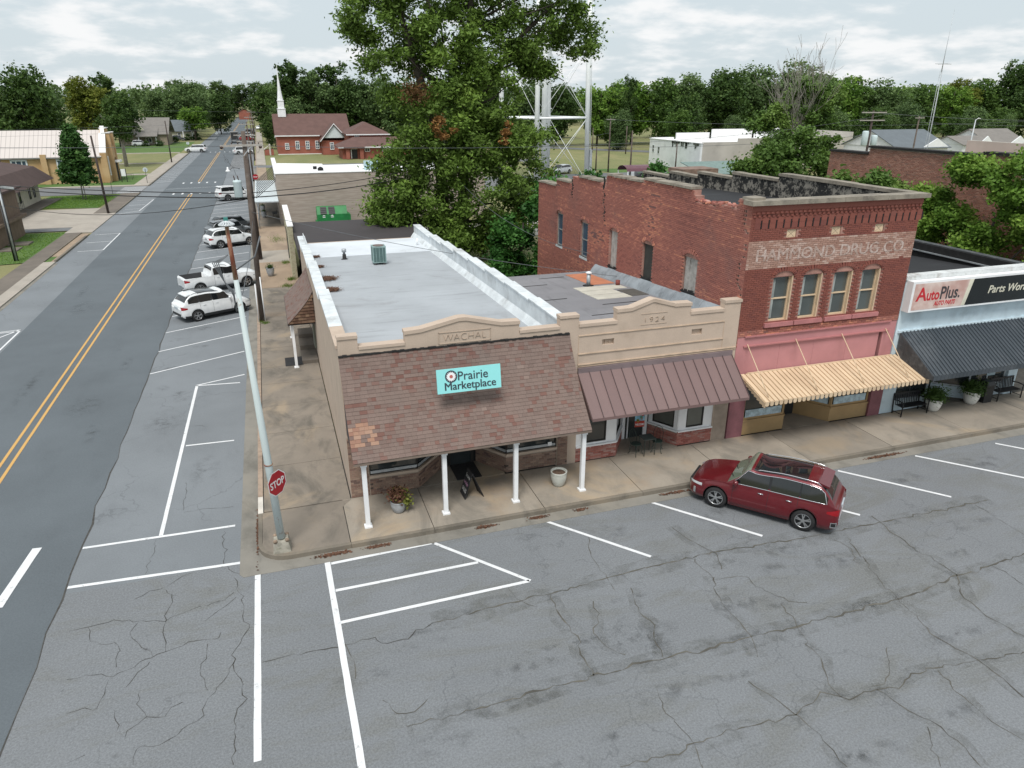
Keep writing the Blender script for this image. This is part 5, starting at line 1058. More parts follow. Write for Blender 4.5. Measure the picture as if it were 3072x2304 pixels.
for xx in (22.7, 30.14):
    for k in range(11):
        y0, y1 = -.05-k*.178, -.05-(k+1)*.178+.006; q = MB(); q.ca = R_(); z0, z1 = 3.84-1.26*k/11.1, 3.84-1.26*(k+1)/11.1
        q.hexa([(xx, y1, 2.42), (xx+.02, y1, 2.42), (xx+.02, y0, 2.42), (xx, y0, 2.42), (xx, y1, z1), (xx+.02, y1, z1), (xx+.02, y0, z0), (xx, y0, z0)]); q.build('end_board', BLKW, baw)
for x in (22.74, 26.4, 30.1): q = MB(); q.tube([(x, -1.95, .15), (x, -1.95, 2.42)], .03, 8); q.build('post', BLACK, b4) if x > 23 and x < 26 else None
q = MB(); q.tube([(25.05, .0, .15), (25.05, 0, 3.0)], .035, 8); q.build('post', BLKW, b4)
for A, B in (((23.2, .06), (25.0, .06)), ((25.4, 1.9), (27.55, .10)), ((27.55, .10), (29.7, .10))):
    Av, Bv = Vector((*A, 0)), Vector((*B, 0)); U = (Bv-Av).normalized(); N = Vector((U.y, -U.x, 0)); L = (Bv-Av).length
    q = MB(); q.obox(Av+U*L/2+Z_*.42-N*.08, U*L/2, N*.08, Z_*.27); q.build('stall_riser', BLUEW, b4); glaze(b4, A, B, .70, 2.6, 2, fm=BLKW if A[0] < 25 else WHITE_D)
q = MB(); q.box(22.8, 2.6, .1, 29.9, 2.7, 3.6); q.box(22.8, .3, 3.55, 29.95, 2.7, 3.6); q.build('shop_interior', DARK, b4)
q = MB(); q.box(28.4, .03, 1.2, 28.9, .04, 1.7); q.box(23.4, .0, 1.9, 24.6, .01, 2.2); q.build('window_notice', simple('notice_blue', (.35, .45, .5), .7), b4)
def bench(label, loc):
    t = root('park_bench', (0, 0, 0), label, 'bench', 'black slatted benches on the front pavement')
    for i in range(5): q = MB(); q.box(-.68, -.42+i*.085, .40, .68, -.42+i*.085+.065, .425); q.build('seat_slat', BLACK, t)
    for i in range(14): q = MB(); x = -.62+i*.0955; q.hexa([(x-.02, .0, .42), (x+.02, .0, .42), (x+.02, .02, .42), (x-.02, .02, .42), (x-.02, .08, .84), (x+.02, .08, .84), (x+.02, .10, .84), (x-.02, .10, .84)]); q.build('back_slat', BLACK, t)
    q = MB(); q.obox((0, .09, .87), (.71, 0, 0), (0, .02, 0), (0, 0, .035)); q.build('back_rail', BLACK, t)
    for s_ in (-1, 1):
        for y0, y1, z1 in ((-.45, -.45, .63), (.03, .10, .88)): q = MB(); q.tube([(s_*.71, y0, 0), (s_*.71, y1, z1)], .028, 6); q.build('leg', BLACK, t)
        q = MB(); q.tube([(s_*.71, -.47, .63), (s_*.71, -.2, .66), (s_*.71, .06, .62)], .026, 6); q.build('armrest', BLACK, t); q = MB(); q.tube([(s_*.71, -.45, .12), (s_*.71, .04, .12)], .015, 6); q.build('side_rail', BLACK, t)
    t.location = loc; return t
bench('left of the two black slatted benches, below the end of the tan awning', (23.85, -.12, .15)); bench('right black slatted bench standing right of the rubbish bin', (29.35, -.12, .15))
t = root('trash_can', (28.1, -.3, .15), 'square black rubbish bin between the right fern pot and the right bench', 'bin'); m = MB(); m.box(27.86, -.52, .15, 28.34, -.06, .88); m.build('body', BLACK, t); m = MB(); m.box(27.83, -.55, .90, 28.37, -.03, .98); m.prism([(27.83, -.55, .98), (28.37, -.55, .98), (28.3, -.48, 1.14), (27.9, -.48, 1.14)], (0, 0, 0), (0, .4, 0)); m.build('lid', BLACK, t)
# ================================================================ lamp pole and stop sign
lp = root('lamp_pole', (-2.33, -2.35, .15), 'tall pale green steel pole with rusted top on a concrete foot at the corner', 'lamp post')
PG = NB('peeling_pale_green'); PG.col(PG.mix(PG.rng(PG.noise(2.2, 7, .7, stretch=(1, 1, .4)), .60, .68), PG.mix(PG.noise(.6, 3), (.44, .51, .51), (.54, .61, .61)), (.22, .11, .05))).set(Roughness=.6); PG = PG.done()
RS = NB('rusted_steel'); RS.col(RS.mix(RS.rng(RS.noise(3.5, 6, .7, stretch=(1, 1, .25)), .42, .62), (.20, .055, .03), (.36, .27, .17))).set(Roughness=.85); RS = RS.done()
bx, by = -2.33, -2.35; tx, ty = -2.60, -2.38
def lpp(z): t = (z-.6)/(9.9-.6); return Vector((bx+(tx-bx)*t, by+(ty-by)*t, z))
m = MB(); m.hexa([(-2.60, -2.60, .15), (-2.08, -2.60, .15), (-2.06, -2.1, .15), (-2.58, -2.1, .15), (-2.56, -2.55, .50), (-2.14, -2.56, .50), (-2.12, -2.14, .55), (-2.54, -2.14, .55)]); m.build('concrete_foot', simple('worn_concrete_foot', (.33, .31, .26), .9, .4, 6, fine=16, bump=.8, dirt=(.12, .13, .07), dirt_amt=.7), lp)
m = MB(); m.tube([lpp(.55), lpp(3.3), lpp(8.45)], [.115, .105, .062], 16); m.build('pole', PG, lp); m = MB(); m.tube([lpp(8.45), lpp(9.82)], [.062, .048], 14); m.build('rusted_top', RS, lp)
for dx, dy in ((-.17, -.17), (.17, -.17), (-.17, .17), (.17, .17)): m = MB(); m.lathe((bx+dx, by+dy, .5), [(.06, 0), (.055, .07), (.02, .09)], 10); m.build('anchor_bolt', simple('rusty_bolt', (.30, .22, .16), .8, .4, 9) if 'rusty_bolt' not in MATS else MATS['rusty_bolt'], lp)
m = MB(); tp = lpp(9.82); m.lathe(tuple(tp), [(.05, 0), (.19, .02), (.20, .04), (.09, .06)], 20); cr = m.build('lamp_crown', WHITE_D, lp)
for k in range(16): q = MB(); t = 2*pi*k/16; q.obox(tp+Vector((.13*cos(t), .13*sin(t), .085)), Vector((cos(t), sin(t), -.6))*.055, Vector((-sin(t), cos(t), 0))*.012, Vector((.6*cos(t), .6*sin(t), 1))*.006); q.build('crown_fin', WHITE_D, cr)
m = MB(); m.lathe((tp.x, tp.y, tp.z+.06), [(.08, 0), (.07, .06), (.02, .08)], 14); m.build('finial', WHITE_D, lp); m = MB(); m.box(tp.x-.05, tp.y-.03, tp.z+.13, tp.x+.05, tp.y+.03, tp.z+.22); m.build('photocell', simple('green_glass_cell', (.05, .22, .2), .3), lp)
m = MB(); rnd = random.Random(3)
for k in range(4): m.tube([lpp(9.1)+Vector((-.08, 0, 0)), lpp(8.9)+Vector((-.35-.05*k, .02*k, 0)), lpp(8.4)+Vector((-.28, 0, 0)), lpp(8.15)+Vector((-.1-.03*k, 0, 0)), lpp(7.6+.2*k)+Vector((-.12, 0, 0))], .014, 5)
m.build('loose_wire', simple('grey_cable', (.12, .13, .14), .7), lp)
m = MB(); m.tube([lpp(8.7)+Vector((.05, 0, 0)), lpp(9.0)+Vector((.55, .1, 0)), lpp(9.5)+Vector((.75, .2, 0))], .02, 6); m.build('arm_stub', MATS['grey_cable'], lp)
for z in (3.02, 2.45): m = MB(); m.lathe(tuple(lpp(z)), [(.125, 0), (.125, .03)], 14); m.build('clamp_band', RS, lp)
ss = root('stop_sign', (-2.2, -2.6, 2.2), 'red octagonal STOP sign clamped low on the pale green lamp pole', 'stop sign')
sn_ = Vector((.76, -.65, .04)).normalized(); su_ = Z_.cross(sn_).normalized(); su_ = su_ if su_.x > 0 else -su_
su_ = (Matrix.Rotation(radians(1), 3, sn_) @ su_); sv_ = sn_.cross(su_).normalized(); sv_ = sv_ if sv_.z > 0 else -sv_
SC = lpp(2.42)+sn_*.15+su_*.06
SRED = simple('stop_red', (.33, .008, .018), .35, .05, 2); SWH = simple('stop_white', (.62, .62, .62), .4)
for nm, r, mt, a_, b_ in (('sign_border', .405, SWH, -.004, .0), ('sign_plate', .375, SRED, .0, .004)):
    q = MB(); q.prism([SC+su_*(r*cos(pi/8+k*pi/4))+sv_*(r*sin(pi/8+k*pi/4)) for k in range(8)], sn_*a_, sn_*b_); q.build(nm, mt, ss)
text('STOP', .30, SWH, ss, SC+sn_*.005-sv_*.105, su_, sv_, depth=.002, bold=.006, fit=.60)
# ================================================================ utility poles and wires
WOODP = simple('weathered_pole', (.115, .09, .075), .95, .35, 2, fine=16, bump=.5, dirt=(.23, .21, .19), dirt_amt=.5)
WOODD = simple('dark_pole', (.06, .045, .04), .95, .35, 2, fine=16)
WOODL = simple('pale_timber', (.36, .34, .31), .9, .25, 3, fine=16)
INS = simple('brown_insulator', (.05, .025, .02), .3); TRF = simple('transformer_grey', (.52, .62, .64), .5, .08, 2)
def pole(x, y, h, r, label, mat=None, cat='utility pole', lean=(0, 0), z0=.0, group=None, arms=(), name='utility_pole', au=(1, 0)):
    t = root(name, (x, y, z0), label, cat, group); m = MB(); m.tube([(x, y, z0), (x+lean[0], y+lean[1], z0+h)], [r, r*.68], 12); m.build('pole', mat or WOODP, t)
    for az, half, off in arms:
        a = Vector((au[0], au[1], 0)).normalized(); p = Vector((x+lean[0]*az/h+off*a.x, y+lean[1]*az/h-r*.9, z0+az)); m = MB(); m.obox(p, a*half, Vector((-a.y, a.x, 0))*.045, Z_*.055); m.build('crossarm', WOODL, t)
        for s_ in (-.92, -.5, .5, .92): q = MB(); q.lathe(tuple(p+a*half*s_+Z_*.05), [(.02, 0), (.055, .05), (.055, .09), (.03, .13)], 8); q.build('insulator', INS, t)
    return t
up1 = pole(-2.72, 22.9, 10.95, .17, 'near weathered utility pole by the kerb, carrying a grey transformer and timber crossarm', lean=(.28, 0), z0=.15)
m = MB(); m.obox((-2.62, 22.72, 10.35), (1.12, 0, .02), (0, .05, 0), (0, 0, .055)); arm = m.build('crossarm', WOODL, up1)
for dx in (-1.05, 1.0): q = MB(); q.lathe((-2.62+dx, 22.72, 10.18), [(.05, 0), (.09, .05), (.09, .12), (.03, .16)], 10); q.build('insulator', INS, arm)
for dx in (-.5, .5): q = MB(); q.obox((-2.62+dx*.55, 22.7, 10.05), (dx*.45, 0, .25), (0, .012, 0), (-.01, 0, .02)); q.build('brace', STEELG, arm)
m = MB(); m.lathe((-3.10, 22.8, 7.55), [(.20, 0), (.23, .04), (.23, .82), (.25, .86), (.20, .93), (.03, .97)], 20); tr = m.build('transformer', TRF, up1)
for k in (-.1, .1): q = MB(); q.tube([(-3.1+k, 22.75, 8.45), (-3.15+k, 22.7, 8.75)], .03, 6); q.build('bushing', INS, tr)
m = MB(); m.tube([(-2.86, 22.8, 9.1), (-3.2, 22.75, 9.2), (-3.42, 22.75, 9.05)], .02, 6); m.tube([(-3.1, 22.7, 8.75), (-3.2, 22.7, 9.2), (-3.55, 22.7, 9.6), (-3.62, 22.7, 9.9)], .01, 5); m.tube([(-3.62, 22.72, 9.9)]+[(-3.5+.09*cos(t), 22.72, 9.55+.11*sin(t)) for t in [k*.7 for k in range(10)]]+[(-3.3, 22.72, 9.2)], .009, 5); m.build('jumper_wire', MATS['grey_cable'], up1)
m = MB(); m.tube([(-2.55, 22.72, .16), (-2.55, 22.72, 2.9)], .035, 8); m.tube([(-2.93, 22.72, .16), (-2.88, 22.72, 2.5)], .035, 8); m.build('conduit', WHITE, up1)
lm = root('street_lamp', (-3.5, 22.7, 9.0), 'small white-shaded street light on a thin arm of the near utility pole', 'lamp'); m = MB(); m.lathe((-3.5, 22.7, 8.98), [(.14, 0), (.12, .05), (.05, .12), (.04, .24)], 14); m.build('lamp_shade', WHITE, lm)
up2 = pole(-2.74, 41.9, 9.9, .18, 'second, darker utility pole farther up the side pavement', WOODD, lean=(-.05, 0), z0=.15, arms=((9.2, 1.1, 0),))
pole(-22.25, 48.1, 6.6, .10, 'slim galvanised pole wrapped with black conduit at the left picture edge', STEELG, z0=.0, lean=(.0, 0)); 
t = bpy.data.objects['utility_pole.002']; m = MB(); m.tube([(-22.38, 48, .0), (-22.38, 48, 4.6)], .06, 8); m.tube([(-22.12, 48, .0), (-22.12, 48, 6.4)], .035, 8); m.build('conduit', BLACK, t); m = MB(); m.obox((-21.6, 48, 6.0), (.45, 0, -.06), (0, .07, 0), (0, 0, .08)); m.build('splice_case', STEELG, t)
pole(-19.75, 75.2, 8.8, .15, 'dark leaning pole standing alone on the left pavement', WOODD, lean=(-.2, 0), name='utility_pole')
pole(-20.2, 152, 8.4, .14, 'thin grey pole on the left pavement by the open lawn', WOODD)
tp_ = pole(-33.2, 88, 8.6, .14, 'utility pole behind the brown roofed house carrying a pale transformer', WOODD); m = MB(); m.lathe((-33.6, 87.8, 7.3), [(.3, 0), (.33, .05), (.33, 1.0), (.28, 1.1)], 16); m.build('transformer', TRF, tp_)
for i, (x, y, h, a) in enumerate(((-3.4, 72, 9.2, 1), (-3.5, 108, 9.3, 1), (-3.38, 152, 9.4, 1), (-3.4, 205, 9.6, 1), (-3.6, 262, 9.8, 1), (-3.6, 334, 10, 1), (-5.5, 420, 10, 1))):
    pole(x, y, h, .15, ('third pole along the right kerb, beside the white canopy', 'fourth pole along the right kerb, past the canopy', 'pole on the right kerb level with the brick church', 'pole on the right kerb behind the box truck', 'distant pole, second beyond the church', 'distant pole, third beyond the church', 'farthest pole, near the end of the street')[i], group='poles lining the right kerb', arms=((h-.4, 1.15, 0), (h-1.1, .9, 0))[:1 if i % 2 else 2])
def wire(a, b, sag, r, label, n=14, mat=None, name='overhead_wire', group=None):
    a, b = Vector(a), Vector(b); m = MB(); m.smooth = True; pts = []
    for i in range(n+1): t = i/n; p = a.lerp(b, t); p.z -= sag*4*t*(1-t); pts.append(p)
    c = (a+b)/2; m.tube(pts, r, 5); return m.build(name, mat or simple('black_cable', (.02, .02, .022), .6) if 'black_cable' not in MATS else (mat or MATS['black_cable']), None, label, pos=c, cat='wire', group=group)
wire((-22.1, 48, 6.2), (-2.75, 22.8, 7.75), .12, .03, 'upper of two thick black cables from the left pole to the transformer pole'); wire((-22.1, 48, 5.95), (-2.75, 22.8, 7.5), .18, .036, 'lower of two thick black cables from the left pole to the transformer pole')
wire((-2.6, 22.9, 7.75), (13.0, 40, 7.9), .35, .022, 'upper black cable from the transformer pole into the big tree'); wire((-2.6, 22.9, 7.5), (13.0, 40, 7.4), .4, .032, 'lower thick black cable from the transformer pole into the big tree')
wire((-22.1, 48, 4.6), (-2.8, 22.8, 7.4), .8, .02, 'single twisted cable sagging across the road below the thick pair')
wire((-15.5, 18, 6.6), (-2.9, 23, 5.4), .3, .010, 'thin dark wire low over the near road lanes', mat=MATS['grey_cable']) if False else None
GC = MATS['grey_cable']
wire((-2.45, -2.4, 8.05), (-2.55, 22.8, 6.2), .25, .011, 'thin service wire from the lamp pole back to the transformer pole', mat=GC)
wire((-2.55, 22.8, 6.7), (14.7, 9.9, 4.55), .35, .014, 'service wire crossing above the pale grey flat roof to the brick wall', mat=GC)
wire((12.9, 38.5, 7.5), (14.72, 13.6, 5.0), 1.2, .016, 'service wire sagging from the big tree to the brick side wall', mat=GC)
wire((-3.6, 22.72, 10.32), (-60, 40, 12.5), .8, .012, 'thin wire running left from the crossarm over the road', mat=GC); wire((-1.6, 22.72, 10.32), (60, 40, 11.5), 1.2, .012, 'thin wire running right from the crossarm behind the big tree', mat=GC)
for i, (ya, yb) in enumerate(((22.9, 41.9), (41.9, 72), (72, 108), (108, 152), (152, 205))):
    for s_ in (-1, 1): wire((-2.62+s_*1.0 if i == 0 else -3.1+s_*.95, ya, 10.4 if i == 0 else 9.2), (-3.0+s_*.95, yb, 9.1), .4, .010, ('left' if s_ < 0 else 'right')+' thin line wire '+('between the two nearest kerb poles', 'from the second kerb pole to the canopy', 'above the white canopy', 'from the canopy to the church', 'past the brick church')[i], mat=GC, group='line wires along the right kerb')
for i, z in enumerate((9.2, 8.3, 6.6)): wire((-75, 92+i*2, z), (-3, 96+i*3, z+.4), .6, .012, ('highest', 'middle', 'lowest')[i]+' thin wire strung across the street in front of the left church', mat=GC)
wire((-75, 230, 11), (60, 210, 9), 1, .02, 'distant wire crossing the street before the tree line', mat=GC)
# ================================================================ vehicles
def paint(name, c, coat=.6, rough=.32, metal=0.0):
    b = NB(name); b.col(b.mix(b.rng(b.noise(3, 4), .3, .75), c, mul(c, .86))).set(Roughness=rough, Metallic=metal); b.b.inputs['Coat Weight'].default_value = coat; b.b.inputs['Coat Roughness'].default_value = .06; return b.done()
CARW = paint('car_white', (.74, .76, .77), .5); CARR = paint('car_red', (.135, .004, .010), .9, .28, .25); CARG = paint('car_grey', (.13, .14, .15), .7, .3, .4); CARK = paint('car_dark', (.03, .033, .038), .8); CARR2 = paint('truck_red', (.30, .02, .02), .5)
CGL = glass('car_glass', (.008, .010, .012), .03); CGL.node_tree.nodes['Principled BSDF'].inputs['Specular IOR Level'].default_value = .9
CGT = glass('tinted_glass', (.012, .014, .015), .03); CGC = glass('windscreen_reflection', (.13, .155, .115), .05)  # CGC: windscreen glass with a pale green reflection painted into its colour
TYRE = simple('tyre_rubber', (.018, .018, .019), .85, .2, 8); RIM = simple('alloy_rim', (.48, .49, .50), .3, .1, 6, metal=.8); CHR = simple('chrome_trim', (.72, .73, .75), .15, .05, 5, metal=.9); CLAD = simple('dark_cladding', (.03, .032, .034), .65, .15, 5)
LAMPR = simple('tail_lamp', (.28, .006, .012), .2, .1, 6); LAMPW = simple('head_lamp', (.45, .47, .48), .12, .2, 10); LAMPA = simple('amber_lamp', (.5, .16, .02), .2); PLATE = simple('number_plate', (.42, .48, .52), .5)
def herm(P):
    P = sorted(P); n = len(P)
    def f(x):
        if x <= P[0][0]: return P[0][1]
        if x >= P[-1][0]: return P[-1][1]
        for i in range(n-1):
            if x <= P[i+1][0]:
                x0, y0 = P[i]; x1, y1 = P[i+1]; h = x1-x0; d = (y1-y0)/h
                d0 = (P[i][1]-P[i-1][1])/(P[i][0]-P[i-1][0]) if i > 0 else d
                d1 = (P[i+2][1]-P[i+1][1])/(P[i+2][0]-P[i+1][0]) if i < n-2 else d
                m0 = 0 if d*d0 <= 0 else 2*d*d0/(d+d0); m1 = 0 if d*d1 <= 0 else 2*d*d1/(d+d1); t = (x-x0)/h
                return (2*t**3-3*t*t+1)*y0+(t**3-2*t*t+t)*h*m0+(-2*t**3+3*t*t)*y1+(t**3-t*t)*h*m1
    return f
def vehicle(label, body, L=4.6, W=1.86, H=1.68, wb=2.7, rw=.35, hood=.98, belt=1.08, cowl=.95, rf=.25, rr=-1.55, xt=-2.1, sill=.24, clad=.0, kind='suv', detail=1, win=((.78, -.32), (-.40, -1.20), (-1.26, -1.85)), roofglass=None, rails=None, chrome=False, cat='car', name='parked_car', shade=None, taper=.74, spoke=5, group=None, lampz=None, bed=None):
    t = root(name, (0, 0, 0), label, cat, group); hl = L/2
    topP = [(-hl, belt-.28), (-hl+.05, belt-.08), (-hl+.16, belt-.02), (xt+.1, belt+.02), (0, belt), (cowl-.1, belt-.03), (cowl+.15, hood), (hl-.45, hood-.13), (hl-.15, hood-.25), (hl-.03, hood-.40), (hl, hood-.48)]
    if bed: topP = [(-hl, belt-.12), (-hl+.04, belt-.02), (-hl+.15, belt), (0, belt), (cowl-.1, belt-.02), (cowl+.15, hood), (hl-.45, hood-.08), (hl-.12, hood-.16), (hl-.02, hood-.3), (hl, hood-.4)]
    top = herm(topP)
    rP = [(xt, belt), (xt+.02, belt+.02), (lerp(xt, rr, .5), lerp(belt, H, .60)), (rr, H-.05), (rr+.35, H-.01), (lerp(rr, rf, .5), H), (rf+.25, H-.03), (rf-.02, H-.07), (lerp(rf, cowl+.1, .55), lerp(H, belt, .52)), (cowl+.1, belt-.03)]
    rPs = sorted(rP); roof0 = herm(rPs)
    def roof(x): return max(top(x), roof0(x)) if xt < x < cowl+.1 else top(x)
    bt = herm([(-hl, .42), (-hl+.12, sill+.06), (-hl+.35, sill), (hl-.4, sill), (hl-.12, sill+.03), (hl, .34)])
    wx = herm([(-hl, W/2*.80), (-hl+.06, W/2*.90), (-hl+.25, W/2*.965), (-hl*.5, W/2), (hl*.45, W/2), (hl-.5, W/2*.97), (hl-.2, W/2*.88), (hl-.05, W/2*.72), (hl, W/2*.55)])
    ax = (wb/2, -wb/2); ra = rw+.055
    def zb(x):
        z = bt(x)
        for c in ax:
            if abs(x-c) < ra: z = max(z, rw+sqrt(ra*ra-(x-c)**2))
        return z
    def side(x, z):
        b_ = top(x); w = wx(x)
        if z <= b_:
            f = (z-sill)/(b_-sill); return w*(.945+.075*sin(pi*min(1, max(0, f))**.9)-.025*f)
        return w*lerp(.92, taper*.98, min(1, (z-b_)/(H-belt)))**1.0
    xs = set()
    n = int(L/.09) if detail else 26
    for i in range(n+1): xs.add(round(-hl+L*i/n, 3))
    for c in ax:
        for k in range(13): xs.add(round(c+ra*cos(pi*k/12)*.9999, 4))
        xs.add(c+ra+.001); xs.add(c-ra-.001)
    for v in (-hl+.02, -hl+.05, hl-.02, hl-.05, cowl+.1, rf, rr, xt, cowl): xs.add(v)
    if bed: xs |= {bed[0], bed[0]-.005, bed[1], bed[1]+.005, bed[1]+.01}
    xs = sorted(xs); rows = []
    for x in xs:
        b_ = top(x); z0 = zb(x); r_ = roof(x); h = r_-b_; w = wx(x); pts = [(0, z0), (side(x, z0)*.9, z0), (side(x, z0+.02), z0+.02)]
        for f in (.2, .4, .6, .8, .95): z = lerp(z0+.02, b_, f); pts.append((side(x, z), z))
        pts.append((w*.93, b_))
        fl = min(1, h/(H-belt)); inbed = bed and bed[0] <= x <= bed[1]
        if inbed: pts += [(w*.91, b_+.005)]*3+[(w*.86, b_+.005), (w*.855, .78), (w*.4, .78), (0, .78)]
        else:
            for f in (.35, .7, .93): pts.append((w*lerp(.92, taper*.98, fl*f), b_+h*f))
            yr = w*lerp(.92, taper*.98, fl); cr = .035+.01*fl
            for k, g in enumerate((.93, .78, .45, 0)): pts.append((yr*g, r_+cr*(1-g*g)*.8-(.004 if k == 0 else 0)))
        rows.append(pts)
    m = MB(); m.smooth = True; J = len(rows[0]); mats = [body, CGL, CLAD, BLACK, shade or CGL]  # last slot: windscreen glass, optionally with its reflection painted in
    idx = []
    for x, pts in zip(xs, rows):
        i0 = len(m.v); m.v += [(x, y, z) for y, z in pts]+[(x, -y, z) for y, z in pts]; idx.append(i0)
    for a in range(len(xs)-1):
        xm = (xs[a]+xs[a+1])/2
        for s_ in (0, 1):
            for j in range(J-1):
                p = [idx[a]+s_*J+j, idx[a+1]+s_*J+j, idx[a+1]+s_*J+j+1, idx[a]+s_*J+j+1]
                if s_ == 0: p = p[::-1]
                zc = sum(m.v[q][2] for q in p)/4
                m.cm = 0
                if j < 2: m.cm = 3
                elif clad and zc < sill+clad and j < 6: m.cm = 2
                if bed and bed[0] < xm < bed[1] and j >= 11: m.cm = 3
                if j >= 11 and not (bed and bed[0] < xm < bed[1]):
                    if rf+.16 < xm < cowl+.08: m.cm = 4
                    elif xt+.08 < xm < rr-.03 and j >= 12: m.cm = 1
                    elif roofglass and roofglass[0] < xm < roofglass[1] and j >= 12: m.cm = 1
                m.face(tuple(p))
    m.cm = 0; m.smooth = False
    for e, rev in ((0, 0), (-1, 1)):
        ring = [idx[e]+j for j in range(J)]+[idx[e]+J+j for j in range(J-2, -1, -1)]; m.face(tuple(ring if not rev else ring[::-1]))
    m.build('body', mats, t)
    def patch(nm, xa, xb, zlo, zhi, mat, off=.006, n=14, par=None, both=True, lab=None):
        for sg_ in ((1, -1) if both else (1,)):
            q = MB(); q.smooth = True
            i0 = len(q.v)
            for i in range(n+1):
                x = xa+(xb-xa)*i/n; a = zlo(x) if callable(zlo) else zlo; b = zhi(x) if callable(zhi) else zhi; b = max(b, a+.004)
                for k in range(5): z = a+(b-a)*k/4; q.v.append((x, sg_*(side(x, z)+off), z))
            for i in range(n):
                for k in range(4):
                    f = (i0+i*5+k, i0+(i+1)*5+k, i0+(i+1)*5+k+1, i0+i*5+k+1); q.face(f if sg_ < 0 else f[::-1])
            q.build(nm, mat, par or t, lab)
    for i, (xa, xb) in enumerate(win):
        patch('side_window', xa, xb, lambda x: top(x)+.035, lambda x: roof(x)-.075 if roof(x)-top(x) > .16 else top(x)+.04, CGL if i == 0 else CGT, .008)
    for (_, xa), (xb, _) in zip(win[:-1], win[1:]): patch('pillar_trim', xb-.01, xa+.01, lambda x: top(x)+.035, lambda x: roof(x)-.075, BLACK, .006, 3)
    if chrome:
        for s_ in (1, -1):
            a, b = win[0][0], win[-1][1]; q = MB(); pts = [(x, s_*(side(x, top(x)+.025)+.014), top(x)+.025) for x in [lerp(a, b, k/24) for k in range(25)]]
            pts += [(x, s_*(side(x, roof(x)-.06)+.014), max(roof(x)-.06, top(x)+.03)) for x in [lerp(b, a, k/24) for k in range(1, 25)]]; q.tube(pts+[pts[0]], .012, 6); q.build('window_trim', CHR, t)
    if rails:
        for s_ in (1, -1):
            q = MB(); q.tube([(x, s_*(wx(x)*taper*.90), roof(x)+dz) for x, dz in [(rails[1], .0), (rails[1]-.12, .05)]+[(lerp(rails[1]-.2, rails[0]+.2, k/8), .055) for k in range(9)]+[(rails[0]+.12, .05), (rails[0], 0)]], .015, 8); q.build('roof_rail', CHR if chrome else CLAD, t)
    tl = lampz or belt-.17
    patch('tail_lamp', -hl+.015, -hl+.36, lambda x: tl-.075-.05*(1-(x+hl)/.36), lambda x: tl+.075-.10*(x+hl)/.36+.02, LAMPR, .008); patch('head_lamp', hl-.5, hl-.06, lambda x: hood-.33, lambda x: hood-.24-.06*(x-hl+.5), LAMPW, .008)
    if detail:
        for xx in (win[0][1]-.04, win[1][1] if len(win) > 1 else -1.2, cowl-.12): patch('door_seam', xx, xx+.012, lambda x: zb(x)+.10, lambda x: top(x)-.02, BLACK, .003, 1)
        for xx in (win[0][1]+.12, (win[1][1] if len(win) > 1 else -1)+.18):
            for s_ in (1, -1): q = MB(); q.tube([(xx, s_*(side(xx, belt-.13)+.03), belt-.13), (xx+.17, s_*(side(xx, belt-.13)+.03), belt-.12)], .016, 6); q.build('door_handle', CHR if chrome else body, t)
        for s_ in (1, -1): q = MB(); q.smooth = True; q.lathe((cowl-.20, s_*(W/2+.07), belt-.0), [(.05, 0), (.085, .03), (.09, .09), (.06, .15), (.02, .16)], 12); q.build('wing_mirror', body, t)
        patch('sill_trim', -wb/2+ra+.05, wb/2-ra-.05, sill+.02, sill+(.05 if not clad else clad), CLAD if not chrome else body, .006)
        q = MB(); q.box(-hl-.012, -.26, .80 if not bed else .50, -hl+.03, .26, .93 if not bed else .62); q.build('number_plate', PLATE, t)
        q = MB(); q.box(-hl-.02, -W*.33, .44, -hl+.1, W*.33, .56); q.build('rear_bumper_trim', CHR if (chrome or bed) else CLAD, t)
        q = MB(); q.box(hl-.06, -.5, .48, hl+.012, .5, .68); q.build('grille', BLACK, t)
        if chrome: patch('fog_trim', -hl+.03, -hl+.20, .36, .56, CHR, .008, 4); patch('fog_lens', -hl+.05, -hl+.18, .40, .53, BLACK, .012, 4); patch('fog_trim', hl-.30, hl-.22, .36, .58, CHR, .01, 3)
        q = MB(); q.smooth = False; yr = W/2*taper*.84
        if not bed: q.hexa([(rr-.26, -yr, H-.12), (rr+.05, -yr, H-.05), (rr+.05, yr, H-.05), (rr-.26, yr, H-.12), (rr-.27, -yr, H-.06), (rr+.05, -yr, H+.022), (rr+.05, yr, H+.022), (rr-.27, yr, H-.06)]); q.build('spoiler', body, t)
        q = MB(); q.tube([(cowl+.12, -.5, hood+.03), (cowl-.02, .0, belt+.11)], .012, 5); q.tube([(cowl+.12, .2, hood+.03), (cowl-.02, .6, belt+.11)], .012, 5); q.build('wiper', BLACK, t)
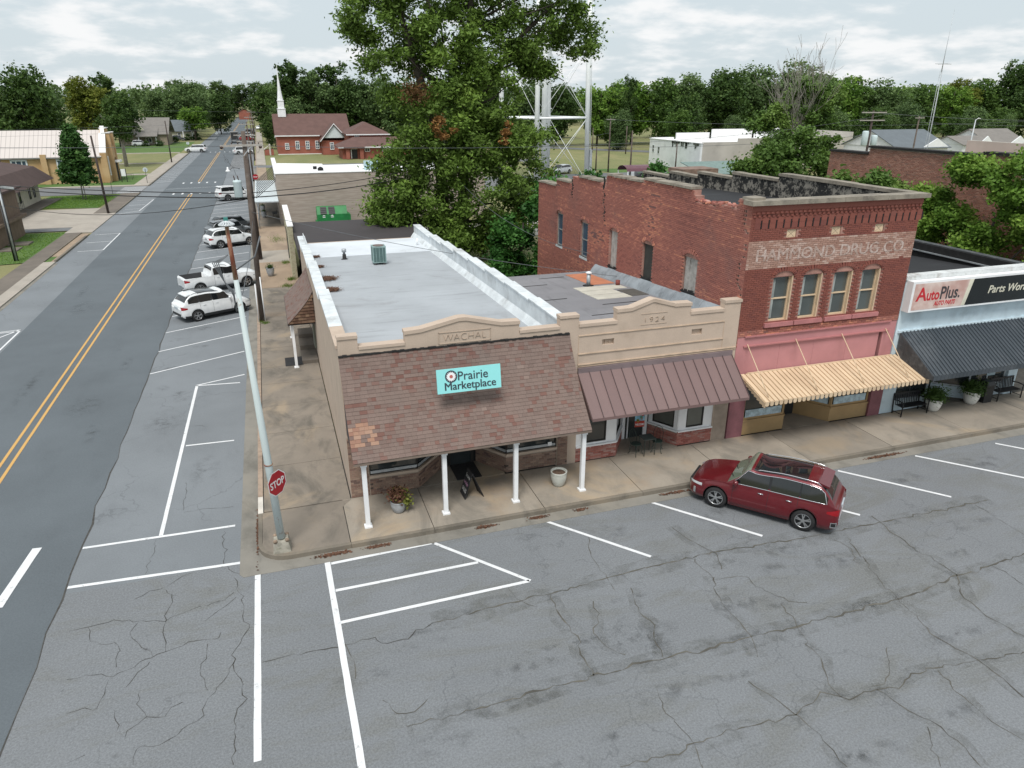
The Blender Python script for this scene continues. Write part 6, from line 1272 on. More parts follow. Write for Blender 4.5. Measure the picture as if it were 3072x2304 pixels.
    for cx_ in ax:      # dark wheel housing, then wheels
        for s_ in (1, -1):
            wl = MB(); wl.smooth = True; y0 = s_*(W/2-.235); y1 = s_*(W/2-.015)
            prof = [(rw*.62, y0), (rw*.93, y0), (rw, y0+s_*.03), (rw, y1-s_*.03), (rw*.95, y1), (rw*.70, y1)]
            n = 28
            for r, yy in prof:
                for k in range(n): wl.v.append((cx_+r*cos(2*pi*k/n), yy, rw+r*sin(2*pi*k/n)))
            for a in range(len(prof)-1):
                for k in range(n):
                    f = (a*n+k, a*n+(k+1) % n, (a+1)*n+(k+1) % n, (a+1)*n+k); wl.face(f if s_ < 0 else f[::-1])
            wo_ = wl.build('wheel', TYRE, t)
            rm_ = MB(); yb_ = y1-s_*.035; c0 = Vector((cx_, yb_-s_*.05, rw)); rm_.tube([c0-Y_*s_*.01, c0+Y_*s_*.005], rw*.66, 24)
            o = rm_.build('brake_disc', BLACK, wo_)
            rm_ = MB(); R1 = rw*.67
            ring = [(cx_+R1*cos(2*pi*k/28), yb_+s_*.012, rw+R1*sin(2*pi*k/28)) for k in range(29)]; rm_.tube(ring, .018, 6, caps=False)
            rm_.tube([Vector((cx_, yb_-s_*.02, rw)), Vector((cx_, yb_+s_*.02, rw))], rw*.16, 12)
            for k in range(spoke):
                a = 2*pi*k/spoke+.3
                for da in (-.17, .17):
                    p0 = Vector((cx_+rw*.14*cos(a), yb_+s_*.008, rw+rw*.14*sin(a))); p1 = Vector((cx_+R1*cos(a+da), yb_+s_*.004, rw+R1*sin(a+da))); d = (p1-p0); nn_ = Vector((-d.z, 0, d.x)).normalized()
                    rm_.obox((p0+p1)/2, d/2, nn_*.017, Y_*.012)
            rm_.build('rim', RIM, wo_)
    return t
def place(t, x, y, deg): t.location = (x, y, 0); t.rotation_euler = (0, 0, radians(deg))
car = vehicle('dark red seven-seat SUV with chrome window trim parked nose to the front kerb', CARR, L=4.78, W=1.89, H=1.66, wb=2.79, rw=.365, hood=1.02, belt=1.07, cowl=.98, rf=.22, rr=-1.70, xt=-2.24, win=((.84, -.22), (-.30, -1.16), (-1.21, -2.0)), roofglass=(-1.30, .32), rails=(-1.75, .25), chrome=True, shade=CGC, taper=.78)
place(car, 13.18, -4.62, 131)
car = vehicle('white compact SUV with dark lower trim, the nearest car on the side street', CARW, L=4.52, W=1.84, H=1.66, wb=2.69, rw=.35, clad=.14, win=((.80, -.28), (-.36, -1.12), (-1.18, -1.80)), roofglass=(-1.1, .1), rails=(-1.5, .2), detail=1, belt=1.10); place(car, -5.65, 25.9, 27)
pk = vehicle('white crew-cab pickup with black bed, second vehicle on the side street', CARW, L=5.3, W=1.86, H=1.78, wb=3.30, rw=.38, hood=1.12, belt=1.16, cowl=1.08, rf=.45, rr=-.62, xt=-.82, sill=.36, win=((.90, .12), (.04, -.62)), rails=(-.55, .4), bed=(-2.52, -.95), taper=.80, cat='pickup', name='pickup_truck', lampz=1.0); place(pk, -5.55, 33.0, 22)
car = vehicle('white crossover with black cladding, parked beside the grey SUV', CARW, L=4.63, W=1.84, H=1.66, wb=2.73, rw=.36, clad=.17, win=((.80, -.28), (-.36, -1.12), (-1.18, -1.85)), rails=(-1.6, .2), belt=1.10); place(car, -5.25, 50.0, 24)
car = vehicle('dark grey SUV behind the white crossover', CARG, L=4.7, W=1.88, H=1.70, wb=2.78, rw=.36, win=((.80, -.28), (-.36, -1.12), (-1.18, -1.85)), rails=(-1.6, .2), belt=1.12); place(car, -5.4, 54.6, 24)
car = vehicle('black SUV, third in the tight row with the grey and white ones', CARK, L=4.6, W=1.88, H=1.62, wb=2.75, rw=.35, win=((.80, -.28), (-.36, -1.12), (-1.18, -1.85)), belt=1.08, detail=0); place(car, -5.2, 58.2, 24)
car = vehicle('large white SUV parked behind the transformer pole, near the white canopy', CARW, L=5.2, W=2.0, H=1.88, wb=3.02, rw=.41, hood=1.18, belt=1.22, cowl=1.05, rf=.35, rr=-2.15, xt=-2.45, win=((.90, -.18), (-.28, -1.15), (-1.25, -2.2)), rails=(-2.1, .3), taper=.84); place(car, -5.6, 84.6, 22)
car = vehicle('white full-size SUV parked against the left kerb by the open lawn', CARW, L=5.3, W=2.0, H=1.86, wb=3.2, rw=.40, hood=1.18, belt=1.22, cowl=1.05, rf=.35, rr=-2.15, xt=-2.5, win=((.90, -.18), (-.28, -1.15), (-1.25, -2.2)), detail=0); place(car, -17.6, 184.8, 168)
car = vehicle('white SUV parked at the right kerb opposite the brick church', CARW, L=5.0, W=1.95, H=1.8, wb=2.95, rw=.39, detail=0, rr=-1.9, xt=-2.3, win=((.85, -.2), (-.3, -1.15), (-1.25, -2.0))); place(car, -6.0, 174.5, 15)
car = vehicle('white estate car seen behind the water tower leg', CARW, L=4.6, W=1.8, H=1.6, wb=2.7, rw=.34, detail=0); place(car, 50.3, 105.5, 205)
for x, y, a, mt, l in ((-5.9, 236, 20, CARR2, 'distant red pickup at the right kerb beyond the box truck'), (-5.9, 243, 20, CARW, 'distant white car just beyond the red pickup'), (-5.9, 250, 20, CARK, 'distant black car in the far kerbside row'), (-5.7, 262, 20, CARW, 'second distant white car in the far kerbside row'), (-5.6, 290, 25, CARG, 'distant silver-grey car past the far row'), (-2.0, 330, 80, CARW, 'small white vehicle off the right of the far street'), (-34.5, 216, 5, CARW, 'white car in the drive of the grey-roofed house'), (-27.0, 244, 5, CARK, 'black car beside the round green tree'), (61.5, 95.5, 100, CARG, 'dark car under the maroon carport')):
    c_ = vehicle(l, mt, detail=0); place(c_, x, y, a)
bt_ = root('box_truck', (0, 0, 0), 'dark-doored box truck seen from behind, far up the right lane', 'truck')
m = MB(); m.box(-3.2, -1.15, .95, 2.0, 1.15, 3.2); m.build('cargo_box', simple('truck_box_grey', (.20, .20, .20), .6), bt_); m = MB(); m.box(-3.23, -1.02, 1.05, -3.2, 1.02, 3.08); rd = m.build('rear_door', simple('truck_door', (.035, .035, .035), .6), bt_)
for k in range(1, 7): q = MB(); q.box(-3.24, -1.0, 1.05+k*.29, -3.228, 1.0, 1.07+k*.29); q.build('door_rib', CLAD, rd)
m = MB(); m.box(-3.24, -1.15, 3.08, -3.18, 1.15, 3.22); m.box(-3.24, -1.15, .95, -3.18, -1.05, 3.1); m.box(-3.24, 1.05, .95, -3.18, 1.15, 3.1); m.box(-3.3, -1.1, .5, -3.1, 1.1, .75); m.build('rear_frame', simple('truck_frame_grey', (.3, .3, .3), .6), bt_)
m = MB(); m.prism([(2.0, -1, .6), (3.6, -1, .6), (3.7, -1, 1.4), (3.0, -1, 2.2), (2.0, -1, 2.3)], (0, 0, 0), (0, 2, 0)); m.build('cab', CARW, bt_)
for x in (-2.0, 2.8):
    for y in (-.95, .95): q = MB(); q.tube([(x, y-.13, .45), (x, y+.13, .45)], .45, 18); q.build('wheel', TYRE, bt_)
place(bt_, -9.3, 229, 91)
# dumpster behind the dark roof
dp = root('dumpster', (5.1, 62.2, 0), 'green sloped-top dumpster with two black lids against the beige wall', 'dumpster'); GRN = simple('dumpster_green', (.015, .20, .05), .5, .15, 2, dirt=(.01, .09, .03), dirt_amt=.4)
m = MB(); m.prism([(3.27, 61.0, .25), (3.27, 61.0, 1.10), (3.27, 61.7, 1.72), (3.27, 62.6, 1.72), (3.27, 63.0, 1.2), (3.27, 63, .25)], (0, 0, 0), (3.3, 0, 0)); m.box(3.1, 61.1, .3, 3.27, 62.9, .5); m.hexa([(6.57, 61.0, .25), (6.95, 61.15, .3), (6.95, 62.8, .3), (6.57, 63, .25), (6.57, 61.0, 1.10), (6.95, 61.2, 1.0), (6.95, 62.8, 1.0), (6.57, 63, 1.2)]); m.build('body', GRN, dp)
for x0 in (3.65, 4.55):
    q = MB(); q.hexa([(x0, 60.97, 1.10), (x0+.68, 60.97, 1.10), (x0+.68, 61.62, 1.68), (x0, 61.62, 1.68), (x0, 60.94, 1.13), (x0+.68, 60.94, 1.13), (x0+.68, 61.59, 1.72), (x0, 61.59, 1.72)]); ld = q.build('lid', BLACK, dp)
    for k in range(1, 4): q = MB(); y = 60.93+.65*k/4; z = 1.14+.58*k/4; q.box(x0+.03, y-.02, z, x0+.65, y+.02, z+.015); q.build('lid_rib', CLAD, ld)
    q = MB(); q.prism([(x0+.15, 60.99, .95), (x0+.53, 60.99, .95), (x0+.34, 60.99, 1.05)], (0, 0, 0), (0, -.01, 0)); q.box(x0+.2, 60.985, .82, x0+.5, 60.995, .88); q.build('white_mark', WHITE, dp)

dp.location = Vector((4.95, 58.95, 0)); dp.scale = (.955, .72, 1.18)
# ================================================================ buildings behind
UP = Z_
def gable(m, x0, y0, x1, y1, z0, z1, axis='x', over=.3, th=.12):
    """two roof slopes; ridge along axis"""
    if axis == 'x':
        ym = (y0+y1)/2; k = (z1-z0)/(ym-y0); a, b = y0-over, y1+over; ze = z0-over*k
        for (p, q, zp, zq) in ((a, ym, ze, z1), (b, ym, ze, z1)): m.hexa([(x0-over, p, zp), (x1+over, p, zp), (x1+over, q, zq), (x0-over, q, zq), (x0-over, p, zp+th), (x1+over, p, zp+th), (x1+over, q, zq+th), (x0-over, q, zq+th)])
    else:
        xm = (x0+x1)/2; k = (z1-z0)/(xm-x0); a, b = x0-over, x1+over; ze = z0-over*k
        for (p, q, zp, zq) in ((a, xm, ze, z1), (b, xm, ze, z1)): m.hexa([(p, y0-over, zp), (p, y1+over, zp), (q, y1+over, zq), (q, y0-over, zq), (p, y0-over, zp+th), (p, y1+over, zp+th), (q, y1+over, zq+th), (q, y0-over, zq+th)])
def hip(m, x0, y0, x1, y1, z0, z1, r, th=.12):
    """hip roof, ridge along the longer side inset r"""
    if x1-x0 > y1-y0: A, B = (x0+r, (y0+y1)/2, z1), (x1-r, (y0+y1)/2, z1); m.quad((x0, y0, z0), (x1, y0, z0), B, A); m.quad((x1, y1, z0), (x0, y1, z0), A, B); m.quad((x1, y0, z0), (x1, y1, z0), B); m.quad((x0, y1, z0), (x0, y0, z0), A)
    else: A, B = ((x0+x1)/2, y0+r, z1), ((x0+x1)/2, y1-r, z1); m.quad((x1, y0, z0), (x1, y1, z0), B, A); m.quad((x0, y1, z0), (x0, y0, z0), A, B); m.quad((x0, y0, z0), (x1, y0, z0), A); m.quad((x1, y1, z0), (x0, y1, z0), B)
    m.box(x0+.02, y0+.02, z0-.18, x1-.02, y1-.02, z0-.002)
BEIGE = NB('beige_block_wall'); _bw = BEIGE.noise(3.2, 3, .5, stretch=(.25, .25, 4)); BEIGE.col(BEIGE.mix(BEIGE.rng(_bw, .35, .65), (.32, .27, .23), (.40, .345, .30))).set(Roughness=.9); BEIGE = BEIGE.done()
RFW = simple('white_roof_coating', (.80, .80, .80), .6, .05, .5, dirt=(.62, .60, .57), dirt_amt=.4)
BRL = simple('light_brick_wall', (.40, .36, .27), .9, .2, 3, fine=14)
bb = root('commercial_building', (10, 70, 0), 'long beige windowless building with bright white flat roof beyond the dumpster', 'building')
m = MB(); m.box(-.55, 60.4, 0, 22.5, 60.8, 5.35); m.box(-.55, 60.8, 0, -.2, 84, 4.9); m.box(22.1, 60.8, 0, 22.5, 71, 5.0); m.build('wall', BEIGE, bb)
m = MB(); m.prism([(-.2, 60.8, 5.05), (22.1, 60.8, 5.05), (22.1, 71, 5.0), (11, 73, 5.0), (11, 75, 5.0), (5.5, 75, 5.0), (5.5, 77, 5.0), (-.2, 79.5, 5.0)], (0, 0, -.4), (0, 0, 0)); m.build('roof', RFW, bb)
m = MB(); m.box(-.6, 60.35, 5.35, 22.55, 60.85, 5.42); m.box(-.62, 60.85, 5.0, -.12, 84.2, 5.35); m.build('coping', RFW, bb)
m = MB(); m.lathe((4.6, 67, 5.05), [(.32, 0), (.32, .25), (.1, .4)], 12); m.lathe((4.1, 69, 5.05), [(.22, 0), (.22, .3)], 12); m.build('roof_vent', DARK, bb); m = MB(); m.box(9.6, 66, 5.05, 11.2, 67.2, 6.0); m.build('rooftop_unit', simple('pale_blue_unit', (.40, .55, .60), .5), bb)
cn = MB(); cn.box(-2.9, 57.2, 2.86, -.56, 78.5, 2.95); cn = cn.build('canopy', STEELG, bb)
for i in range(30): y = 57.3+i*.71; q = MB(); q.box(-2.9, y, 2.95, -.57, y+.6, 2.99); q.build('canopy_sheet', simple('canopy_white', (.60, .66, .68), .5, .1, 3), cn)
for i in range(11): y = 60.6+i*1.8; q = MB(); q.tube([(-.55, y, 4.7), (-2.75, y-.4, 2.98)], .035, 5); q.build('tie_rod', CLAD, bb)
for i in range(4): q = MB(); q.tube([(-2.7, 58+i*6.5, .14), (-2.7, 58+i*6.5, 2.88)], .05, 6); q.build('post', STEELG, bb)
t = root('bench', (-1, 66, .14), 'dark bench in the shade under the white canopy', 'bench'); m = MB(); m.box(-1.3, 65.3, .55, -.8, 67, .6); m.box(-.85, 65.3, .6, -.8, 67, .95); m.build('seat', CLAD, t); m = MB(); m.box(-1.25, 65.4, .14, -1.2, 65.5, .55); m.box(-1.25, 66.8, .14, -1.2, 66.9, .55); m.build('leg', CLAD, t)
pot((-1.9, 88.5, .14), .5, .9, WHITE_D, 'large white tub beyond the canopy on the right pavement')
b0 = root('low_building', (5, 34, 0), 'low building with dark brown flat roof and pale brick end wall behind the corner shop', 'building')
m = MB(); m.hexa([(-.05, 27.1, 2.9), (9.6, 27.1, 2.9), (9.6, 39.4, 2.9), (-.05, 39.4, 2.9), (-.05, 27.1, 3.55), (9.6, 27.1, 3.55), (9.6, 39.4, 3.45), (-.05, 39.4, 3.45)]); m.build('roof', ROOF_BR, b0)
m = MB(); m.box(.3, 27.6, 0, 9.4, 39.2, 2.9); m.build('wall', simple('brown_wall', (.13, .09, .07), .9), b0)
m = MB(); m.box(-.42, 34, .1, -.08, 45.5, 4.0); ww = m.build('end_wall', MORT_U, b0)
bricks(ww, (-.42, 33.995, 0), X, F, .34, .16, 4.0, lambda u, z, h: True, varmat('pale_green_brick', [(0, (.42, .40, .28)), (.5, (.50, .48, .36)), (1, (.36, .32, .24))], .9), bl=.155, nparts=110)
bricks(ww, (-.425, 34, 0), Y_, Wd, 11.4, .16, 4.0, lambda u, z, h: not (abs(u-6) < 2.2 and .8 < z < 2.9), MATS['pale_green_brick'], nparts=0, proud=.008)
m = MB(); m.box(-.47, 33.95, 4.0, -.03, 45.6, 4.08); m.build('coping', RFW, b0); m = MB(); m.box(-.5, 37.9, .9, -.43, 42, 2.8); m.build('shop_window', GLASS, b0)
# brick church
BC = NB('church_brick_wall'); BC.col(BC.mix(BC.rng(BC.noise(.6, 4), .3, .7), (.27, .09, .062), (.34, .12, .085))).set(Roughness=.9); BC = BC.done()
RB = simple('brown_shingle_roof', (.125, .070, .060), .92, .18, .8, fine=10)
ch = root('church', (8, 176, 0), 'red brick church with brown roof and slender white steeple', 'church')
m = MB(); m.box(2.1, 170.2, 0, 19.5, 186, 4.4)
m.prism([(2.1, 170.2, 4.4), (2.1, 186, 4.4), (2.1, 178.1, 9.0)], (0, 0, 0), (.3, 0, 0)); m.prism([(19.2, 170.2, 4.4), (19.2, 186, 4.4), (19.2, 178.1, 9.0)], (0, 0, 0), (.3, 0, 0))
m.box(12.4, 166.5, 0, 17.8, 170.2, 3.3); m.box(17.8, 157, 0, 27, 170, 5.0); m.box(15.6, 151.5, 0, 36, 160, 2.4); m.box(-1.1, 168.5, 0, 1.0, 170.5, 1.3)
for x in (16.3, 19.4): m.box(x, 150.4, 0, x+.8, 151.5, 2.2)
m.build('wall', BC, ch)
m = MB(); gable(m, 2.1, 170.2, 19.5, 186, 4.45, 9.05, 'x', .45, .15); m.build('roof', RB, ch)
m = MB(); hip(m, 17.2, 156.4, 27.6, 170.6, 5.1, 7.6, 4.5); m.build('roof', RB, ch); m = MB(); hip(m, 14.6, 150.8, 36.6, 160.6, 2.62, 4.5, 4); m.build('roof', RB, ch); m = MB(); gable(m, 12.2, 166.2, 18.4, 176, 3.4, 7.0, 'y', .5, .14); m.build('roof', RB, ch)
m = MB(); m.box(15.9, 150.0, 2.3, 20.5, 151.6, 2.62); m.build('porch_roof', RB, ch)
m = MB(); m.prism([(12.9, 166.15, 3.9), (18, 166.15, 3.9), (15.45, 166.15, 6.7)], (0, 0, 0), (0, -.12, 0)); m.build('gable_panel', simple('pale_gable', (.60, .66, .67), .7, .06, 2), ch)
m = MB(); m.box(1.7, 169.7, 4.18, 12.2, 169.82, 4.42); m.box(17.2, 156.2, 4.88, 27.6, 156.36, 5.1); m.box(14.6, 150.6, 2.4, 36.6, 150.75, 2.62)
for s_ in (-1, 1): m.hexa([(15.45, 165.6, 7.0), (15.45, 165.75, 7.0), (15.45+s_*3.5, 165.75, 3.0), (15.45+s_*3.5, 165.6, 3.0), (15.45, 165.6, 7.25), (15.45, 165.75, 7.25), (15.45+s_*3.5, 165.75, 3.25), (15.45+s_*3.5, 165.6, 3.25)])
m.box(1.6, 169.75, 3.9, 1.72, 170.6, 4.4); m.box(2.0, 170.1, -.1, 12.4, 170.2, .12); m.build('white_trim', WHITE, ch)
for x, w, z0, z1 in ((4.3, .95, 1.15, 2.65), (6.75, .95, 1.15, 3.1), (9.15, .95, 1.15, 3.1), (11.5, .95, 1.15, 3.1)): window(ch, (x, 170.12, (z0+z1)/2), X, F, w, z1-z0, .13, 2, 3, WHITE, GLASS_BL, name='window', depth=.12)
window(ch, (14.7, 166.42, 2.0), X, F, .95, 1.7, .13, 2, 3, WHITE, GLASS_BL, depth=.12); window(ch, (19.7, 156.9, 4.6), X, F, 1.1, .8, .10, 2, 2, WHITE, GLASS, depth=.12); window(ch, (21.2, 151.42, 1.9), X, F, 1.2, .8, .10, 2, 1, WHITE, GLASS, depth=.12); window(ch, (25.2, 151.42, 1.9), X, F, 1.2, .8, .10, 2, 1, WHITE, GLASS, depth=.12)
m = MB(); m.box(17.65, 151.38, .1, 18.9, 151.48, 2.1); dd = m.build('door', BLACK, ch); m = MB(); m.box(17.45, 151.3, .1, 17.65, 151.45, 2.2); m.box(17.45, 151.3, 2.1, 19.0, 151.45, 2.25); m.build('door_frame', WHITE, ch)
m = MB(); sx, sy = 4.05, 177.6
m.box(sx-.95, sy-.95, 8.5, sx+.95, sy+.95, 10.3); m.box(sx-1.05, sy-1.05, 10.3, sx+1.05, sy+1.05, 10.45); m.box(sx-.75, sy-.75, 10.45, sx+.75, sy+.75, 12.2); m.box(sx-.85, sy-.85, 12.2, sx+.85, sy+.85, 12.35)
m.lathe((sx, sy, 12.35), [(.72, 0), (.42, 2.2), (.16, 5.4), (.03, 8.2)], 8, smooth=False); m.build('steeple', WHITE, ch)
m = MB(); m.hexa([(-1.2, 168.4, 1.3), (-1.0, 168.4, 1.3), (-1.0, 170.5, 1.3), (-1.2, 170.5, 1.3), (-1.2, 168.4, 1.4), (-.0, 168.4, 2.2), (-.0, 170.5, 2.2), (-1.2, 170.5, 1.4)]); m.box(.0, 168.4, 0, .35, 170.5, 2.5); m.build('stair_wall', simple('pale_cap', (.5, .47, .42), .8), ch)
# yellow brick church on the left
YB = NB('yellow_brick'); YB.col(YB.mix(YB.rng(YB.noise(.5, 5), .3, .7), (.42, .27, .13), (.50, .35, .19))).set(Roughness=.9); YB = YB.done()
MR = NB('pale_metal_roof'); _wv = MR.n('ShaderNodeTexWave', wave_type='BANDS', bands_direction='X'); _wv.inputs['Scale'].default_value = .5; MR.l(MR.co(), _wv.inputs['Vector']); MR.col(MR.mix(MR.rng(_wv.outputs[0], .0, .12), (.40, .36, .34), (.56, .51, .48))).set(Roughness=.5); MR = MR.done()
cl = root('church', (-45, 121, 0), 'yellow brick church with pale metal roof on the left side street', 'church')
m = MB(); m.box(-80, 113.1, 0, -25.9, 121, 4.1)
for x in (-34.4, -43.2, -52, -61): m.box(x-.4, 112.6, 0, x+.4, 113.1, 4.5)
m.prism([(-26.3, 113.0, 0), (-26.3, 121.1, 0), (-26.3, 121.1, 4.6), (-26.3, 118.8, 7.4), (-26.3, 118.3, 8.2), (-26.3, 116, 8.2), (-26.3, 115.4, 7.4), (-26.3, 113.0, 4.6)], (0, 0, 0), (.7, 0, 0))
m.box(-26.0, 115.3, 0, -24.9, 116.1, 7.5); m.box(-26.0, 118.2, 0, -24.9, 119.0, 7.5); m.box(-25.9, 116.1, 3.6, -25.0, 118.2, 5.4); m.box(-26.4, 112.8, 0, -25.5, 113.6, 4.6)
m.build('wall', YB, cl)
m = MB(); m.hexa([(-80, 112.7, 4.0), (-26.2, 112.7, 4.0), (-26.2, 117, 7.85), (-80, 117, 7.85), (-80, 112.7, 4.1), (-26.2, 112.7, 4.1), (-26.2, 117, 7.95), (-80, 117, 7.95)]); m.hexa([(-80, 117, 7.85), (-26.2, 117, 7.85), (-26.2, 121.4, 4), (-80, 121.4, 4), (-80, 117, 7.95), (-26.2, 117, 7.95), (-26.2, 121.4, 4.1), (-80, 121.4, 4.1)]); m.build('roof', MR, cl)
m = MB(); m.box(-80, 112.62, 3.88, -26.4, 112.72, 4.06); m.build('gutter', simple('grey_gutter', (.2, .2, .19), .7), cl)
m = MB(); m.hexa([(-26.4, 112.9, 4.6), (-25.45, 112.9, 4.6), (-25.45, 115.3, 7.4), (-26.4, 115.3, 7.4), (-26.4, 112.9, 4.75), (-25.45, 112.9, 4.75), (-25.45, 115.3, 7.55), (-26.4, 115.3, 7.55)]); m.box(-26.4, 115.9, 8.2, -25.4, 118.4, 8.32); m.prism([(-26.2, 115.4, 7.5), (-26.2, 116.2, 7.5), (-26.2, 116.1, 8.6)], (0, 0, 0), (.6, 0, 0)); m.box(-26.05, 115.2, 7.5, -24.8, 116.2, 7.62); m.box(-26.05, 118.1, 7.5, -24.8, 119.1, 7.62); m.build('white_coping', RFW, cl)
for x, w in ((-37.9, 2.3), (-31.6, 2.3), (-47.6, 2.3), (-56, 2.3)):
    window(cl, (x, 113.02, 2.68), X, F, w, 2.2, .22, 3, 1, simple('white_surround', (.62, .66, .68), .8, .1), GLASS_BL, depth=.16)
window(cl, (-25.56, 114.4, 2.5), Y_, X, .7, 3.0, .2, 1, 1, WHITE, GLASS_BL, depth=.1)
m = MB(); m.box(-25.2, 116.2, 0.1, -25.0, 118.1, 2.8); m.build('porch_opening', DARK, cl); m = MB(); m.box(-25.0, 116.0, 2.9, -24.2, 118.3, 3.2); m.build('porch_hood', RFW, cl)
t = root('notice_board', (-23.6, 113.5, 0), 'white board on dark posts before the yellow brick church', 'sign'); m = MB(); m.box(-24.0, 113.45, .9, -23.2, 113.55, 2.0); m.build('board', WHITE, t); m = MB(); m.box(-24.05, 113.4, 0, -23.95, 113.5, 2.1); m.box(-23.25, 113.4, 0, -23.15, 113.5, 2.1); m.build('post', BLACK, t)
m = MB()
for y in (116, 117.5): m.tube([(-24.2, y, .1), (-24.2, y, .9), (-22.8, y, .9), (-22.8, y, .1)], .03, 5)
m.build('handrail', BLACK, None, 'black handrails at the porch steps of the yellow brick church', pos=(-23.5, 116.7, 0), cat='handrail')
# brown roofed house, left edge
RBR = simple('dark_brown_shingle', (.085, .055, .05), .92, .18, 1, fine=8); HW = simple('cream_siding', (.62, .58, .48), .8, .1, 2); BW = simple('brown_render', (.17, .12, .085), .9, .15, 2)
hb = root('house', (-33, 75, 0), 'low cream house with dark brown hipped roof and brown front block, left edge', 'house')
m = MB(); m.box(-46, 70, 0, -30.4, 91, 3.0); m.build('wall', HW, hb); m = MB(); m.box(-38, 54, 0, -25.1, 62.2, 4.55); m.box(-26, 52.5, 0, -25.0, 54, 3.0); m.build('front_block', BW, hb)
m = MB(); m.box(-38.3, 53.7, 4.55, -24.6, 62.6, 4.75); m.build('roof', RBR, hb); m = MB(); m.box(-26.9, 54, 1.9, -24.6, 62.3, 2.15); m.build('band', BW, hb)
m = MB()
lo = [(-28.6, 64), (-28.6, 92.2), (-50, 92.2), (-50, 64)]; hi_ = [(-30.2, 66), (-30.2, 90.2), (-48, 90.2), (-48, 66)]
for i in range(4): m.quad((*lo[i], 2.75), (*lo[(i+1) % 4], 2.75), (*hi_[(i+1) % 4], 4.5), (*hi_[i], 4.5))
m.quad((*hi_[0], 4.5), (*hi_[1], 4.5), (-36, 84, 6.2), (-36, 72, 6.2)); m.quad((*hi_[1], 4.5), (*hi_[2], 4.5), (-36, 84, 6.2)); m.quad((*hi_[2], 4.5), (*hi_[3], 4.5), (-36, 72, 6.2), (-36, 84, 6.2)); m.quad((*hi_[3], 4.5), (*hi_[0], 4.5), (-36, 72, 6.2)); m.quad(*[(*p, 2.75) for p in lo[::-1]])
m.build('roof', RBR, hb)
m = MB(); m.prism([(-37.5, 79, 5.6), (-35.2, 79, 5.6), (-36.3, 79, 6.9)], (0, 0, 0), (0, 3, 0)); m.build('dormer', RBR, hb)
for y in (80.5, 82.2, 86.5, 88.5): window(hb, (-30.36, y, 1.7), Y_, X, .7, 1.9, .06, 1, 2, DKFR, GLASS, depth=.08)
m = MB()
for i in range(9): m.tube([(-29.9, 76.5+i*.6, .3), (-29.9, 76.5+i*.6, 1.1)], .02, 4)
m.tube([(-29.9, 76.4, 1.1), (-29.9, 81.5, 1.1)], .03, 5); m.build('railing', BLACK, hb); m = MB(); m.box(-30.3, 74, 0, -28.2, 92, .12); m.build('porch_floor', CONC_D, hb)
m = MB(); m.box(-24.9, 55.5, 0, -23.2, 57.2, .15); m.box(-24.9, 52.6, 0, -23.4, 54.4, .12); m.build('doorstep', CONC_D, hb)
# distant houses
GR = simple('grey_shingle', (.20, .185, .17), .92, .12, 1, fine=6); GR2 = simple('slate_shingle', (.13, .15, .165), .9, .12, 1, fine=6); SID = simple('pale_yellow_siding', (.55, .54, .42), .8, .08, 1)
h1 = root('house', (-33, 220, 0), 'grey-roofed bungalow with white porch posts beyond the left lawn', 'house')
m = MB(); m.box(-40, 219, 0, -27.4, 232, 3.2); m.build('wall', simple('tan_brick_far', (.30, .25, .19), .9), h1); m = MB(); gable(m, -40, 219, -27.4, 236, 3.2, 7.3, 'x', .5); m.build('roof', GR, h1)
m = MB(); m.box(-35.2, 216.4, 2.35, -30, 219, 2.55); m.hexa([(-35.4, 216, 2.5), (-29.8, 216, 2.5), (-29.8, 223, 5.0), (-35.4, 223, 5.0), (-35.4, 216, 2.65), (-29.8, 216, 2.65), (-29.8, 223, 5.15), (-35.4, 223, 5.15)]); m.build('porch_roof', GR, h1)
for x in (-34.9, -30.4): m = MB(); m.box(x, 216.5, 0, x+.25, 216.75, 2.4); m.build('post', WHITE, h1)
m = MB(); m.prism([(-36.8, 218.6, 4.2), (-33.2, 218.6, 4.2), (-35, 218.6, 6.6)], (0, 0, 0), (0, .3, 0)); m.build('gable_panel', SID, h1); window(h1, (-32.5, 218.96, 1.5), X, F, 1.6, 1.4, .12, 2, 1, WHITE, GLASS)
h2 = root('house', (-26.5, 251, 0), 'pale yellow bungalow with grey roof, right of the grey-roofed one', 'house'); m = MB(); m.box(-30, 247, 0, -22.6, 258, 2.9); m.build('wall', SID, h2); m = MB(); gable(m, -30.5, 247, -22.2, 258, 2.9, 6.0, 'x', .5); m.build('roof', GR2, h2); m = MB(); m.box(-25.6, 245.5, 0, -25.3, 245.8, 2.8); m.box(-22.9, 245.5, 0, -22.6, 245.8, 2.8); m.build('post', WHITE, h2); window(h2, (-26.8, 246.95, 1.6), X, F, 1.0, 1.3, .12, 1, 2, WHITE, GLASS)
h3 = root('house', (-10, 508, 2), 'tiny red brick gable house closing the far end of the street', 'house'); m = MB(); m.box(-13.5, 503, 0, -6.5, 514, 4.6); m.prism([(-13.5, 503, 4.6), (-6.5, 503, 4.6), (-10, 503, 6.6)], (0, 0, 0), (0, .3, 0)); m.build('wall', BC, h3); m = MB(); gable(m, -13.5, 503, -6.5, 514, 4.6, 6.7, 'y', .4); m.build('roof', GR, h3)
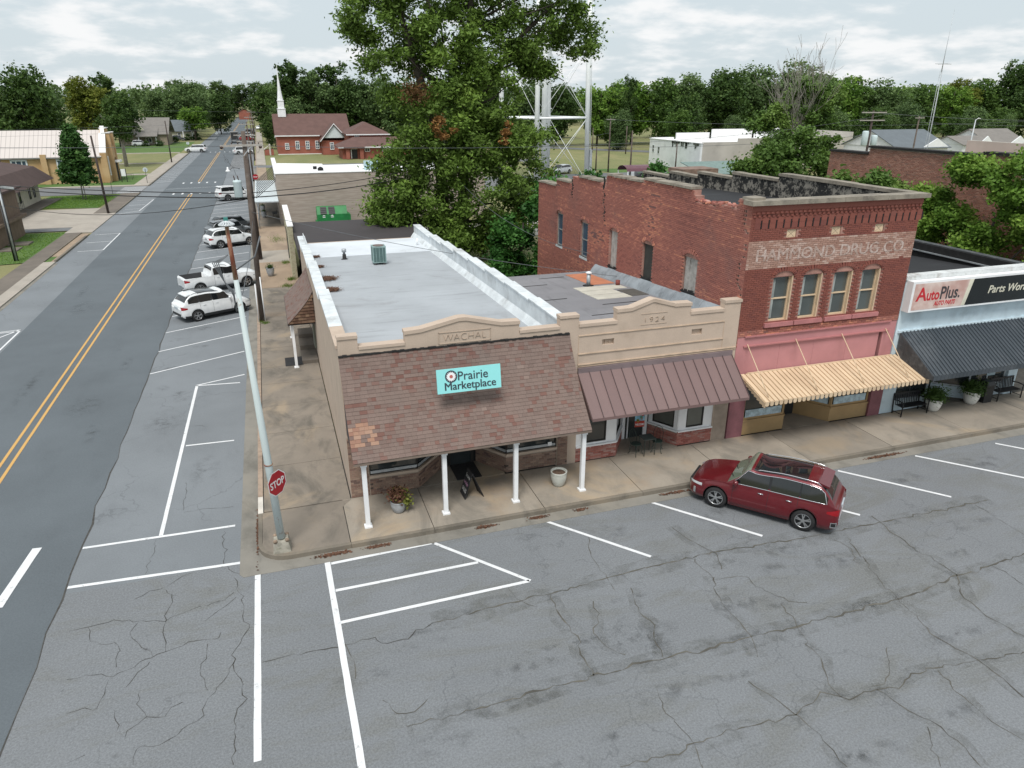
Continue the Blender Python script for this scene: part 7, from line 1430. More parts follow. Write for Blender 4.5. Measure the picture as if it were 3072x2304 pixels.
# right background
wb_ = root('commercial_building', (88, 105, 0), 'long white and grey rendered building with stepped white parapet beyond the brick roofs', 'building')
WH2 = simple('white_block_wall', (.72, .74, .74), .8, .06, .6, dirt=(.42, .43, .42), dirt_amt=.45); GYW = simple('grey_render', (.47, .44, .39), .9, .12, .3, dirt=(.20, .19, .17), dirt_amt=.5)
m = MB(); m.box(76.4, 100.6, 0, 76.8, 120.2, 5.1); m.build('white_wall', WH2, wb_); m = MB(); m.box(76.8, 100.6, 0, 84.6, 101, 5.3); m.box(84.6, 100.6, 0, 111, 101, 5.9); m.box(111, 100.6, 0, 111.3, 130, 6.8); m.build('grey_wall', GYW, wb_)
m = MB(); m.box(76.8, 101, 4.4, 111, 120.2, 4.9); m.box(76.8, 120, 4.9, 82, 120.4, 5.3); m.box(82, 119, 4.9, 90, 119.4, 6.2); m.box(90, 118, 4.9, 100, 118.4, 6.9); m.box(100, 117, 4.9, 111, 117.4, 7.5); m.box(76.3, 100.5, 5.1, 76.9, 120.4, 5.2); m.build('white_parapet', RFW, wb_)
m = MB(); rnd = random.Random(6)
for i in range(26): y = 101+rnd.random()*12; m.box(76.33, y, 5.0-rnd.random()*1.1, 76.39, y+.25+.3*rnd.random(), 5.12)
m.build('dark_stain', simple('mould', (.08, .09, .07), .95), wb_, kind='stuff'); 
for y, z in ((118.5, 3.2), (116.2, 3.0)): window(wb_, (76.36, y, z), Y_*-1, Wd, .9, 1.5, .1, 1, 2, WHITE_D, GLASS_B)
cp = root('carport', (57, 88, 0), 'maroon arched metal carport in front of the field', 'carport'); m = MB()
RC = [(-1.75+.0, 1.9), (-1.55, 2.35), (-.9, 2.65), (0, 2.78), (.9, 2.65), (1.55, 2.35), (1.75, 1.9)]
for (a, za), (b, zb_) in zip(RC[:-1], RC[1:]): m.quad((54, 88+a, za), (60.5, 88+a, za), (60.5, 88+b, zb_), (54, 88+b, zb_))
m.build('roof', simple('maroon_metal', (.13, .055, .07), .45, .1, 2), cp)
for x in (54.1, 57.2, 60.4):
    for y in (-1.7, 1.7): q = MB(); q.box(x, 88+y-.05, 0, x+.1, 88+y+.05, 1.9); q.build('post', WHITE, cp)
m = MB(); m.box(60, 96, 0, 66, 97.5, 1.6); m.box(52.5, 97, 0, 53.4, 97.6, 1.1); m.build('shed_wall', WHITE_D, root('shed', (63, 97, 0), 'low white shed wall beside the maroon carport', 'shed'))
st = root('masonry_tank', (41, 46, 0), 'low weathered masonry box rising behind the tarred parapet', 'structure'); m = MB(); m.box(39.2, 45, 0, 43.4, 48, 6.1); m.build('wall', simple('old_masonry', (.22, .15, .12), .95, .4, 2, fine=10), st)
gs = root('shed', (63, 72, 0), 'long shed with pale green metal roof in the right background', 'shed'); m = MB(); m.box(58, 70, 0, 72, 80, 2.9); m.build('wall', GYW, gs); m = MB(); m.hexa([(57.5, 69.5, 2.8), (72.5, 69.5, 2.8), (72.5, 76, 4), (57.5, 76, 4), (57.5, 69.5, 2.9), (72.5, 69.5, 2.9), (72.5, 76, 4.1), (57.5, 76, 4.1)]); m.build('roof', simple('pale_green_metal', (.15, .22, .20), .5), gs)
bw = root('brick_building', (50, 15, 0), 'large building with plain brown-red brick side wall and black capped parapet, behind the right-hand trees', 'building')
BRW = varmat('old_brown_brick', [(0, (0.338, 0.169, 0.130)), (.5, (0.429, 0.221, 0.169)), (.85, (0.520, 0.299, 0.234)), (1, (0.260, 0.156, 0.130))], .9, .5, wear=(.13, .09, .08), wear_amt=.4)
PW = [(0, 5, 10.1), (5, 11.6, 9.9), (11.6, 20.3, 9.75), (20.3, 24, 9.3)]
m = MB(); wall(m, (38.03, -1, 0), Y_, Wd, 24, 0, PW, holes=[(14, 15.3, 2.6, 5.2)], t=.5); ww = m.build('side_wall', simple('old_pale_mortar', (.62, .53, .46), .95, .2, 2), bw)
bricks(ww, (38, -1, 0), Y_, Wd, 24, 2.5, 10.1, lambda u, z, h: any(a <= u <= b and z < t-.05 for a, b, t in PW) and not (13.9 < u < 15.4 and 2.5 < z < 5.5) and not (7.2 < u < 9 and z > 7.2), BRW, bl=.22, bh=.056, gap=.024, nparts=0, proud=.010)
for a, b, t_ in PW: q = MB(); q.box(37.85, a-1+.01, t_, 38.7, b-1-.01, t_+.14); q.build('parapet_cap', FELT, bw)
m = MB(); m.box(38.5, -1, 0, 62, 22.5, 8.8); m.build('block', BRW, bw); m = MB(); m.box(37.97, 6.3, 7.2, 38.0, 8.0, 9.7); m.build('render_patch', GYW, bw)
m = MB(); m.box(41, 3, 8.8, 46, 10, 10.5); m.build('roof_structure', ROOF_B, bw); m = MB(); m.box(42.2, 9.4, 8.8, 42.5, 15.5, 10.35); m.build('inner_parapet', GYW, bw)
window(bw, (38.2, 13.65, 3.9), Y_*-1, Wd, 1.3, 2.6, .1, 1, 2, WHITE_D, GLASS_BL)
for i, (x, y, w, d, h, zr, mt, lab) in enumerate(((98, 76, 11, 12, 3.2, 7.9, GR2, 'white-gabled house with slate roof right of the radio mast'), (117, 80, 7, 7, 3.2, 6.6, GR, 'small white cottage with brown-grey roof at the right edge'), (126, 82, 9, 10, 3.0, 7.6, GR, 'white house with white roof at the far right edge'))):
    hh = root('house', (x+w/2, y+d/2, 0), lab, 'house'); m = MB(); m.box(x, y, 0, x+w, y+d, h+2.2); m.prism([(x+w, y, h+2.2), (x+w, y+d, h+2.2), (x+w, y+d/2, zr)], (-.2, 0, 0), (.1, 0, 0)); m.prism([(x, y, h+2.2), (x, y+d, h+2.2), (x, y+d/2, zr)], (-.1, 0, 0), (.2, 0, 0)); m.build('wall', WHITE, hh)
    m = MB(); gable(m, x, y, x+w, y+d, h+2.2, zr, 'x', .4); m.build('roof', mt, hh); m = MB(); m.prism([(x+w*.5, y-.1, h+2.2), (x+w, y-.1, h+2.2), (x+w*.75, y-.1, h+3.6)], (0, -.1, 0), (0, .1, 0)); m.build('gable_front', WHITE, hh); window(hh, (x+w*.3, y-.05, h), X, F, 1, 1.2, .1, 2, 1, WHITE, GLASS)
# water tower legs
wt = root('water_tower', (41, 88, 0), 'white steel water tower legs with braces rising out of the picture behind the big tree', 'water tower')
LG = [(47.0, 86.5), (43.6, 95), (34.6, 93), (37.7, 84.5)]; CT = (40.8, 89.5); WTW = simple('tower_white', (.86, .89, .90), .5, .05, 1)
for x, y in LG: m = MB(); tx_, ty_ = CT[0]+(x-CT[0])*.9, CT[1]+(y-CT[1])*.9; m.tube([(x, y, 0), (tx_, ty_, 34)], .36, 14); m.build('leg', WTW, wt)
m = MB(); m.tube([(CT[0], CT[1], 0), (CT[0], CT[1], 34)], .45, 16); m.build('riser', WTW, wt)
m = MB(); m.lathe((CT[0], CT[1], 34), [(1, 0), (6, 1.5), (7.5, 4), (7.5, 8), (5, 11), (.5, 12)], 32); m.build('tank', WTW, wt)
def lgp(i, z): x, y = LG[i]; t = z/34*.1; return Vector((x+(CT[0]-x)*t, y+(CT[1]-y)*t, z))
for z0, z1 in ((.5, 10.1), (10.1, 20), (20, 30)):
    for i in range(4):
        j = (i+1) % 4
        m = MB(); m.tube([lgp(i, z1), lgp(j, z1)], .16, 8); m.build('strut', WTW, wt)
        m = MB(); m.tube([lgp(i, z0), lgp(j, z1)], .035, 5); m.build('brace_rod', WTW, wt); m = MB(); m.tube([lgp(j, z0), lgp(i, z1)], .035, 5); m.build('brace_rod', WTW, wt)
m = MB()
for s_ in (-.2, .2): m.tube([lgp(0, 3)+Vector((.55+s_*.2, s_, 0)), lgp(0, 33)+Vector((.55+s_*.2, s_, 0))], .03, 5)
for k in range(90): z = 3+k*.33; m.tube([lgp(0, z)+Vector((.51, -.2, 0)), lgp(0, z)+Vector((.59, .2, 0))], .02, 4)
m.build('ladder', WTW, wt); m = MB(); m.box(47.3, 86.2, 2.2, 47.7, 86.6, 5.4); m.build('cable_box', STEELG, wt)
for k in range(8): m = MB(); z = 3.5+k*2.6; p = lgp(1, z); m.box(p.x+.28, p.y-.2, z, p.x+.5, p.y+.05, z+.12); m.build('step_bracket', WTW, wt)
# radio mast
rm2 = root('radio_mast', (65.5, 40, 0), 'thin lattice radio mast with crossbar aerial above the right brick wall', 'mast'); m = MB(); 
for k in range(3): a = 2*pi*k/3; m.tube([(65.5+.22*cos(a), 40+.22*sin(a), 0), (65.3+.12*cos(a), 40+.12*sin(a), 15.6)], .025, 4)
for k in range(44):
    z = k*.35; a = 2*pi*(k % 3)/3; b_ = 2*pi*((k+1) % 3)/3; r = .22-.1*z/15.6; m.tube([(65.5+r*cos(a)-.2*z/15.6, 40+r*sin(a), z), (65.5+r*cos(b_)-.2*z/15.6, 40+r*sin(b_), z+.35)], .012, 3)
m.build('lattice', STEELG, rm2); m = MB(); m.tube([(65.3, 40, 15.4), (65.3, 40, 17.2), (65.35, 40, 21.2)], [.05, .03, .012], 5); m.tube([(64.3, 40, 16.2), (66.4, 40, 16.2)], .025, 4); m.tube([(65.3, 39.4, 16.2), (65.3, 40.6, 16.2)], .02, 4); m.build('aerial', STEELG, rm2)
# right-hand poles
pr1 = pole(62.3, 45, 11.7, .16, 'dark utility pole with two pale crossarms and grey transformers above the brick building', WOODD, arms=((11.5, 1.55, 0), (10.7, 1.55, -.1)), au=(1, -.1))
for dx, h_ in ((-.75, 1.4), (.55, .95)): m = MB(); m.lathe((62.3+dx, 44.8, 8.1), [(.3, 0), (.33, .05), (.33, h_), (.25, h_+.12)], 14); m.build('transformer', TRF, pr1)
for x, y, h, l in ((60, 105.7, 9.6, 'grey pole with crossarm at the near edge of the field'), (56.5, 90, 8.0, 'pole rising through the maroon carport'), (71, 100, 5.2, 'short pole against the white block building'), (85, 148, 6.6, 'thin pole beside the far road'), (58.5, 108, 4.5, 'short stub pole in the field right of the tower leg'), (95.2, 70, 10.5, 'pole with small white transformer left of the radio mast'), (79, 155, 6, 'faint thin pole behind the tower leg')):
    pole(x, y, h, .15, l, WOODP, arms=((h-.3, .9, 0),) if h > 9 else ())
lp2 = pole(106.8, 70, 9.9, .12, 'pale street light pole near the white cottages', STEELG, cat='street lamp', name='street_lamp'); m = MB(); m.tube([(106.8, 70, 9.8), (107.3, 70, 10.1), (107.8, 70, 10)], .06, 5); m.build('lamp_head', WHITE, lp2)
for a, b, l in (((60, 105.7, 9.3), (150, 90, 9.0), 'thin wire from the field pole to the right'), ((62.3, 45, 11.5), (140, 60, 11), 'thin wire right of the twin-crossarm pole'), ((62.3, 45, 9.2), (20, 60, 8.5), 'thin wire left of the twin-crossarm pole'), ((60, 105.7, 7.0), (20, 90, 6.0), 'pale thin wire sagging left behind the water tower'), ((95, 70, 9.6), (180, 80, 9.5), 'thin wire above the white cottages')): wire(a, b, 1.0, .02, l, mat=GC)
for x, y, l in ((-19.7, 109.3, 'street sign seen from behind at the left corner of the crossing'), (-19.4, 186, 'white sign on the left pavement beyond the large SUV'), (-15.2, 243, 'white signpost at the left kerb far up the street')):
    t = root('sign_post', (x, y, 0), l, 'sign'); m = MB(); m.tube([(x, y, 0), (x, y, 2.3)], .035, 6); m.build('post', CLAD, t); m = MB(); m.prism([(x+.38*cos(pi/8+k*pi/4), y+.03, 2.15+.38*sin(pi/8+k*pi/4)) for k in range(8)], (0, 0, 0), (0, .02, 0)); m.build('sign_plate', simple('sign_back', (.52, .58, .60), .5), t)
t = root('stop_sign', (-2.95, 92, 0), 'small red sign beside the second dark pole past the crossing', 'sign'); m = MB(); m.tube([(-2.95, 92, 0), (-2.95, 92, 2.3)], .035, 6); m.build('post', CLAD, t); m = MB(); m.prism([(-2.95+.40*cos(pi/8+k*pi/4), 91.95, 2.2+.40*sin(pi/8+k*pi/4)) for k in range(8)], (0, 0, 0), (0, -.02, 0)); m.build('sign_plate', SRED, t); text('STOP', .26, SWH, t, (-2.95, 91.925, 2.1), X, Z_, depth=.002, bold=.006, fit=.56)
t = root('box_van', (26.5, 95, 0), 'white van body glimpsed between the trunks of the big tree', 'van'); m = MB(); m.box(22, 94, .5, 28.5, 96.5, 3.1); m.prism([(28.5, 94, .5), (30.2, 94, .5), (30.2, 94, 1.4), (29.4, 94, 2.3), (28.5, 94, 2.4)], (0, 0, 0), (0, 2.4, 0)); m.build('body', CARW, t)
for x in (23.5, 29.3): q = MB(); q.tube([(x, 93.9, .45), (x, 94.2, .45)], .45, 16); q.build('wheel', TYRE, t)
m = MB(); m.box(16.8, 50.2, 0, 17.6, 50.8, 1.1); m.build('crate', simple('red_crate', (.35, .03, .025), .7), None, 'small red box on the rear lane right of the tree trunks', pos=(17.2, 50.5, 0), cat='box')
t = root('street_post', (-22.6, 96, 0), 'thin dark post at the corner of the side street', 'post'); m = MB(); m.tube([(-22.6, 96, 0), (-22.6, 96, 1.9)], .03, 6); m.build('post', CLAD, t)
# ================================================================ vegetation
import numpy as np
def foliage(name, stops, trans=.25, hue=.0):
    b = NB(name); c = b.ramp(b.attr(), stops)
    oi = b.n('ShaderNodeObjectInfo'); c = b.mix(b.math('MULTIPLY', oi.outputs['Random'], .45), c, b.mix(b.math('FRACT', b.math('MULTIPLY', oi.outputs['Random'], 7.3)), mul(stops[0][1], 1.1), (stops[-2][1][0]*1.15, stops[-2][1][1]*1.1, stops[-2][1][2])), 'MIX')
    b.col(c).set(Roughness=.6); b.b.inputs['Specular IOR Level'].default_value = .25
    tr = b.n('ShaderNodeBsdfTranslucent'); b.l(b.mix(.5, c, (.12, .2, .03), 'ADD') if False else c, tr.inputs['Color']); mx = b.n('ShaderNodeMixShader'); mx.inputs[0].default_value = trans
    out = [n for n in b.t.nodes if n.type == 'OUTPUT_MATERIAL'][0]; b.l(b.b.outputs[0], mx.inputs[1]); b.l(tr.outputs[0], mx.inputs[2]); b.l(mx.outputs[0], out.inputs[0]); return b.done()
FO_BIG = foliage('oak_foliage', [(0, (0.048, 0.091, 0.018)), (.45, (0.095, 0.174, 0.029)), (.75, (0.152, 0.260, 0.045)), (.96, (0.234, 0.347, 0.066)), (1, (0.278, 0.382, 0.069))])
FO_DK = foliage('dark_foliage', [(0, (0.030, 0.060, 0.015)), (.6, (0.063, 0.120, 0.026)), (1, (0.128, 0.194, 0.045))])  # slightly brightened and blued, painting distance haze into the leaf colour
FO_MD = foliage('mid_foliage', [(0, (0.045, 0.090, 0.018)), (.6, (0.093, 0.172, 0.033)), (1, (0.179, 0.269, 0.060))])
FO_LT = foliage('bright_foliage', [(0, (0.065, 0.143, 0.019)), (.6, (0.143, 0.260, 0.039)), (1, (0.286, 0.416, 0.078))], .35)
FO_YL = foliage('yellowing_foliage', [(0, (.08, .11, .015)), (.6, (.17, .20, .03)), (1, (.30, .29, .06))], .3)
FO_FAR = foliage('far_foliage', [(0, (0.061, 0.107, 0.038)), (.6, (0.113, 0.182, 0.062)), (1, (0.189, 0.267, 0.086))])  # distance haze painted in: greens brightened and shifted towards blue
FO_PY = foliage('pear_foliage', [(0, (0.026, 0.072, 0.016)), (.6, (0.052, 0.130, 0.029)), (1, (0.117, 0.221, 0.052))])
FO_IVY = foliage('ivy_foliage', [(0, (0.019, 0.072, 0.013)), (.6, (0.046, 0.143, 0.026)), (1, (0.104, 0.247, 0.052))])
FERN = foliage('fern', [(0, (.03, .07, .015)), (1, (.10, .17, .04))]); COLEUS = foliage('coleus', [(0, (.12, .05, .04)), (.35, (.20, .11, .06)), (.5, (.09, .14, .03)), (1, (.26, .32, .05))])
BARK = simple('bark', (.075, .062, .052), .95, .4, 2, fine=9, bump=.8); BARK_P = simple('pale_bark', (.30, .28, .25), .9, .3, 3, fine=9)
def leafmesh(name, clusters, n, size, seed=1, flat=.0, elong=.55, droop=0):
    """n leaf quads spread through spherical clusters (x, y, z, r, tone)"""
    rg = np.random.default_rng(seed); C = np.array(clusters, float); w = C[:, 3]**2.2; w /= w.sum()
    ci = rg.choice(len(C), n, p=w); d = rg.normal(size=(n, 3)); d /= np.linalg.norm(d, axis=1)[:, None]
    rad = C[ci, 3]*np.minimum(1.9, .25+.62*np.abs(rg.normal(size=n))+.25*rg.random(n)); p = C[ci, :3]+d*rad[:, None]*np.array([1, 1, .78])
    a = rg.normal(size=(n, 3)); a[:, 2] = a[:, 2]*.6-droop; a /= np.linalg.norm(a, axis=1)[:, None]
    nr = d*.45+rg.normal(size=(n, 3))*.7+np.array([0, 0, .5]); b = np.cross(nr, a); b /= np.linalg.norm(b, axis=1)[:, None]+1e-9
    s = size*(.55+.9*rg.random(n))[:, None]; a = a*s; b = b*s*elong
    V = np.stack([p-a*.9, p+b, p+a, p-b], 1).reshape(-1, 3)
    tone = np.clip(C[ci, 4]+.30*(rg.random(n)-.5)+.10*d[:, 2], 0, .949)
    if name == 'k': pass
    me = bpy.data.meshes.new(name); me.vertices.add(4*n); me.loops.add(4*n); me.polygons.add(n)
    me.vertices.foreach_set('co', V.ravel()); me.loops.foreach_set('vertex_index', np.arange(4*n, dtype=np.int32)); me.polygons.foreach_set('loop_start', np.arange(0, 4*n, 4, dtype=np.int32)); me.polygons.foreach_set('loop_total', np.full(n, 4, dtype=np.int32))
    at = me.attributes.new('v', 'FLOAT', 'FACE'); at.data.foreach_set('value', tone.astype(np.float32)); me.update(); me.validate(); return me
def lobes(L, per, rs, seed, tone=.45, tv=.35):
    """clusters on the shells of big lobes (x, y, z, rx, ry, rz)"""
    rnd = random.Random(seed); out = []
    for k, (x, y, z, rx, ry, rz_) in enumerate(L):
        for i in range(max(14, int(per*(rx*ry*rz_)**(2/3)))):
            v = Vector((rnd.gauss(0, 1), rnd.gauss(0, 1), rnd.gauss(0, 1))).normalized(); q = .55+.45*rnd.random()**.5
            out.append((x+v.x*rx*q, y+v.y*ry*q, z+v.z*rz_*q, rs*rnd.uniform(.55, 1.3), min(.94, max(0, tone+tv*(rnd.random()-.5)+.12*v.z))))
    return out
def obj_of(me, name, mat, parent=None, pos=(0, 0, 0), label=None, cat=None, group=None, kind=None):
    if not me.materials: me.materials.append(mat)
    o = bpy.data.objects.new(name, me); link(o, parent, Vector(pos)); return tagit(o, label, cat, group, kind)
def branchy(m, p, d, L, r, depth, rnd, spread=.7, bend=.25, n=4, up=.2, minr=.012):
    pts = [p.copy()]; rr = [r]; q = p.copy(); dd = d.normalized()
    for i in range(n):
        dd = (dd+Vector((rnd.gauss(0, bend), rnd.gauss(0, bend), rnd.gauss(0, bend*.6)+up*.2))*.6).normalized(); q = q+dd*(L/n); pts.append(q.copy()); rr.append(max(minr, r*(1-.55*(i+1)/n)))
    m.tube(pts, rr, 7 if r > .1 else 5, caps=False)
    if depth > 0:
        for k in range(rnd.choice((2, 3, 3))):
            i = rnd.randint(max(1, n-3), n); a = Vector((rnd.gauss(0, 1), rnd.gauss(0, 1), rnd.gauss(.15, .6))).normalized()
            branchy(m, pts[i], (dd+a*spread), L*rnd.uniform(.6, .82), rr[i]*.72, depth-1, rnd, spread, bend, n, up, minr)
# ---- the big tree behind the shops
bt = root('large_tree', (13.3, 38.4, 0), 'huge twin-trunked dark green oak filling the centre of the picture behind the shops', 'tree')
BL = [(13, 38, 20.5, 5.5, 4.5, 5), (15.5, 38, 25, 5, 4, 3.5), (9.5, 38, 23, 3.8, 3.5, 3.2), (8, 37.5, 16.5, 2.9, 3.2, 3.2), (10.5, 37, 14.0, 3.2, 3.5, 3.0), (12.5, 38, 15, 4.5, 4, 4), (15.0, 37, 15, 2.6, 3.2, 3.3), (17.6, 38, 20.3, 3.2, 3.5, 3.0),
      (21.8, 38.5, 19.2, 3.2, 3, 2.2), (24.6, 38.5, 17.4, 1.9, 2.2, 1.7), (24, 38, 21, 3, 3, 2.4), (20.0, 38, 23.5, 4, 3.5, 3), (19.3, 38, 16.3, 1.3, 1.4, .6), (21.0, 38.4, 15.2, 1.2, 1.3, .6), (13.2, 36, 10.5, 4.6, 3.6, 3), (10.2, 36.5, 9.3, 3.3, 3.2, 2.6), (16.6, 37, 9.5, 3.0, 3.4, 2.6),
      (20.3, 37.5, 8.4, 2.2, 2.8, 2.3), (20.0, 37, 5.0, 1.9, 2.4, 1.6), (15.5, 35.5, 6.5, 2.7, 2.6, 1.9), (11.0, 36, 5.6, 2.6, 2.8, 1.8), (8.0, 36.2, 5.8, 1.8, 2.4, 1.4), (6.9, 36.3, 4.4, 1.5, 2, 1.1), (9.6, 36, 3.2, 2.3, 2.4, 1.4), (12.0, 35.4, 2.5, 1.6, 2, 1.2), (16.5, 36, 3.0, 1.3, 1.6, 1.0), (15.0, 37, 1.8, .8, 1, .8), (18.4, 36.5, 2.7, 1.3, 1.6, 1.0), (6.2, 37.6, 18.9, 1.8, 2.2, 2.2), (7.8, 38, 20.8, 2.2, 2.4, 2)]
BL = [(14.6+(x-14.6)*.95, y, z, a*.95, b*.95, c*.93) for x, y, z, a, b, c in BL]+[(15.2, 37, 13, 3.5, 3, 3), (18.9, 37.5, 6.4, 2.2, 2.4, 2.2), (13.5, 36, 8.0, 4.5, 3, 2.4), (14.2, 36, 3.8, 2.4, 2.4, 1.6), (8.9, 36.5, 8.0, 2.2, 2.4, 1.8), (12.3, 38, 18, 4.6, 4, 3)]
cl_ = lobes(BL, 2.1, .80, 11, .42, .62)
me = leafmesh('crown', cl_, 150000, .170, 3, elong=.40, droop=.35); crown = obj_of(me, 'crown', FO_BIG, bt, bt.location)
for v in me.vertices: pass
import numpy as _n
co = _n.empty(len(me.vertices)*3, dtype=_n.float32); me.vertices.foreach_get('co', co); co = co.reshape(-1, 3)-_n.array([13.3, 38.4, 0], dtype=_n.float32); me.vertices.foreach_set('co', co.ravel()); me.update()
m = MB(); rnd = random.Random(12)
m.tube([(12.6, 38.6, -.2), (12.5, 38.5, 3), (12.3, 38.5, 7), (11.8, 38.3, 11), (10.6, 38.2, 15), (9.4, 38, 19), (9.2, 38, 23)], [.62, .50, .46, .38, .30, .2, .1], 14)
m.tube([(14.0, 38.3, -.2), (14.1, 38.3, 3), (14.2, 38.3, 8), (14.6, 38.3, 13), (15.0, 38.2, 19), (15.5, 38, 25)], [.58, .48, .43, .36, .24, .1], 14)
m.tube([(14.7, 38.2, 11.5), (16.8, 38.2, 14.5), (19.2, 38.2, 17.5), (21.5, 38.2, 19.5), (24, 38, 20.6)], [.3, .25, .19, .13, .06], 10)
m.tube([(17.2, 38.2, 14.9), (19, 38.3, 15.6), (21.3, 38.3, 15.0), (23, 38.2, 14.2)], [.12, .09, .06, .03], 7)
for i in range(34):
    x, y, z, r, tt = random.Random(i).choice(cl_); base = Vector((12.3, 38.5, max(3, min(18, z-2)))) if x < 13.5 else Vector((14.5, 38.3, max(3, min(18, z-2))))
    e = Vector((x, y, z)); mid = base.lerp(e, .5)+Vector((rnd.gauss(0, .4), rnd.gauss(0, .4), rnd.gauss(0, .4)-.3)); m.tube([base, mid, e], [.13, .08, .02], 6, caps=False)
m.build('trunk', BARK, bt)
me2 = leafmesh('dead_leaf_cluster', [(x, y, z, r, .5) for x, y, z, r in ((11.3, 33.9, 11.3, .35), (11.0, 33.8, 10.7, .3), (11.5, 34, 10.2, .3), (12.4, 34, 10.6, .22), (16.6, 34.2, 10.4, .3), (16.4, 34.2, 9.7, .3), (16.8, 34.3, 11.0, .25))], 1500, .13, 5); 
for v in me2.vertices: v.co -= Vector((13.3, 38.4, 0))
obj_of(me2, 'dead_leaf_cluster', foliage('brown_leaves', [(0, (.25, .12, .04)), (1, (.42, .24, .09))]), bt, bt.location, 'clumps of dead orange-brown leaves')
me2 = leafmesh('dead_leaf_cluster', [(x, y, z, r, .5) for x, y, z, r in ((9.6, 34.1, 13.2, .9),)], 500, .13, 5)
for v in me2.vertices: v.co -= Vector((13.3, 38.4, 0))
obj_of(me2, 'dead_leaf_cluster', foliage('red_leaves', [(0, (.09, .05, .02)), (1, (.15, .08, .03))]), bt, bt.location, 'dull red leaf clumps on the left of the crown')
# ---- generic tree kinds, then copies
def make_tree(kind, seed, mat, h=18, w=13, n=5200, leaf=.34, trunk=.28, bark=None):
    rnd = random.Random(seed); t = root('tree', (0, 0, 0), 'x', 'tree'); L = []
    if kind == 'round':
        for i in range(17): a = rnd.uniform(0, 2*pi); q = rnd.uniform(.1, .62); zz = rnd.uniform(.16, .84); k = sin(pi*min(1, (zz+.08)/1.1)); L.append((cos(a)*q*w*.55*k, sin(a)*q*w*.55*k, h*zz, w*rnd.uniform(.17, .30), w*rnd.uniform(.17, .30), h*rnd.uniform(.12, .18)))
        L.append((0, 0, h*.55, w*.33, w*.33, h*.33))
    elif kind == 'high':
        for i in range(16): a = rnd.uniform(0, 2*pi); q = rnd.uniform(.1, .62); zz = rnd.uniform(.42, .88); k = sin(pi*min(1, (zz-.2)/.85)); L.append((cos(a)*q*w*.55*k, sin(a)*q*w*.55*k, h*zz, w*rnd.uniform(.17, .28), w*rnd.uniform(.17, .28), h*rnd.uniform(.08, .13)))
    elif kind == 'tall':
        for i in range(12): a = rnd.uniform(0, 2*pi); zz = rnd.uniform(.35, .92); L.append((cos(a)*w*.22, sin(a)*w*.22, h*zz, w*rnd.uniform(.14, .24), w*rnd.uniform(.14, .24), h*rnd.uniform(.06, .11)))
    elif kind == 'pyramid':
        for i in range(26): f = (i+.5)/26; a = i*2.4; r = w*.5*(.13+.87*(1-f)**.85)*(.9 if f > .04 else .7); L.append((cos(a)*r*.45, sin(a)*r*.45, h*(.26+.72*f), r*.62, r*.62, h*.07))
    elif kind == 'low':
        for i in range(9): a = rnd.uniform(0, 2*pi); q = rnd.uniform(.1, .6); L.append((cos(a)*q*w*.5, sin(a)*q*w*.5, h*rnd.uniform(.2, .75), w*.25, w*.25, h*.22))
    C = lobes(L, 3.2 if kind != 'pyramid' else 9, w*.068, seed+1, .45, .6)
    me = leafmesh('crown', C, n, leaf, seed+2, elong=.6); obj_of(me, 'crown', mat, t)
    m = MB(); m.tube([(0, 0, -.2), (rnd.gauss(0, .1), rnd.gauss(0, .1), h*.3), (rnd.gauss(0, .3), rnd.gauss(0, .3), h*.8)], [trunk, trunk*.8, trunk*.2], 9)
    if kind != 'pyramid':
        for i in range(7): a = rnd.uniform(0, 2*pi); z = h*rnd.uniform(.22, .5); m.tube([(0, 0, z), (cos(a)*w*.16, sin(a)*w*.16, z+h*.12), (cos(a)*w*.32, sin(a)*w*.32, z+h*.26)], [trunk*.4, trunk*.25, .03], 6, caps=False)
    m.build('trunk', bark or BARK, t); return t
PROTO = {k: make_tree(*a) for k, a in {
    'a': ('round', 1, FO_FAR, 18, 14, 9000, .34), 'b': ('round', 22, FO_DK, 19, 15, 9000, .36), 'c': ('round', 43, FO_MD, 17, 13, 9000, .33), 'd': ('round', 64, FO_LT, 16, 12, 8500, .32),
    'e': ('tall', 85, FO_DK, 22, 12, 6500, .36), 'f': ('tall', 106, FO_FAR, 22, 13, 7000, .36), 'g': ('round', 127, FO_YL, 17, 11, 8500, .32), 'h': ('round', 148, FO_FAR, 18, 15, 9500, .34), 'p': ('high', 169, FO_DK, 14, 11, 9000, .26, .45, BARK_P), 'q': ('high', 190, FO_LT, 10, 10, 8000, .26, .25)}.items()}
USED = set(); TREES = []
def tree(k, x, y, h, label, group=None, sw=1.0, rz_=None):
    p = PROTO[k]; base = {'a': 18, 'b': 19, 'c': 17, 'd': 16, 'e': 22, 'f': 22, 'g': 17, 'h': 18, 'p': 14, 'q': 10}[k]; rnd = random.Random(int(x*13+y*7)); rr = rz_ if rz_ is not None else rnd.uniform(0, 6.28)
    if k not in USED: USED.add(k); t = p; t.location = (x, y, 0); t.rotation_euler.z = rr; t['label'] = label; t['group'] = group or 'x'
    else: t = copy_tree(p, (x, y, 0), rr, label, group)
    if not group and 'group' in t: del t['group']
    s = h/base; t.scale = (s*sw, s*sw, s); TREES.append((t, k, group)); return t
WL, WR, WM, WE = 'trees of the wood behind the left lawns', 'trees of the wood along the right horizon', 'trees behind the red brick church', 'trees lining the far end of the street'
tree('b', -49, 168, 20.3, 'tall very dark tree standing highest at the left picture edge', sw=.9); tree('g', -43.8, 204, 18.6, 'yellow-green tree standing out of the dark wood on the left'); tree('b', -56, 160, 17, 'dark broad tree directly at the left edge behind the yellow church'); tree('e', -39.5, 215, 19.5, 'dark tall tree just right of the yellow-green one')
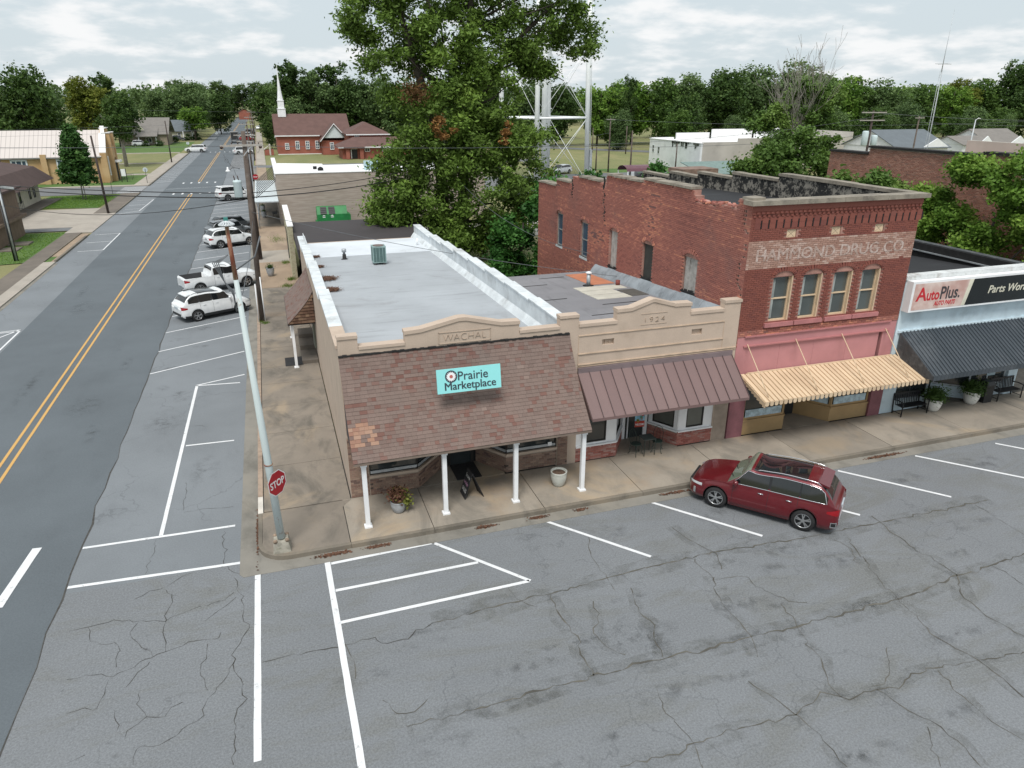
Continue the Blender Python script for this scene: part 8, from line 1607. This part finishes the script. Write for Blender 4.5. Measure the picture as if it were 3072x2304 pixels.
tree('p', -27.9, 145.1, 14.4, 'dull olive tree with bare pale trunk on the left lawn', sw=.85); tree('q', -21.8, 244, 10.5, 'round bright green tree beside the pale yellow bungalow', sw=1.1)
rnd = random.Random(77)
for i in range(22):
    x = -135+i*5.6+rnd.uniform(-2, 2); y = 262+rnd.uniform(-22, 40)+(i % 3)*12; tree(rnd.choice('abchbah'), x, y, rnd.uniform(15.5, 19), 'dark green tree in the dense wood behind the left lawns', WL)
for i in range(9): tree(rnd.choice('bbeh'), -95+i*6+rnd.uniform(-1, 1), 182+rnd.uniform(-8, 18), rnd.uniform(13, 16), 'dark near tree at the edge of the left wood', 'near trees at the edge of the left wood')
for i in range(14): y = 262+i*17; tree(rnd.choice('abchf'), -27-rnd.uniform(0, 9), y, rnd.uniform(13, 18), 'tree on the left side of the far street', 'trees on the left of the far street')
for i in range(14): y = 196+i*21; tree(rnd.choice('abchf'), 5+rnd.uniform(0, 7), y, rnd.uniform(13, 18), 'tree on the right side of the far street', 'trees on the right of the far street')
for i in range(14): tree(rnd.choice('abhf'), -50+i*8+rnd.uniform(-2, 2), 540+rnd.uniform(-15, 30), rnd.uniform(20, 25), 'distant tree closing the end of the street', WE, sw=1.3)
for x, y, h, k in ((5, 212, 19.5, 'e'), (10, 214, 23.5, 'e'), (15.5, 212, 21, 'f'), (21, 215, 23.5, 'e'), (27, 212, 20, 'b'), (33, 208, 19, 'h'), (39, 205, 19.5, 'a'), (46, 208, 19, 'b'), (1.5, 225, 17, 'b'), (13, 222, 18, 'b'), (24, 224, 18.5, 'a')): tree(k, x, y, h, 'tall open-crowned tree behind the red brick church' if k in 'ef' else 'dense dark tree behind the red brick church', WM if k in 'ef' else 'dense trees behind the red brick church')
tree('b', 1.0, 192, 9, 'dark rounded tree just left of the church steeple', sw=.8)
tops = [(50, 19), (60, 18), (70, 18.5), (80, 18), (92, 18.2), (97, 15.5), (105, 20.2), (113, 19.8), (122, 20), (129, 21.5), (139, 22.5), (148, 23), (157, 24.5), (166, 23.5), (175, 22), (184, 21), (193, 19.5), (202, 19), (212, 18.7), (222, 19.5), (233, 20.4), (243, 21)]
for i, (x, h) in enumerate(tops):
    k = 'cbabdcdchbbhaadcadcdgc'[i]; tree(k, x+rnd.uniform(-1, 1), 180+rnd.uniform(-5, 5), h, {'a': 'grey-green', 'b': 'dark green', 'c': 'mid green', 'd': 'bright green', 'h': 'broad grey-green', 'g': 'yellowing', 'e': 'dark'}[k]+' tree in the tree line along the right horizon', 'tree line, '+{'a': 'grey-green', 'b': 'dark green', 'c': 'mid green', 'd': 'bright green', 'h': 'broad grey-green', 'g': 'yellowing', 'e': 'dark'}[k]+' ones')
for i in range(24): tree(rnd.choice('abch'), 30+i*10+rnd.uniform(-3, 3), 222+rnd.uniform(-10, 14), rnd.uniform(17, 20), 'tree deep in the wood along the right horizon', WR)
for i in range(20): tree(rnd.choice('bcha'), 92+i*8+rnd.uniform(-2, 2), 152+rnd.uniform(-10, 12)-i*1.0, rnd.uniform(9, 12.5), 'lower tree at the near edge of the right wood', 'lower trees at the edge of the right wood')
tree('b', 252, 178, 27, 'tall dark tree at the extreme right edge', sw=.9); tree('b', 246, 165, 22, 'dark tree below the tallest one at the right edge'); tree('e', 99.5, 176, 19.5, 'lone crooked pine standing above the tree line right of the water tower', sw=.5); tree('b', 102, 150, 15, 'dense dark tree left of the white block building', sw=.9)
tree('a', 88, 92, 9.5, 'brownish leafless-looking tree behind the twin-crossarm pole') 
# the far wood that closes the horizon: one mass nobody could count
rnd = random.Random(91); CW = []
for i in range(1500):
    a = radians(rnd.uniform(-34, 68)); d = rnd.uniform(395, 470) if a < radians(30) else rnd.uniform(330, 420); x, y = -1.5+d*sin(a), -22+d*cos(a)
    if -20 < x < 2 and y < 480: continue
    hh = 16+3.2*mnoise.noise(Vector((x*.03, y*.03, 0)))+rnd.uniform(-2, 1.0); CW.append((x, y, max(1.5, hh*(1-rnd.random()**1.6)), rnd.uniform(2.2, 3.6), rnd.uniform(.2, .75)))
me = leafmesh('distant_wood', CW, 110000, .75, 17, elong=.65); obj_of(me, 'distant_wood', FO_FAR, None, (0, 0, 0), 'unbroken dark green wood closing the horizon behind the town', 'wood', kind='stuff')
def landmark(o):
    a = math.degrees(atan2(o.location.x+1.52, o.location.y+21.84))
    for lim, w in ((-19.5, 'left of the yellow church ridge'), (-14, 'above the yellow brick church'), (-9.5, 'behind the lone lawn tree'), (-6, 'behind the two bungalows'), (-1.5, 'beside the far end of the street'), (2, 'just left of the white steeple'), (6, 'behind the brick church ridge'), (10, 'right of the brick church'), (22, 'behind the big central oak'), (28, 'behind the water tower legs'), (33, 'behind the open field'), (40, 'above the white block building'), (45, 'behind the bare-branched tree'), (50, 'above the twin-crossarm pole'), (55, 'beside the radio mast')):
        if a < lim: return w
    return 'above the white cottages'
KN = {'a': 'grey-green', 'b': 'dark green', 'c': 'mid green', 'd': 'bright green', 'h': 'broad grey-green', 'g': 'yellowing', 'e': 'sparse dark', 'f': 'tall grey-green'}
ORD = ['leftmost', 'second', 'third', 'fourth', 'fifth', 'sixth', 'seventh', 'eighth', 'ninth', 'tenth', 'eleventh', 'twelfth', 'thirteenth', 'fourteenth', 'fifteenth', 'sixteenth', 'seventeenth', 'eighteenth', 'nineteenth', 'twentieth']
BK = {}
for o, k, grp in TREES:
    if not grp: continue
    d = (o.location-Vector((-1.5, -22, 0))).length; row = 'near' if d < 225 else ('middle' if d < 262 else 'deep')
    BK.setdefault((KN[k], row, landmark(o)), []).append(o)
for (kn, row, lm_), L in BK.items():
    L.sort(key=lambda o: atan2(o.location.x+1.52, o.location.y+21.84))
    for i, o in enumerate(L): o['label'] = (kn+' tree in the '+row+' row '+lm_) if len(L) == 1 else (ORD[min(i, 19)]+' '+kn+' tree'+(' from the left' if i else '')+', '+row+' row '+lm_)
# pyramid tree
pt = make_tree('pyramid', 201, FO_PY, 9.3, 6.3, 20000, .17, .09, BARK_P); pt['label'] = 'dense cone-shaped green tree on the left corner lawn'; pt.location = (-25.3, 90.5, 0); pt.name = 'pear_tree'
t = MB(); t.tube([(.35, 0, 0), (.3, 0, 2.6)], [.06, .05], 7); t.build('trunk', BARK_P, pt, pos=(0, 0, 0)).location = (0, 0, 0)
def clump(name, label, cat, C, n, leaf, mat, seed, stems=None, el=.6):
    c0 = Vector((sum(c[0] for c in C)/len(C), sum(c[1] for c in C)/len(C), 0)); r = root(name, c0, label, cat)
    me = leafmesh('foliage', [(x-c0.x, y-c0.y, z, q, tt) for x, y, z, q, tt in C], n, leaf, seed, elong=el); obj_of(me, 'foliage', mat, r, c0)
    if stems:
        m = MB()
        for p in stems: m.tube(p[0], p[1], 7)
        m.build('stem', BARK, r)
    return r
iv = lobes([(16.6, 30.5, 1.6, 1.8, 1.6, 1.9), (17.0, 31, 4.2, 1.6, 1.5, 2.0), (16.3, 29.5, .8, 2.6, 1.8, 1.0), (18.2, 27.6, 3.6, 1.0, 1.5, 2.4), (18.4, 28.6, 6.2, 1.0, 1.3, 1.3), (15.2, 30.2, 2.6, .9, 1.2, 1.3), (17.8, 26.2, 1.8, .9, 1.4, 1.6)], 3.2, .55, 31, .45, .7)
clump('ivy_thicket', 'bright ivy-covered thicket against the rear left corner of the red brick building', 'shrub', iv, 22000, .14, FO_IVY, 8, [([(16.5, 30.5, 0), (16.8, 30.5, 4)], [.12, .06])])
clump('shrub', 'bright green shrub topping the broken left parapet of the brick building', 'shrub', lobes([(21.6, 29, 6.6, 1.6, 1.5, 1.4), (20.9, 29, 5.2, 1.4, 1.4, 1.5)], 3, .5, 5, .5, .5), 9000, .12, FO_IVY, 9, [([(21.3, 29, 0), (21.3, 29, 6)], [.1, .05])])
clump('shrub', 'small bright shrub poking above the parapet next to the maroon carport', 'shrub', lobes([(25.6, 26, 7.3, .8, .8, 1.0)], 4, .4, 6, .5, .5), 3500, .11, FO_IVY, 10, [([(25.6, 26, 0), (25.6, 26, 7)], [.08, .04])])
clump('shrub', 'low bright green shrub showing above the tarred right parapet', 'shrub', lobes([(33.6, 14.5, 8.0, 1.7, 1.5, .9), (35, 14, 7.2, 1.3, 1.3, .8), (33.8, 14.5, 6, 1.6, 1.4, 1.6)], 3, .5, 7, .55, .5), 9000, .13, FO_MD, 11, [([(34, 14.3, 0), (34, 14.3, 7)], [.12, .05])])
gt = lobes([(35.3, 7.4, 7.6, 1.8, 2.5, 2.2), (35.3, 10.4, 6.0, 1.4, 1.4, 1.8), (35.3, 5.0, 8.6, 1.6, 2.0, 1.9), (35, 10.9, 7.6, .8, 1.0, .8), (35, 8.5, 5.0, 1.7, 2.2, 1.6), (35.2, 4.8, 5.6, 1.8, 2.4, 2.2), (35.3, 2.0, 7, 1.8, 2.4, 3.0), (34.8, 7, 3.4, 1.6, 2.4, 1.2), (35.3, 8.9, 9.2, .8, .9, .7)], 5.5, .52, 41, .5, .6)
clump('leafy_tree', 'large bright yellow-green tree in front of the brick wall at the right edge', 'tree', gt, 70000, .105, FO_LT, 12, [([(35.2, 7, 0), (35.2, 7, 3), (35.2, 6.8, 7)], [.2, .16, .06]), ([(35.2, 7, 2.5), (35.2, 9.8, 5.5)], [.1, .03]), ([(35.2, 7, 2.5), (35.2, 4, 7)], [.1, .03])])
bs = lobes([(39.8, 30, 6.8, 3.6, 2.6, 2.6), (37, 30, 6.6, 2.0, 2, 1.8), (43, 30, 7, 2.2, 2, 2.0), (40.3, 30, 9.2, 2.0, 1.8, 1.6), (39, 30, 4, 4, 2.6, 3)], 2.2, .7, 51, .42, .6)
clump('leafy_tree', 'rounded olive-green tree beneath the bare-branched one behind the brick building', 'tree', bs, 26000, .15, FO_MD, 13, [([(40, 30, 0), (40, 30, 7)], [.25, .1])])
dt = root('bare_tree', (50, 42, 0), 'half-dead tree with pale leafless branches rising above the skyline', 'tree'); m = MB(); rnd = random.Random(21)
for i in range(7):
    a = rnd.uniform(0, 2*pi); d = Vector((cos(a)*.42, sin(a)*.42, 1)); branchy(m, Vector((50+rnd.gauss(0, .5), 42+rnd.gauss(0, .5), 5.5+rnd.random()*2)), d, 4.6, .075, 4, rnd, .5, .16, 4, .7, .012)
m.tube([(50, 42, 0), (50, 42, 3), (50, 42, 7)], [.4, .35, .2], 10); m.build('branches', BARK_P, dt)
cl2 = lobes([(50, 42, 9.5, 4.2, 3, 3.4), (47.3, 42, 9, 2.4, 2, 3.2), (53, 42, 9.8, 2.6, 2, 3.6), (50.5, 42, 13.0, 2.6, 2.4, 2.4), (52.5, 42, 12.2, 2.0, 2, 1.8)], 2.2, .6, 61, .45, .8); me = leafmesh('foliage', [(x-50, y-42, z, q, tt) for x, y, z, q, tt in cl2], 24000, .15, 14); obj_of(me, 'foliage', FO_MD, dt, dt.location)
# potted plants, weeds
def potted(t, c, C, n, leaf, mat, seed, el=.35): me = leafmesh('plant', [(x, y, z, r, tt) for x, y, z, r, tt in C], n, leaf, seed, elong=el, droop=.1); obj_of(me, 'plant', mat, t, c)
potted(p1, p1.location, [(0, 0, .62, .28, .15), (-.15, .0, .72, .2, .1), (.12, 0, .6, .22, .75), (.24, -.08, .42, .17, .9), (.28, -.12, .28, .1, .9), (0, .1, .78, .15, .2)], 900, .055, COLEUS, 1, .6)
for p_ in (p6, p7): potted(p_, p_.location, [(0, 0, .80, .40, .5), (.2, .1, .72, .3, .4), (-.22, 0, .72, .3, .6), (0, -.15, .72, .3, .6)], 1500, .085, FERN, 2, .22)
for p_ in (p3, p4, p5): potted(p_, p_.location, [(0, 0, .72, .24, .3)], 350, .06, FO_DK, 3)
def weeds(label, spots, n, h=.14, mat=None, seed=1):
    rnd = random.Random(seed); m = MB(); c = Vector((spots[0][0], spots[0][1], 0))
    for x, y, rx, ry in spots:
        for _ in range(n):
            px_, py_ = rnd.gauss(x, rx), rnd.gauss(y, ry); hh = h*rnd.uniform(.4, 1.3); a = rnd.uniform(0, 6.28); m.ca = rnd.random(); w_ = .012; m.quad((px_-w_*cos(a), py_-w_*sin(a), .14), (px_+w_*cos(a), py_+w_*sin(a), .14), (px_+hh*.5*cos(a*1.7), py_+hh*.5*sin(a*1.7), .14+hh))
    m.build('weeds', mat or FO_LT, None, label, 'stuff', pos=c, cat='weeds')
weeds('tuft of grass at the foot of the near utility pole', [(-2.55, 22.3, .12, .12), (-2.8, 22.9, .06, .3)], 150); weeds('weeds growing at the foot of the pale brick end wall', [(-.6, 33.6, .15, .25), (-.7, 39.8, .2, .3), (-.9, 31.5, .25, .3), (-1.2, 51, .4, .9)], 220, .2, seed=2)
# patches of rough grass on the left verge and the tree yard
rnd = random.Random(5)
def tufts(label, x0, y0, x1, y1, n, h, mat, z=0):
    m = MB()
    for _ in range(n):
        x, y = rnd.uniform(x0, x1), rnd.uniform(y0, y1); a = rnd.uniform(0, 6.28); hh = h*rnd.uniform(.5, 1.4); m.ca = rnd.random(); m.quad((x-.03*cos(a), y-.03*sin(a), z), (x+.03*cos(a), y+.03*sin(a), z), (x+hh*.4*cos(a+1), y+hh*.4*sin(a+1), z+hh))
    m.build('grass', mat, None, label, 'stuff', pos=((x0+x1)/2, (y0+y1)/2, 0), cat='grass')
tufts('grass blades of the corner lawn on the left', -30, 82, -21.8, 95, 9000, .09, FO_LT, .02); tufts('grass blades in the yard under the big tree', 9, 27, 20, 46, 9000, .12, FO_MD, -.02); tufts('grass blades around the brown house', -30, 47, -21.6, 62.5, 7000, .08, FO_LT, .02)
FLB = simple('foundation_shrub_dark', (.02, .04, .015), .9)
for i, (x, y, r) in enumerate(((-33, 215.2, .9), (-29.5, 215, 1.0), (-24.2, 245, 1.2), (-21.5, 246, 1.3), (-27, 232, 1.0))):
    clump('shrub', ('clipped shrub left of the grey bungalow porch', 'clipped shrub right of the grey bungalow porch', 'round shrub before the pale yellow bungalow', 'larger shrub at the end of the pale yellow bungalow', 'dark shrub between the two bungalows')[i], 'shrub', lobes([(x, y, r*.7, r, r, r*.8)], 5, .4, i, .4, .4), 900, .16, FO_DK, i+40)
# drop prototypes that were never placed
for k, p in PROTO.items():
    if k not in USED:
        for c in list(p.children): bpy.data.objects.remove(c)
        bpy.data.objects.remove(p)
